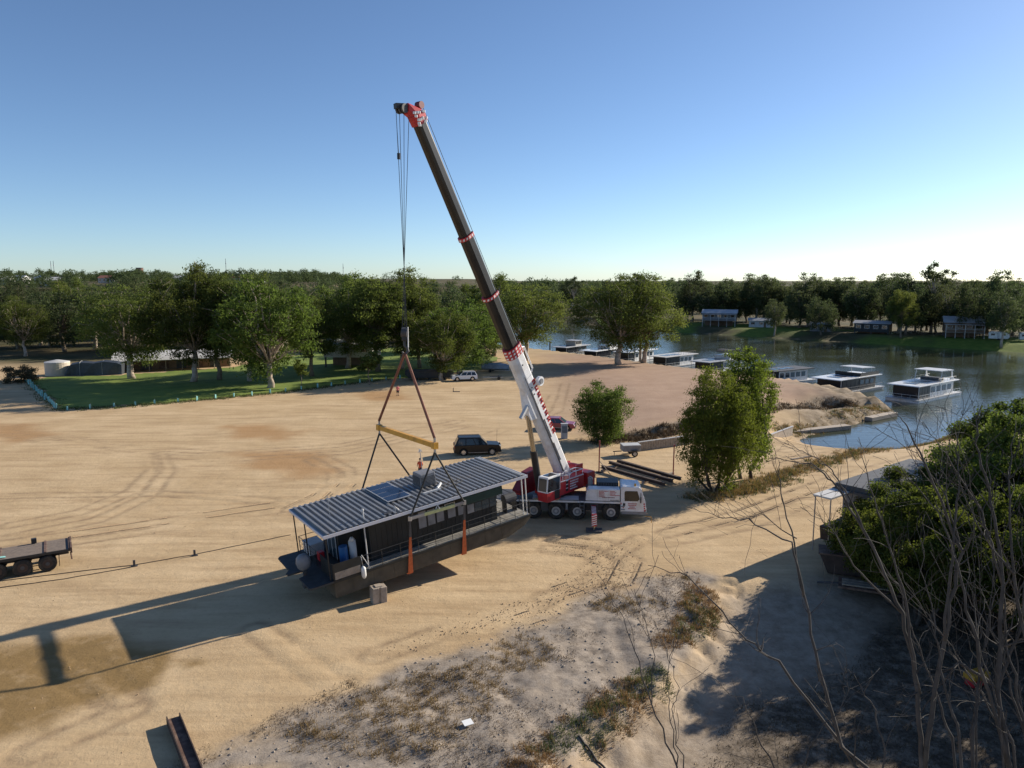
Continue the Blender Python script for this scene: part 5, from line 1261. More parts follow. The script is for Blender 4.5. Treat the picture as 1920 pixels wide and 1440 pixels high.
for s_ in (-1, 1): MB().b2(-Lc / 2, Lc / 2, s_ * 0.25 - 0.02, s_ * 0.25 + 0.02, 0.0, 0.34).build('flange', 'rust_dark', ch)
def gtube(pts, r, name, m_, label, cat, n=5):
    P_ = []
    for x, y in pts: P_.append((x, y, zg(x, y) + r + 0.004))
    o = MB().tube(P_, r, n).build(name, m_); tag(o, label, cat); return o
def gp(l): return [tuple(G(a, b)[:2]) for a, b in l]
def dense(l, k=6):
    out = []
    for (a, b), (c_, d) in zip(l[:-1], l[1:]): out += [(a + (c_ - a) * i / k, b + (d - b) * i / k) for i in range(k)]
    return out + [l[-1]]
gtube(dense(gp([(-30, 1093), (120, 1075), (252, 1060), (365, 1040), (470, 1018), (545, 1003)]), 12), 0.022, 'ground_cable', 'black_metal', 'dark cable lying straight across the sand left of the houseboat', 'cable')
gtube(dense(gp([(-30, 1106), (120, 1086), (252, 1063)]), 12), 0.022, 'ground_cable', 'black_metal', 'second dark cable joining the first at a peg', 'cable')
for px, py, lab in ((252, 1062, 'small dark peg on the cable, nearer the trailer'), (365, 1042, 'small dark peg on the cable, nearer the houseboat')):
    p0 = G(px, py); t = thing('cable_peg', lab, 'peg', (p0.x, p0.y, zg(p0.x, p0.y)), 0.4)
    MB().box((0, 0, 0.2), (0.14, 0.10, 0.42)).build('stake', 'dark_grey', t); MB().box((0.0, 0, 0.02), (0.4, 0.2, 0.05)).build('foot', 'dark_grey', t)
gtube(dense(gp([(1085, 1380), (1110, 1393), (1135, 1412), (1170, 1450)]), 8), 0.05, 'fallen_branch', 'dead_wood', 'thin bare stick lying at the edge of the lower track', 'branch')
p0 = G(877, 1357, 0.2); o = MB().box((0, 0, 0), (0.42, 0.34, 0.02), rz=0.5, rx=0.15).build('paper_sheet', 'white_sheet'); o.location = (p0.x, p0.y, zg(p0.x, p0.y) + 0.12); tag(o, 'crumpled white sheet lying on the grey weedy ridge', 'litter')
p0 = G(850, 735); t = thing('marker_stake', 'tiny dark stake standing alone on the sand', 'stake', (p0.x, p0.y, zg(p0.x, p0.y)))
MB().cyl((0, 0, 0), (0, 0, 0.7), 0.06, n=6).build('stake', 'dark_grey', t); MB().box((0.5, 0, 0.05), (1.2, 0.15, 0.1)).build('foot', 'dark_grey', t)
for k, (px, py) in enumerate(((1490, 868), (1502, 866), (1514, 864))):
    p0 = G(px, py, -0.4); o = MB().box((0, 0, 0), (0.9, 0.22, 0.08), rz=0.35).build('timber_plank', 'timber_grey'); o.location = (p0.x, p0.y, zg(p0.x, p0.y) + 0.06); tag(o, ('left', 'middle', 'right')[k] + ' one of three short planks on the ramp', 'plank', 'planks on the ramp')

# retaining wall of upright boards below the yard, concrete landing edges
def wall(p0, p1, h_, n, label, name='retaining_wall', m_='timber_grey'):
    p0, p1 = Vector(p0), Vector(p1); d = (p1 - p0); t = thing(name, label, 'wall', (p0.x, p0.y, min(zg(p0.x, p0.y), zg(p1.x, p1.y)) - 0.25), math.atan2(d.y, d.x)); L_ = d.length
    for i in range(n):
        MB().b2(L_ * i / n + 0.015, L_ * (i + 1) / n - 0.015, -0.06, 0.06 + 0.02 * (i % 2), 0, h_ + 0.03 * ((i * 7) % 3)).build('board', m_, t)
    MB().b2(0, L_, -0.12, 0.10, h_ + 0.07, h_ + 0.15).build('capping', 'light_grey', t)
wall(G(1196, 846, 0), G(1296, 832, 0), 1.15, 22, 'grey board retaining wall below the yard right of the box trailer')
wall(G(1425, 826, -0.9), G(1486, 803, -0.9), 1.35, 12, 'pale retaining wall at the head of the boat ramp', m_='concrete')
for (a, b, lab) in (((1480, 812), (1590, 800), 'long grey timber edging along the inlet'), ((1628, 786), (1676, 776), 'concrete landing slab at the tip of the spit')):
    p0, p1 = G(*a, -1.9), G(*b, -1.9)
    o = MB().beam((p0 - p1) / 2, (p1 - p0) / 2, 1.2, 0.6).build('landing_edge', 'concrete', bevel=0.05); o.location = (p0 + p1) / 2 + Vector((0, 0, 0.0)); tag(o, lab, 'landing')

# tree guards round the lawn
gline = [G(a, b) for a, b in ((52, 716), (62, 728), (76, 741), (92, 755), (110, 768))]
gl2 = [G(a, b) for a, b in ((125, 769), (200, 765), (300, 757), (400, 748), (480, 741), (560, 732), (640, 722), (735, 711), (835, 704))]
def along(pts, step):
    out = []; carry = 0
    for a, b in zip(pts[:-1], pts[1:]):
        L_ = (b - a).length; s_ = carry
        while s_ < L_: out.append(a.lerp(b, s_ / L_)); s_ += step
        carry = s_ - L_
    return out
guard = None
for grp, lab, pts in (('tree guards on the short side of the lawn', 'pale teal tree guard in the row along the short left side of the lawn', along(gline, 1.3)), ('tree guards on the long side of the lawn', 'pale teal tree guard in the row along the long front of the lawn', along(gl2, 2.9))):
    for p0 in pts:
        x, y = p0.x + rnd.uniform(-0.25, 0.25), p0.y + rnd.uniform(-0.25, 0.25)
        if guard is None:
            guard = thing('tree_guard', lab, 'tree guard', (x, y, zg(x, y)), 0, grp)
            MB().prism([(-0.14, -0.10), (0.14, -0.10), (0.0, 0.16)], (0, 0, 0.0), (1, 0, 0), (0, 1, 0), (0, 0, 0.75)).build('sleeve', 'teal', guard)
            MB().cyl((0.1, -0.12, 0), (0.1, -0.12, 0.95), 0.02, n=5).build('stake', 'timber_grey', guard)
        else:
            g_ = copy_tree(guard, (x, y, zg(x, y)), rnd.uniform(0, 6)); g_['label'] = lab; g_['group'] = grp; k_ = rnd.uniform(0.8, 1.15); g_.scale = (k_, k_, k_)

# ------------------------------------------------------------------ people
def person(name, label, loc, rz, shirt, shorts, legs, arms):
    t = thing(name, label, 'person', loc, rz)
    me = bpy.data.meshes.new('body'); 
    V = [(0, 0, 0.93), (0, 0, 1.12), (0, 0, 1.38), (0, 0, 1.50), (0, 0.01, 1.58), (0, 0.02, 1.68), (0, 0.01, 1.77)]
    Rr = [(0.15, 0.11), (0.14, 0.10), (0.17, 0.11), (0.07, 0.06), (0.055, 0.055), (0.085, 0.10), (0.05, 0.06)]
    E_ = [(0, 1), (1, 2), (2, 3), (3, 4), (4, 5), (5, 6)]
    def chain(root, pts):
        pi = root
        for p_, r_ in pts: V.append(p_); Rr.append((r_, r_)); E_.append((pi, len(V) - 1)); pi = len(V) - 1
    for s_ in (-1, 1):
        chain(0, [((s_ * 0.10, 0, 0.86), 0.095), ((s_ * 0.12, 0.02, 0.50), 0.06), ((s_ * 0.13, -0.02, 0.10), 0.042), ((s_ * 0.14, 0.10, 0.04), 0.035)])
        el, ha = arms[0 if s_ < 0 else 1]
        chain(2, [((s_ * 0.19, 0, 1.42), 0.065), (el, 0.045), (ha, 0.035), (tuple(Vector(ha) + (Vector(ha) - Vector(el)).normalized() * 0.09), 0.028)])
    me.from_pydata(V, E_, []); me.update()
    b = bpy.data.objects.new('body', me); col.objects.link(b); b.parent = t
    me.materials.append(M['skin'])
    sk = b.modifiers.new('skin', 'SKIN')
    for i, r_ in enumerate(Rr): me.skin_vertices[0].data[i].radius = r_
    me.skin_vertices[0].data[0].use_root = True
    ss = b.modifiers.new('subdivision', 'SUBSURF'); ss.levels = 1; ss.render_levels = 2
    q = MB(); el = lambda rx, ry, z_: [Vector((rx * math.cos(a), ry * math.sin(a), z_)) for a in [2 * math.pi * k / 12 for k in range(12)]]
    q.loft([el(0.175, 0.135, 0.90), el(0.165, 0.125, 1.05), el(0.185, 0.135, 1.25), el(0.215, 0.135, 1.42), el(0.12, 0.09, 1.50)]); q.build('shirt', shirt, t, smooth=True)
    for s_ in (-1, 1):
        e_, h_ = arms[0 if s_ < 0 else 1]
        MB().tube([(s_ * 0.17, 0, 1.45), (s_ * 0.21, 0, 1.38), Vector((s_ * 0.2, 0, 1.4)).lerp(Vector(e_), 0.8)], [0.07, 0.078, 0.066], 8).build('sleeve', shirt, t, smooth=True)
        MB().tube([(s_ * 0.085, 0, 0.94), (s_ * 0.11, 0.01, 0.72), (s_ * 0.12, 0.02, 0.52)], [0.115, 0.105, 0.09], 10).build('shorts_leg', shorts, t, smooth=True)
        MB().box((s_ * 0.135, 0.05, 0.045), (0.10, 0.28, 0.09)).build('boot', 'hair', t, bevel=0.02)
    q = MB(); q.loft([[Vector((0.095 * k_ * math.cos(a), 0.01 + 0.112 * k_ * math.sin(a) - 0.01, z_)) for a in [2 * math.pi * j / 12 for j in range(12)]] for k_, z_ in ((0.98, 1.70), (1.04, 1.75), (0.85, 1.80), (0.4, 1.83))]); q.build('hair', 'hair', t, smooth=True)
    return t
pm = (-8.7, 68.2)
person('person', 'person in an orange vest and dark shorts standing behind the houseboat roof', (pm[0], pm[1], zg(*pm)), R(150), 'orange_vest', 'navy', None, [((-0.30, 0.02, 1.15), (-0.16, 0.22, 1.08)), ((0.30, 0.02, 1.15), (0.16, 0.22, 1.08))])
pk = G(746, 742)
person('person', 'person in a pink shirt and dark shorts standing alone far across the sand', (pk.x, pk.y, zg(pk.x, pk.y)), R(20), 'pink_shirt', 'navy', None, [((-0.27, 0.0, 1.14), (-0.27, 0.08, 0.88)), ((0.27, 0.0, 1.14), (0.27, 0.08, 0.88))])
# ------------------------------------------------------------------ moored houseboats
def moored(label, px, py, L, W, rz, wall_m, roof_m, roof_over=0.5, front_m='tint', upper=None, dark_front=3.0, hull_m='white_paint', nwin=6, stripe=None, rail=True, rail_m='white_paint'):
    """x = away from the bank; the end at x=0 faces the camera's left"""
    p0 = G(px, py, WATER)
    t = thing('moored_houseboat', label, 'houseboat', (p0.x, p0.y, WATER), rz)
    q = MB(); q.prism([(0.2, -0.45), (L - 1.0, -0.45), (L, 0.1), (L, 0.42), (0, 0.42), (0, 0.0)], (0, 0, 0), (1, 0, 0), (0, 0, 1), (0, W, 0)); hl = q.build('hull', hull_m, t, bevel=0.05)
    MB().b2(-0.15, L + 0.15, -0.12, W + 0.12, 0.42, 0.52).build('deck', 'light_grey', t)
    x0, x1 = 1.3, L - 2.2
    MB().b2(x0 + dark_front, x1, 0.55, W - 0.55, 0.52, 2.72).build('cabin', wall_m, t)
    fm = MB().b2(x0, x0 + dark_front, 0.6, W - 0.6, 0.52, 2.7).build('saloon', front_m, t)
    for k in range(4): MB().b2(x0 - 0.02, x0, 0.6 + (W - 1.2) * k / 4 + 0.02, 0.6 + (W - 1.2) * (k + 1) / 4 - 0.02, 0.75, 2.6).build('front_pane', 'tint', fm)
    for k in range(4): MB().b2(x0 + 0.1 + k * dark_front / 4, x0 + (k + 1) * dark_front / 4 - 0.05, 0.58, 0.6, 0.95, 2.5).build('side_pane', 'tint', fm)
    step = (x1 - x0 - dark_front - 0.6) / max(1, nwin)
    for k in range(nwin):
        xa = x0 + dark_front + 0.3 + k * step
        f = MB().b2(xa, xa + step * 0.72, 0.53, 0.55, 1.35, 2.3).build('window', 'black_metal', t)
        MB().b2(xa + 0.05, xa + step * 0.72 - 0.05, 0.52, 0.532, 1.4, 2.25).build('pane', 'glass_blue', f)
    if stripe: MB().b2(x0 + dark_front, x1, 0.535, 0.549, 0.75, 0.95).build('stripe', stripe, t)
    q = MB(); q.prism([(x0 - 0.9 - roof_over, 2.74), (x1 + 1.4, 2.74), (x1 + 1.5, 2.82), (x1 + 1.4, 2.92), (x0 - 0.8 - roof_over, 2.88)], (0, 0.05, 0), (1, 0, 0), (0, 0, 1), (0, W - 0.1, 0)); rf = q.build('roof', roof_m, t, bevel=0.03)
    for k in range(3): MB().b2(x0 + 1.0 + k * 2.2, x0 + 2.4 + k * 2.2, W * 0.3, W * 0.7, 2.9, 2.945).build('solar_panel', 'solar', rf)
    if rail:
        q = MB()
        for zz in (0.85, 1.3):
            q.tube([(x1 + 1.5, -0.05, zz), (0, -0.05, zz), (-0.1, 0.05, zz), (-0.1, W, zz)], 0.025, 5)
        n = int((L - 1) / 1.1)
        for k in range(n + 1): q.tube([((x1 + 1.5) * k / n, -0.05, 0.5), ((x1 + 1.5) * k / n, -0.05, 1.3)], 0.02, 4)
        for k in range(5): q.tube([(-0.1, W * k / 4, 0.5), (-0.1, W * k / 4, 1.3)], 0.02, 4)
        ro = q.build('railing', rail_m, t); ro['kind'] = 'stuff'
    for y in (0.25, W - 0.25): MB().cyl((x0 - 0.9, y, 0.5), (x0 - 0.9, y, 2.75), 0.045, n=6).build('roof_post', 'white_paint', t)
    if upper == 'canopy':
        MB().prism([(x1 - 5.4, 4.75), (x1 - 0.6, 4.6), (x1 - 0.3, 4.65), (x1 - 0.6, 4.78), (x1 - 5.4, 4.86)], (0, 0.5, 0), (1, 0, 0), (0, 0, 1), (0, W - 1.0, 0)).build('canopy', 'white_paint', rf)
        for y in (0.6, W - 0.6):
            MB().prism([(x1 - 1.5, 2.9), (x1 + 0.5, 2.9), (x1 - 0.5, 3.6), (x1 - 0.75, 4.7), (x1 - 1.0, 4.7), (x1 - 0.95, 3.6)], (0, y - 0.06, 0), (1, 0, 0), (0, 0, 1), (0, 0.12, 0)).build('canopy_arch', 'white_paint', rf)
            MB().cyl((x1 - 5.2, y, 2.9), (x1 - 4.7, y, 4.8), 0.06, n=6).build('canopy_post', 'white_paint', rf)
        q = MB(); q.tube([(x1 - 6.2, 0.5, 3.5), (x1 + 0.8, 0.5, 3.5)], 0.03, 5); q.tube([(x1 - 6.2, W - 0.5, 3.5), (x1 + 0.8, W - 0.5, 3.5)], 0.03, 5)
        for k in range(7):
            for y in (0.5, W - 0.5): q.tube([(x1 - 6.2 + k * 1.16, y, 2.9), (x1 - 6.2 + k * 1.16, y, 3.5)], 0.02, 4)
        q.build('upper_railing', 'light_grey', rf)['kind'] = 'stuff'
        MB().b2(x1 - 4.4, x1 - 2.6, 1.2, W - 1.2, 2.92, 3.4).build('upper_seating', 'dark_grey', rf)
    elif upper == 'flat':
        MB().prism([(x1 - 4.6, 4.35), (x1 - 0.4, 4.2), (x1 + 0.2, 4.05), (x1 - 0.3, 4.32), (x1 - 4.6, 4.46)], (0, 0.8, 0), (1, 0, 0), (0, 0, 1), (0, W - 1.6, 0)).build('canopy', 'white_paint', rf)
        for x in (x1 - 4.2, x1 - 0.8):
            for y in (1.0, W - 1.0): MB().cyl((x, y, 2.9), (x, y, 4.3), 0.05, n=6).build('canopy_post', 'light_grey', rf)
        MB().b2(x1 - 5.8, x1 + 1.0, 0.5, 0.56, 2.9, 3.55).build('upper_screen', 'boat_dark', rf)
        MB().b2(x1 - 5.8, x1 - 5.74, 0.5, W - 0.5, 2.9, 3.55).build('upper_screen', 'boat_dark', rf)
    elif upper == 'bimini':
        MB().b2(x1 - 4.4, x1 + 0.6, 0.7, W - 0.7, 2.9, 3.7).build('flybridge', 'white_paint', rf)
        q = MB(); n = 8
        q.loft([[Vector((x1 - 4.2 + 4.2 * k / n, y, 4.5 + 0.45 * math.sin(math.pi * k / n))) for k in range(n + 1)] + [Vector((x1 - 4.2 + 4.2 * k / n, y, 4.44 + 0.45 * math.sin(math.pi * k / n))) for k in range(n, -1, -1)] for y in (0.8, W - 0.8)]); q.build('bimini', 'navy', rf)
        for x in (x1 - 4.1, x1 - 0.1):
            for y in (0.85, W - 0.85): MB().cyl((x, y, 3.6), (x, y, 4.5), 0.03, n=5).build('bimini_post', 'steel', rf)
    elif upper == 'wheelhouse':
        MB().b2(x1 - 5, x1 - 2, 0.9, W - 0.9, 2.9, 4.2).build('wheelhouse', 'cream_wall', rf)
        for k in range(4): MB().b2(x1 - 4.8 + k * 0.7, x1 - 4.3 + k * 0.7, 0.88, 0.9, 3.3, 4.0).build('wheelhouse_window', 'glass_dark', rf)
        MB().b2(x1 - 5.3, x1 - 1.7, 0.7, W - 0.7, 4.2, 4.3).build('wheelhouse_roof', 'grey_roof', rf)
        MB().cyl((x1 - 3.5, W / 2, 4.3), (x1 - 3.5, W / 2, 6.0), 0.04, n=5).build('mast', 'light_grey', rf)
    elif upper == 'rail':
        q = MB()
        for k in range(8): q.tube([(x1 - 6 + k, 0.6, 2.9), (x1 - 6 + k, 0.6, 3.6)], 0.03, 4)
        q.tube([(x1 - 6, 0.6, 3.6), (x1 + 1, 0.6, 3.6)], 0.03, 4); q.build('upper_railing', 'timber_grey', rf)['kind'] = 'stuff'
    MB().beam((-1.6, W * 0.5, 0.8), (0.1, W * 0.5, 0.5), 0.8, 0.06).build('gangplank', 'light_grey', t)
    return t
RZ = R(37)
moored('large white houseboat with a roof canopy, moored nearest the inlet', 1722, 757, 16.5, 5.6, RZ, 'white_paint', 'white_paint', 0.4, upper='canopy', dark_front=4.0, nwin=4)
moored('black houseboat with white roof moored beside the large white one', 1576, 743, 15.5, 6.0, RZ, 'boat_dark', 'white_paint', 0.6, upper='flat', dark_front=6.0, hull_m='light_grey', nwin=3, rail_m='mid_grey')
moored('low white houseboat with dark grey roof, third from the inlet', 1449, 724, 13, 5.0, R(30), 'white_paint', 'dark_grey', 0.2, upper=None, dark_front=1.0, nwin=5, rail=False)
moored('white houseboat with grey roof and dark bimini behind the weeping tree', 1331, 704, 15, 5.5, R(40), 'white_paint', 'grey_roof', 1.0, upper='bimini', dark_front=4.5, nwin=3)
moored('flat pale-roofed houseboat with timber upper rail', 1248, 693, 14, 5.2, R(42), 'white_paint', 'pale_roof', 0.6, upper='rail', dark_front=5.0, nwin=3)
moored('long white cruiser moored behind the riverside gum trunks', 1178, 683, 15, 5.0, R(48), 'white_paint', 'white_paint', 0.2, upper=None, dark_front=2.5, nwin=5)
moored('white flat-topped boat with a blue canopy left of the gum trunks', 1118, 680, 14, 5.2, R(50), 'boat_dark', 'white_paint', 0.8, upper='bimini', dark_front=6.0, nwin=2)
moored('grey-roofed boat with a cream wheelhouse, last at the left', 1062, 672, 13, 5.0, R(52), 'boat_dark', 'grey_roof', 0.6, upper='wheelhouse', dark_front=5.0, nwin=2)
p0 = G(1031, 668, WATER); o = MB().cyl((0, 0, -1), (0, 0, 4.2), 0.18, n=8).build('mooring_pile', 'bark_dark'); o.location = p0; tag(o, 'dark mooring pile standing in the water beside the last boat', 'pile')

# ------------------------------------------------------------------ houses and sheds
def windows_on(t, wall, xs_, y, z0, z1, wd, side=-1):
    for x in xs_:
        f = MB().b2(x - wd / 2, x + wd / 2, y - 0.04, y + 0.04, z0, z1).build('window', 'white_paint', t)
        MB().b2(x - wd / 2 + 0.08, x + wd / 2 - 0.08, y + side * 0.055 - 0.012, y + side * 0.055 + 0.012, z0 + 0.08, z1 - 0.08).build('pane', 'glass_dark', f)
def gable(t, L, W, z0, rise, m_, over=0.5):
    q = MB(); q.prism([(-W / 2 - over, z0 - 0.05), (0, z0 + rise), (W / 2 + over, z0 - 0.05), (W / 2 + over, z0 + 0.07), (0, z0 + rise + 0.14), (-W / 2 - over, z0 + 0.07)], (-L / 2 - over, 0, 0), (0, 1, 0), (0, 0, 1), (L + 2 * over, 0, 0)); return q.build('roof', m_, t)
def house(label, x, y, rz, L, W, Hw, rise, wall_m, roof_m, stilts=0.0, nwin=3, veranda=False, group=None, name='house'):
    t = thing(name, label, 'house', (x, y, zg(x, y) - 0.1), rz, group)
    z0 = stilts
    MB().prism([(-W / 2, z0), (W / 2, z0), (W / 2, z0 + Hw), (0, z0 + Hw + rise * 0.96), (-W / 2, z0 + Hw)], (-L / 2, 0, 0), (0, 1, 0), (0, 0, 1), (L, 0, 0)).build('wall', wall_m, t)
    gable(t, L, W, z0 + Hw, rise, roof_m)
    windows_on(t, None, [-L / 2 + L * (k + 0.5) / nwin for k in range(nwin)], -W / 2, z0 + Hw * 0.4, z0 + Hw * 0.82, min(1.6, L / nwin * 0.6))
    if stilts:
        for xx in (-L / 2 + 0.3, 0, L / 2 - 0.3):
            for yy in (-W / 2 + 0.3, W / 2 - 0.3): MB().b2(xx - 0.15, xx + 0.15, yy - 0.15, yy + 0.15, 0, z0).build('stilt', 'dark_grey', t)
        MB().b2(-L / 2 + 0.6, L / 2 - 1.5, 0.5, W / 2, 0, z0 - 0.05).build('undercroft', 'brown_wall', t)
    else:
        dn = MB().b2(L * 0.5 / nwin - 0.45, L * 0.5 / nwin + 0.45, -W / 2 - 0.03, -W / 2, 0.1, 2.1).build('door', 'brown_wall', t)
        MB().box((L * 0.5 / nwin + 0.3, -W / 2 - 0.05, 1.1), (0.06, 0.06, 0.12)).build('handle', 'steel', dn)
    if veranda:
        MB().b2(-L / 2, L / 2, -W / 2 - 2.2, -W / 2, z0 - 0.12, z0).build('balcony', 'timber_grey', t)
        for k in range(5): MB().cyl((-L / 2 + 0.2 + k * (L - 0.4) / 4, -W / 2 - 2.1, 0), (-L / 2 + 0.2 + k * (L - 0.4) / 4, -W / 2 - 2.1, z0 + 2.4), 0.07, n=6).build('veranda_post', 'white_paint', t)
        MB().b2(-L / 2 - 0.2, L / 2 + 0.2, -W / 2 - 2.4, -W / 2 + 0.3, z0 + 2.4, z0 + 2.5).build('veranda_roof', roof_m, t)
        q = MB(); q.tube([(-L / 2, -W / 2 - 2.15, z0 + 1.0), (L / 2, -W / 2 - 2.15, z0 + 1.0)], 0.04, 5); q.build('balustrade', 'white_paint', t)
    return t
house('cream house raised on stilts among the gums on the lawn', -34.6, 160.0, R(-4), 10.5, 7.5, 2.7, 0.8, 'cream_wall', 'grey_roof', stilts=2.3, nwin=3)
house('two-storey pale house with blue-grey roof on the opposite bank', 84.5, 301, R(-20), 13, 8, 2.8, 1.3, 'mid_grey', 'grey_roof', stilts=2.5, nwin=5, veranda=True)
house('white annexe right of the two-storey house on the opposite bank', 99, 294, R(-20), 9, 6, 2.6, 0.9, 'light_grey', 'grey_roof', nwin=3)
house('dark cabin with a low light roof under the opposite bank gums', 126, 258, R(-35), 11, 7, 2.9, 0.8, 'boat_dark', 'grey_roof', stilts=0.8, nwin=4)
house('grey shed left of the dark cabin on the opposite bank', 113, 270, R(-30), 7, 5, 2.6, 0.6, 'mid_grey', 'grey_roof', nwin=2)
house('dark timber house with a pale gable roof near the caravans', 147, 241, R(-25), 11, 8, 3.0, 1.8, 'brown_wall', 'grey_roof', stilts=2.0, nwin=4, veranda=True)
cv_ = None
for k in range(4):
    cx, cy = 151 + k * 6.6, 229 - k * 4.2
    lab = ('white caravan nearest the timber house on the opposite bank', 'second white caravan from the timber house', 'third white caravan from the timber house', 'white caravan furthest right on the opposite bank')[k]
    if cv_ is None:
        cv_ = thing('caravan', lab, 'caravan', (cx, cy, zg(cx, cy)), R(-30), 'caravans on the opposite bank')
        MB().prism([(-2.6, 0.5), (2.4, 0.5), (2.8, 1.2), (2.4, 2.6), (-2.3, 2.7), (-2.7, 2.2)], (0, -1.15, 0), (1, 0, 0), (0, 0, 1), (0, 2.3, 0)).build('body', 'white_paint', cv_, bevel=0.08)
        for x in (-1.6, 1.2): MB().b2(x - 0.5, x + 0.5, -1.17, -1.15, 1.5, 2.1).build('window', 'glass_dark', cv_)
        MB().b2(-0.5, 0.15, -1.17, -1.15, 0.6, 2.3).build('door', 'light_grey', cv_)
        for s_ in (-1, 1): MB().cyl((0, s_ * 1.0, 0.33), (0, s_ * 1.17, 0.33), 0.33, n=14).build('wheel', 'rubber', cv_)
    else: copy_tree(cv_, (cx, cy, zg(cx, cy)), R(-30 + 6 * k), lab)
# long shed, tank and tarped load behind the lawn
sh = thing('long_shed', 'long low shed with a curved pale roof behind the lawn gums', 'shed', (-70.6, 153.5, zg(-70.6, 153.5)), R(24))
MB().b2(-11, 11, 1.0, 6, 0, 2.6).build('wall', 'brown_wall', sh)
MB().b2(-11, -10.8, -2.2, 1.0, 0, 2.3).build('end_wall', 'cream_wall', sh)
q = MB(); prof = [(-2.8, 2.35), (-1.6, 2.9), (0.5, 3.5), (2.5, 3.9), (4.5, 3.6), (6.4, 2.8)]
q.prism(prof + [(a, b_ - 0.1) for a, b_ in prof[::-1]], (-11.4, 0, 0), (0, 1, 0), (0, 0, 1), (22.8, 0, 0)); q.build('roof', 'pale_roof', sh)
for k in range(8): MB().cyl((-10.8 + k * 3.08, -2.4, 0), (-10.8 + k * 3.08, -2.4, 2.45), 0.08, n=6).build('post', 'timber_grey', sh)
for k in range(6): MB().b2(-9.5 + k * 3.3, -7.6 + k * 3.3, 0.95, 1.0, 0.1, 2.2).build('bay_door', 'dark_grey' if k % 2 else 'rust', sh)
tk = thing('water_tank', 'round cream water tank at the left end of the lawn', 'tank', (-89.5, 144.5, zg(-89.5, 144.5)))
q = MB(); q.tube([(0, 0, 0), (0, 0, 2.5)], 2.2, 28); q.build('tank', 'cream', tk, smooth=False)
q = MB(); q.tube([(0, 0, 2.5), (0, 0, 2.62), (0, 0, 3.0)], [2.25, 2.2, 0.3], 28); q.build('lid', 'pale_roof', tk)
for k in range(5): MB().tube([(2.215 * math.cos(a), 2.215 * math.sin(a), 0.4 + k * 0.45) for a in [2 * math.pi * j / 28 for j in range(29)]], 0.03, 4).build('hoop', 'cream', tk)
tp = thing('tarped_load', 'long load under a dark tarpaulin between the tank and the shed', 'tarpaulin', (-82.3, 145.2, zg(-82.3, 145.2)), R(12))
q = MB(); q.loft([[Vector((x, -1.5 + 0.2 * (k % 2), 0)), Vector((x, -1.3, z_)), Vector((x, 0, z_ + 0.25)), Vector((x, 1.3, z_)), Vector((x, 1.5, 0))] for k, (x, z_) in enumerate(((-5.2, 0.6), (-4.2, 2.1), (-2, 2.5), (0, 2.3), (2, 2.6), (4.2, 2.3), (5.0, 1.9)))]); q.build('tarpaulin', 'tarp', tp)
for x in (-2.5, 1.5): MB().tube([(x, -1.56, 0.05), (x, -1.34, 2.45), (x, 0, 2.78), (x, 1.34, 2.45)], 0.03, 5).build('tie_rope', 'light_grey', tp)
# barge on the lawn edge, covered runabout, small trailer
bg2 = thing('barge', 'long black flat barge on a cradle at the lawn edge', 'boat', (-15.4, 137.6, zg(-15.4, 137.6)), R(6))
MB().prism([(-4.6, 1.1), (-3.9, 0.45), (3.9, 0.45), (4.4, 1.0), (4.4, 1.75), (-4.6, 1.75)], (0, -1.4, 0), (1, 0, 0), (0, 0, 1), (0, 2.8, 0)).build('hull', 'boat_dark', bg2, bevel=0.05)
MB().b2(-4.3, 4.1, -1.3, 1.3, 1.75, 1.82).build('deck', 'dark_grey', bg2)
MB().b2(2.2, 2.9, -0.4, 0.4, 1.82, 2.9).build('console', 'light_grey', bg2)
for x in (-2.5, 0, 2.5):
    for s_ in (-1, 1): MB().cyl((x, s_ * 0.9, 0.32), (x, s_ * 1.15, 0.32), 0.32, n=14).build('wheel', 'rubber', bg2)
MB().b2(-3.6, 3.6, -0.9, 0.9, 0.36, 0.46).build('cradle', 'rust_dark', bg2)
rb_ = thing('runabout', 'small boat under a grey-blue cover on a trailer by the boom', 'boat', (-3.4, 149.0, zg(-3.4, 149.0)), R(-14))
q = MB(); q.loft([[Vector((x, -w_, 0.75)), Vector((x, -w_ * 0.9, zt)), Vector((x, 0, zt + 0.35)), Vector((x, w_ * 0.9, zt)), Vector((x, w_, 0.75)), Vector((x, 0, 0.42))] for x, w_, zt in ((-2.6, 1.0, 1.25), (-1, 1.1, 1.45), (0.8, 1.05, 1.6), (2.0, 0.7, 1.4), (2.9, 0.15, 1.2))]); q.build('cover', mat('boat_cover', (0.24, 0.28, 0.34), 0.5, var=0.2, scale=2, bump=0.5, bscale=3), rb_)
MB().b2(-2.4, 3.4, -0.08, 0.08, 0.35, 0.45).build('trailer_frame', 'steel', rb_)
for s_ in (-1, 1): MB().cyl((-0.8, s_ * 1.0, 0.3), (-0.8, s_ * 1.2, 0.3), 0.3, n=14).build('wheel', 'rubber', rb_)
st_ = thing('boat_trailer', 'small empty boat trailer right of the white wagon', 'trailer', (-3.4, 137.6, zg(-3.4, 137.6)), R(4))
q = MB(); q.beam((-2.2, 0, 0.45), (1.6, 0.7, 0.45), 0.1, 0.1); q.beam((-2.2, 0, 0.45), (1.6, -0.7, 0.45), 0.1, 0.1); q.beam((0.8, -0.8, 0.46), (0.8, 0.8, 0.46), 0.1, 0.1); q.build('frame', 'steel', st_)
for s_ in (-1, 1): MB().cyl((0.9, s_ * 0.8, 0.3), (0.9, s_ * 1.0, 0.3), 0.3, n=14).build('wheel', 'rubber', st_)
MB().b2(-0.8, 1.5, -0.12, 0.12, 0.52, 0.62).build('keel_roller', 'dark_grey', st_)

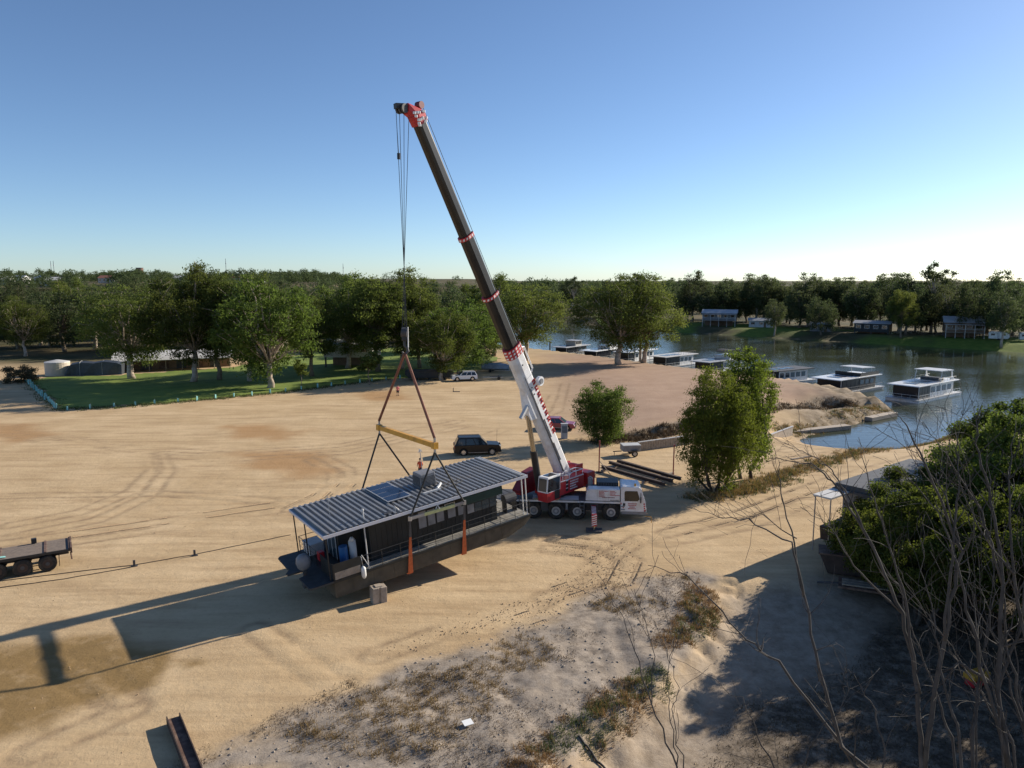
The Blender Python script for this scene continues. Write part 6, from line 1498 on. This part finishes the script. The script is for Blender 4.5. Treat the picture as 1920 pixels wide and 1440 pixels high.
# ------------------------------------------------------------------ town on the hill
r_ = random.Random(77)
tn = 0
for px, yy, L_, wm_, rm_ in ((10, 560, 16, 'cream_wall', 'pale_roof'), (38, 600, 20, 'white_paint', 'grey_roof'), (100, 590, 18, 'white_paint', 'pale_roof'), (118, 540, 18, 'cream_wall', 'pale_roof'), (142, 620, 14, 'white_paint', 'white_paint'), (212, 640, 14, 'cream_wall', 'red_roof'), (228, 650, 22, 'white_paint', 'grey_roof'), (345, 680, 16, 'cream_wall', 'pale_roof'), (368, 640, 18, 'cream_wall', 'grey_roof'), (486, 690, 14, 'white_paint', 'pale_roof'), (460, 640, 15, 'cream_wall', 'red_roof')):
    xx = (px - 960) / FPX * yy
    labs = ('pale house at the far left of the town', 'wide grey-roofed house near the left edge of the town', 'white house below the twin masts', 'long pale-roofed house nearest below the masts', 'white-roofed house right of the masts', 'red-roofed house left of the church-like roof', 'large grey-roofed white building left of the water tower', 'pale house right of the water tower', 'grey-roofed house below the single mast', 'white house at the right end of the town', 'red-roofed house at the right end of the town')
    house(labs[tn], xx, yy, R(r_.uniform(-20, 20)), L_, 9, 4.2, 2.2, wm_, rm_, nwin=4); tn += 1
yy = 700; xx = (270 - 960) / FPX * yy; wt = thing('water_tower', 'brown brick water tower on the town skyline', 'water tower', (xx, yy, zg(xx, yy)))
q = MB(); q.tube([(0, 0, -1), (0, 0, 7), (0, 0, 7.5)], [2.1, 1.9, 2.9], 20); q.build('shaft', 'brick_tower', wt)
q = MB(); q.tube([(0, 0, 7.5), (0, 0, 13.5)], [3.0, 3.2], 20); q.build('tank', 'brick_tower', wt)
q = MB(); q.tube([(0, 0, 13.5), (0, 0, 13.9)], [3.35, 3.35], 20); q.build('cap', 'dark_grey', wt)
for px, yy, hh, lab in ((106, 700, 20, 'thin radio mast at the left of the town skyline, left of two'), (111, 690, 20, 'thin radio mast at the left of the town skyline, right of two'), (430, 690, 22, 'lattice radio mast right of the water tower'), (647, 720, 20, 'thin mast above the wood behind the hook')):
    xx = (px - 960) / FPX * yy; t = thing('radio_mast', lab, 'mast', (xx, yy, zg(xx, yy)))
    q = MB()
    for a in range(3): q.tube([(0.5 * math.cos(a * 2.1), 0.5 * math.sin(a * 2.1), 0), (0.12 * math.cos(a * 2.1), 0.12 * math.sin(a * 2.1), hh)], 0.07, 4)
    for k in range(10): q.tube([(0.4, 0, hh * k / 10), (-0.25, 0.3, hh * (k + 0.5) / 10), (0.35, 0, hh * (k + 1) / 10)], 0.04, 3)
    q.build('lattice', 'mid_grey', t)
    MB().box((0.3, 0, hh * 0.8), (0.5, 0.4, 1.6)).build('antenna', 'light_grey', t)

# ------------------------------------------------------------------ beached houseboat in the shrubs at the right, with carport end
bb = thing('beached_houseboat', 'grey houseboat standing on land half hidden by the shrubs', 'houseboat', (20.7, 49.1, zg(20.7, 49.1)), R(38))
MB().prism([(1.2, 0.5), (14, 0.5), (14, 1.5), (1.0, 1.5)], (0, -4.6, 0), (1, 0, 0), (0, 0, 1), (0, 4.6, 0)).build('hull', 'rust_dark', bb)
MB().b2(3.4, 13, -4.3, -0.3, 1.5, 3.85).build('cabin', 'mid_grey', bb)
MB().b2(2.4, 14, -4.8, 0.0, 3.88, 4.02).build('roof', 'dark_grey', bb)
MB().b2(-0.1, 2.4, -1.3, 0.0, 3.86, 3.97).build('awning_roof', 'pale_roof', bb)
MB().b2(2.6, 14.0, -4.6, -0.1, 4.02, 4.35).build('upper_deck', 'dark_grey', bb)
for y in (-0.1, -1.2): MB().cyl((0.05, y, 0), (0.05, y, 3.9), 0.05, n=6).build('post', 'steel', bb)
for k in range(4): MB().b2(4.2 + k * 2.2, 5.6 + k * 2.2, -4.33, -4.3, 2.2, 3.3).build('window', 'glass_dark', bb)
for x in (2.5, 7, 12):
    for y in (-0.8, -3.8): MB().b2(x - 0.3, x + 0.3, y - 0.3, y + 0.3, 0, 0.5).build('support_block', 'concrete', bb)
sk = thing('skip_bin', 'rusty steel bin beside the shrubs below the carport posts', 'bin', (20.6, 45.6, zg(20.6, 45.6)), R(-22))
MB().prism([(-0.2, 0), (1.9, 0), (2.2, 1.25), (-0.75, 1.25)], (0, -0.8, 0), (1, 0, 0), (0, 0, 1), (0, 1.6, 0)).build('bin', 'rust_dark', sk, bevel=0.03)
MB().b2(-0.8, 2.25, -0.86, 0.86, 1.22, 1.3).build('rim', 'rust', sk)
lt = thing('low_trailer', 'low rusty trailer with loose timber below the bin', 'trailer', (20.6, 43.0, zg(20.6, 43.0)), R(-24))
MB().b2(-0.6, 4.2, -0.8, 0.8, 0.5, 0.62).build('bed', 'rust', lt)
for s_ in (-1, 1): MB().cyl((2.2, s_ * 0.8, 0.33), (2.2, s_ * 1.0, 0.33), 0.33, n=14).build('wheel', 'rubber', lt)
MB().beam((-0.6, 0, 0.5), (-1.8, 0, 0.35), 0.12, 0.1).build('drawbar', 'dark_grey', lt)
for k in range(3): MB().beam((-0.4, -0.5 + k * 0.4, 0.68), (2.4, -0.3 + k * 0.35, 0.68), 0.2, 0.08).build('plank', 'timber_grey', lt)
for (x, y, lab, m1, m2, cat) in ((22.6, 33.6, 'yellow and red machine part lying in the shade of the shrubs', 'yellow', 'red_plastic', 'machine part'), (27.2, 34.2, 'blue drum standing in the shade at the right edge', 'blue_plastic', 'dark_grey', 'drum')):
    t = thing('yard_junk' if cat == 'machine part' else 'blue_drum', lab, cat, (x, y, zg(x, y)), 0.4)
    if cat == 'drum':
        MB().cyl((0, 0, 0), (0, 0, 0.9), 0.3, n=16).build('drum', m1, t); MB().cyl((0, 0, 0.9), (0, 0, 0.93), 0.27, n=16).build('lid', m2, t)
    else:
        MB().b2(-0.6, 0.6, -0.3, 0.3, 0.45, 0.75).build('cowling', m1, t, bevel=0.05); MB().b2(-0.5, 0.3, -0.25, 0.25, 0.1, 0.4).build('base', m2, t, bevel=0.05)
# ------------------------------------------------------------------ weeds, litter and clods in the foreground
def tufts(name, label_m, pts, rng, blades, h_, spread, wd, flatness=0.35):
    V = []; n = len(pts)
    P_ = np.array(pts); k = blades
    base = np.repeat(P_, k, 0); m = len(base)
    a = rng.random(m) * 2 * np.pi; rr = spread * np.sqrt(rng.random(m))
    base = base + np.stack([np.cos(a) * rr, np.sin(a) * rr, np.zeros(m)], 1)
    base[:, 2] = ground_height(base[:, 0], base[:, 1]) - 0.02
    L = h_ * (0.4 + 0.9 * rng.random(m)); az = rng.random(m) * 2 * np.pi; el = flatness + rng.random(m) * (1.45 - flatness)
    d = np.stack([np.cos(az) * np.cos(el), np.sin(az) * np.cos(el), np.sin(el)], 1) * L[:, None]
    s = np.stack([-np.sin(az), np.cos(az), np.zeros(m)], 1) * (wd * (0.6 + 0.8 * rng.random(m)))[:, None]
    v = np.stack([base - s, base + s, base + d * 0.6 + s * 0.7 + [0, 0, 0.01], base + d - s * 0.2], 1).reshape(-1, 3)
    o = bpy.data.objects.new(name, fast_mesh(name, v, np.arange(m * 4).reshape(m, 4), label_m)); col.objects.link(o); o['kind'] = 'stuff'
    return o
rng = np.random.default_rng(5)
gA = np.array(GREY); x0, x1, y0, y1 = gA[:, 0].min() - 2, gA[:, 0].max() + 2, gA[:, 1].min() - 1, gA[:, 1].max() + 2
cx = rng.uniform(x0, x1, 60000); cy = rng.uniform(y0, y1, 60000)
sdg = sdist(cx, cy, GREY)
n1 = fbm(cx, cy, 2.6, 61); n2 = fbm(cx, cy, 4.0, 71); n3 = fbm(cx, cy, 3.2, 81)
dl_ = np.abs(sdist(cx, cy, LOW))
def pick(mask, n):
    i = np.where(mask)[0]; i = i[:n]; return np.stack([cx[i], cy[i], np.zeros(len(i))], 1)
tufts('dark_litter', 'dry_litter', pick((sdg < 0.6) & (n1 + 0.25 * n3 > 0.66) & (rng.random(60000) < 0.5), 1700), rng, 9, 0.13, 0.24, 0.011, 0.0)
tufts('dry_weeds', 'dry_grass', pick((sdg < -0.8) & (n2 > 0.60), 800), rng, 16, 0.22, 0.22, 0.010, 0.2)
tufts('green_weeds', 'green_weed', pick((sdg < 0.5) & ((dl_ < 1.6) & (n3 + 0.3 * n1 > 0.64) & (rng.random(60000) < 0.4)), 520), rng, 14, 0.22, 0.22, 0.012, 0.2)
tufts('golden_weeds', 'dry_grass', pick((sdg < 0.5) & (dl_ < 1.9) & (n1 > 0.5) & (rng.random(60000) < 0.5), 700), rng, 14, 0.24, 0.22, 0.011, 0.2)
# strip of weeds by the ramp, bank tops and under the tall weeping tree
S = []
for l_, wd_, n_ in ((P2([(1400, 925), (1470, 900), (1560, 868), (1660, 840), (1760, 826), (1830, 818)], -0.4), 1.3, 1500), (P2([(1300, 935), (1360, 928), (1420, 918)]), 1.0, 350),
                    (P2([(1560, 790), (1620, 770), (1680, 768)], -1.6), 1.6, 450), (P2([(1460, 812), (1540, 800)], -1.6), 1.2, 300)):
    l_ = dense([tuple(q) for q in l_], 30)
    for _ in range(n_):
        a = l_[rng.integers(len(l_))]; S.append((a[0] + rng.normal() * wd_ * 0.6, a[1] + rng.normal() * wd_ * 0.6, 0))
tufts('ramp_weeds', 'dry_grass', S[::2], rng, 14, 0.42, 0.3, 0.02, 0.3)
tufts('ramp_green_weeds', 'green_weed', S[1::3], rng, 12, 0.30, 0.35, 0.03, 0.2)
S = []
for l_, n_ in ((P2([(1120, 818), (1200, 812), (1295, 797), (1330, 790)], 0.5), 700), (P2([(1400, 770), (1452, 757), (1545, 738), (1600, 740)], 0.5), 500)):
    l_ = dense([tuple(q) for q in l_], 40)
    for _ in range(n_): a = l_[rng.integers(len(l_))]; S.append((a[0] + rng.normal() * 0.7, a[1] - 0.6 + rng.normal() * 0.8, 0))
tufts('embankment_scrub', 'dry_litter', S, rng, 12, 0.45, 0.4, 0.03, 0.3)
Ls = dense([tuple(q) for q in LAWN[:10]], 40)
S = [(a[0] + rng.normal() * 0.7, a[1] + rng.normal() * 0.7, 0) for a in Ls for _ in range(3)]
tufts('lawn_edge_grass', 'green_weed', S, rng, 10, 0.3, 0.4, 0.03, 0.2)
lx_ = rng.uniform(6, 32, 9000); ly_ = rng.uniform(22, 46, 9000)
lm_ = sdist(lx_, ly_, P2([(1320, 1460), (1420, 1310), (1570, 1265), (1720, 1150), (2100, 1000), (2200, 1500)], -0.8)) < 0.5 + 2 * (fbm(lx_, ly_, 3, 4) - 0.5)
tufts('leaf_litter', 'dry_litter', np.stack([lx_[lm_], ly_[lm_], 0 * lx_[lm_]], 1)[:2600], rng, 8, 0.16, 0.35, 0.014, 0.0)
# clods on the spoil ridge and along the wheel marks
ico = [(0, 0, 1), (0.9, 0, 0.3), (0.28, 0.85, 0.3), (-0.72, 0.53, 0.3), (-0.72, -0.53, 0.3), (0.28, -0.85, 0.3), (0.72, 0.53, -0.4), (-0.28, 0.85, -0.4), (-0.9, 0, -0.4), (-0.28, -0.85, -0.4), (0.72, -0.53, -0.4)]
icf = [(0, 1, 2), (0, 2, 3), (0, 3, 4), (0, 4, 5), (0, 5, 1), (1, 6, 2), (2, 7, 3), (3, 8, 4), (4, 9, 5), (5, 10, 1), (6, 7, 2), (7, 8, 3), (8, 9, 4), (9, 10, 5), (10, 6, 1)]
def clods(name, P_, smin, smax, m_):
    v = []; f = []
    ZZ = ground_height(np.array([p_[0] for p_ in P_]), np.array([p_[1] for p_ in P_]))
    for (x, y), z0 in zip(P_, ZZ):
        s = smin + (smax - smin) * rnd.random() ** 3; a = rnd.uniform(0, 6.28); o = len(v)
        for q in ico: v.append((x + s * (q[0] * math.cos(a) - q[1] * math.sin(a)) * rnd.uniform(0.7, 1.2), y + s * (q[0] * math.sin(a) + q[1] * math.cos(a)) * rnd.uniform(0.7, 1.2), z0 + s * q[2] * 0.6))
        f += [tuple(i + o for i in t) for t in icf]
    me = bpy.data.meshes.new(name); me.from_pydata(v, [], f); me.materials.append(m_ if not isinstance(m_, str) else M[m_])
    o = bpy.data.objects.new(name, me); col.objects.link(o); o['kind'] = 'stuff'
D('clod', (0.27, 0.225, 0.18), 0.95, var=0.3, scale=3)
D('sand_clod', (0.40, 0.28, 0.165), 0.95, var=0.2, scale=3)
q_ = pick((sdg < 0.2) & (n3 > 0.42), 1300)[:, :2]; clods('dirt_clods', [tuple(a) for a in q_], 0.02, 0.10, 'clod')
S = []
for t_ in TRACKS[11:15]:
    l_ = dense(t_, 60)
    S += [(a[0] + rnd.gauss(0, 0.45), a[1] + rnd.gauss(0, 0.45)) for a in l_ for _ in range(2)]
clods('track_clods', S, 0.015, 0.06, 'sand_clod')

# raised tread bars left by the machine's tyres, and loose stones over the yard
tv = []; tf = []
def tread(path, side):
    l_ = dense(path, 400); acc = 0; out = []
    for (xa, ya), (xb, yb) in zip(l_[:-1], l_[1:]):
        acc += math.hypot(xb - xa, yb - ya)
        if acc < 0.17: continue
        acc = 0; d_ = math.atan2(yb - ya, xb - xa)
        if vnoise(np.array([xa]), np.array([ya]), 1.6, 77)[0] < 0.56: continue
        for ln in (-0.75, 0.75):
            for sg in (-1, 1): out.append((xa - math.sin(d_) * (ln + sg * 0.13), ya + math.cos(d_) * (ln + sg * 0.13), d_ + sg * 0.7))
    return out
bars = [b_ for t_ in [TRACKS[i] for i in (2, 3, 9, 13, 14, 15)] for b_ in tread(t_, 1)]
bz_ = ground_height(np.array([b_[0] for b_ in bars]), np.array([b_[1] for b_ in bars]))
for (x, y, a), z_ in zip(bars, bz_):
    o = len(tv); ca, sa = math.cos(a), math.sin(a); hl, hw = 0.12 * rnd.uniform(0.7, 1.1), 0.028
    for dx, dy, dz in ((-hl, -hw, -0.03), (hl, -hw, -0.03), (hl, hw, -0.03), (-hl, hw, -0.03), (-hl * 0.8, 0, 0.012 * rnd.uniform(0.3, 1.2)), (hl * 0.8, 0, 0.012 * rnd.uniform(0.3, 1.2))):
        tv.append((x + dx * ca - dy * sa, y + dx * sa + dy * ca, z_ + dz - 0.01))
    tf += [(o, o + 1, o + 5, o + 4), (o + 2, o + 3, o + 4, o + 5), (o + 1, o + 2, o + 5), (o + 3, o, o + 4)]
me = bpy.data.meshes.new('tread_marks'); me.from_pydata(tv, [], tf); me.materials.append(M['sand_clod'])
tr_o = bpy.data.objects.new('tread_marks', me); col.objects.link(tr_o); tr_o['kind'] = 'stuff'
sx_ = rng.uniform(-32, 24, 1500); sy_ = rng.uniform(22, 75, 1500)
clods('loose_stones', list(zip(sx_, sy_)), 0.012, 0.055, 'sand_clod')
# ------------------------------------------------------------------ dead trees in front, lower right
def dead_tree(name, label, base, limbs, seed, r0=0.14, twigs=7):
    """limbs: pixel paths with a distance for each point (how far from the camera, from the tree's own place)"""
    rr = random.Random(seed)
    b = Vector(base); t = thing(name, label, 'dead tree', b)
    for li, (pts, ra) in enumerate(limbs):
        W_ = [at_y(px, py, d) - b for px, py, d in pts]
        # smooth and roughen the path
        path = []
        for i in range(len(W_) - 1):
            for k in range(5):
                f = k / 5; p_ = W_[i].lerp(W_[i + 1], f); path.append(p_ + Vector((rr.gauss(0, 0.03), rr.gauss(0, 0.03), rr.gauss(0, 0.03))))
        path.append(W_[-1]); n = len(path)
        ra *= 0.74
        rad = [max(0.009, ra * (1 - 0.9 * (i / (n - 1)) ** 0.8)) for i in range(n)]
        lb = MB().tube(path, rad, 7).build('limb', 'dead_wood', t, smooth=True)
        tw = MB()
        for k in range(twigs):
            i = rr.randint(int(n * 0.25), n - 2); p_ = path[i]; d = (path[min(n - 1, i + 1)] - path[i - 1]).normalized()
            ax = Vector((rr.gauss(0, 1), rr.gauss(0, 0.6), rr.gauss(0.35, 0.8))).normalized()
            dr_ = (d * 0.9 + ax * 0.8).normalized(); L_ = rr.uniform(0.5, 2.0); q = [p_]; r1 = rad[i] * 0.5
            for s_ in range(4):
                dr_ = (dr_ + Vector((rr.gauss(0, 0.22), rr.gauss(0, 0.22), rr.gauss(0.05, 0.2)))).normalized(); q.append(q[-1] + dr_ * L_ / 4)
            tw.tube(q, [max(0.006, r1 * (1 - 0.2 * s_)) for s_ in range(5)], 5)
            if rr.random() < 0.75:
                e = [q[2]]; d2 = (dr_ + Vector((rr.gauss(0, 0.8), rr.gauss(0, 0.6), rr.gauss(0.2, 0.6)))).normalized()
                for s_ in range(3): d2 = (d2 + Vector((rr.gauss(0, 0.25), rr.gauss(0, 0.2), rr.gauss(0, 0.25)))).normalized(); e.append(e[-1] + d2 * L_ * 0.2)
                tw.tube(e, [r1 * 0.5, r1 * 0.4, r1 * 0.3, 0.005], 4)
        tw.build('twigs', 'dead_wood', lb)['kind'] = 'stuff'
    return t
zb = lambda x, y: (x, y, zg(x, y) - 0.1)
dead_tree('dead_tree', 'large bare dead tree with long crooked branches at the lower right', zb(13.6, 20.5), [
    ([(1700, 1900, 20.5), (1690, 1500, 20.8), (1600, 1430, 21), (1460, 1240, 22), (1390, 1190, 22.5), (1290, 1080, 23), (1215, 1060, 23.5)], 0.11),
    ([(1690, 1500, 20.8), (1580, 1400, 21), (1545, 1290, 21.3), (1508, 1120, 22), (1490, 1020, 22.5), (1462, 900, 23), (1460, 862, 23)], 0.10),
    ([(1508, 1120, 22), (1484, 1018, 22.4), (1400, 975, 22.8), (1350, 970, 23), (1288, 952, 23.5)], 0.055),
    ([(1490, 1010, 22.4), (1430, 965, 22.8), (1405, 968, 23)], 0.03),
    ([(1720, 1900, 20.5), (1730, 1440, 20.9), (1722, 1300, 21.3), (1690, 1150, 21.8), (1640, 1030, 22.2), (1560, 900, 22.8), (1520, 870, 23), (1440, 860, 23.3)], 0.13),
    ([(1640, 1030, 22.2), (1590, 930, 22.6), (1560, 880, 22.9), (1515, 850, 23.2), (1470, 830, 23.4)], 0.05),
    ([(1722, 1300, 21.3), (1700, 1130, 21.6), (1660, 1000, 22), (1625, 890, 22.4), (1610, 820, 22.8)], 0.07),
    ([(1730, 1440, 20.9), (1770, 1200, 21.2), (1800, 1030, 21.6), (1740, 880, 22), (1700, 800, 22.4), (1680, 770, 22.6)], 0.11),
    ([(1770, 1200, 21.2), (1790, 1000, 21.7), (1800, 900, 22), (1795, 830, 22.4), (1802, 770, 22.6)], 0.07),
    ([(1800, 1030, 21.6), (1775, 930, 22), (1720, 850, 22.5), (1640, 800, 23)], 0.045),
    ([(1690, 1150, 21.8), (1600, 1060, 22.2), (1560, 990, 22.6), (1500, 950, 23)], 0.05),
], 3, twigs=13)
dead_tree('dead_tree', 'second bare dead tree at the right edge with a thick forked trunk', zb(16.8, 20.0), [
    ([(1960, 1900, 20), (1890, 1440, 20.4), (1870, 1290, 20.8), (1880, 1100, 21.2), (1860, 940, 21.8), (1830, 830, 22.3), (1840, 760, 22.6)], 0.15),
    ([(1870, 1290, 20.8), (1800, 1240, 21), (1760, 1290, 21.2), (1700, 1370, 21.4)], 0.08),
    ([(1880, 1100, 21.2), (1840, 960, 21.8), (1770, 850, 22.3), (1730, 790, 22.6)], 0.06),
    ([(1960, 1900, 20), (1950, 1300, 20.4), (1900, 1080, 20.9), (1890, 900, 21.5), (1905, 790, 22)], 0.11),
    ([(1900, 1080, 20.9), (1850, 1010, 21.3), (1800, 920, 21.7), (1760, 880, 22)], 0.045),
    ([(1890, 1440, 20.4), (1830, 1200, 20.8), (1795, 1060, 21.2), (1760, 960, 21.6), (1690, 880, 22)], 0.09),
    ([(1870, 1290, 20.8), (1915, 1180, 21), (1930, 1000, 21.5), (1920, 850, 22)], 0.07),
], 4, twigs=18)
dead_tree('dead_sapling', 'thin bare stems standing at the bottom edge below the grey ridge', zb(4.6, 17.6), [
    ([(1300, 1900, 17.6), (1270, 1440, 17.9), (1222, 1320, 18.2), (1190, 1220, 18.6), (1165, 1150, 19), (1132, 1112, 19.4)], 0.045),
    ([(1270, 1440, 17.9), (1255, 1330, 18.3), (1250, 1260, 18.6), (1265, 1190, 19)], 0.026),
    ([(1222, 1320, 18.2), (1225, 1230, 18.6), (1205, 1150, 19), (1190, 1105, 19.3)], 0.024),
    ([(1320, 1900, 17.6), (1280, 1440, 18), (1262, 1330, 18.3), (1275, 1290, 18.6), (1240, 1200, 19)], 0.032),
], 6, twigs=4)
dead_tree('dead_branch', 'low bare branches in front of the shaded track at the bottom right', zb(8.8, 18.0), [
    ([(1560, 1900, 18), (1480, 1500, 18.3), (1430, 1400, 18.7), (1390, 1310, 19), (1350, 1290, 19.4)], 0.05),
    ([(1480, 1500, 18.3), (1520, 1400, 18.6), (1590, 1300, 19), (1585, 1270, 19.2)], 0.04),
    ([(1560, 1900, 18), (1660, 1420, 18.4), (1640, 1330, 18.8), (1600, 1260, 19.2), (1580, 1255, 19.4)], 0.05),
], 8, twigs=6)

rq = random.Random(21)
lim = []
for k in range(13):
    xb = rq.uniform(1800, 1960); xt = rq.uniform(1600, 1925); yt = rq.uniform(800, 1080); d0 = rq.uniform(19.4, 21)
    pts = [(xb + 30, 1900, d0)]
    for j in range(1, 6):
        f = j / 5; pts.append((xb + (xt - xb) * f ** 1.3 + rq.uniform(-14, 14), 1480 + (yt - 1480) * f, d0 + 2.4 * f))
    lim.append((pts, rq.uniform(0.04, 0.085)))
dead_tree('dead_thicket', 'thicket of thin bare grey stems along the right edge', zb(16.2, 19.2), lim, 12, twigs=9)
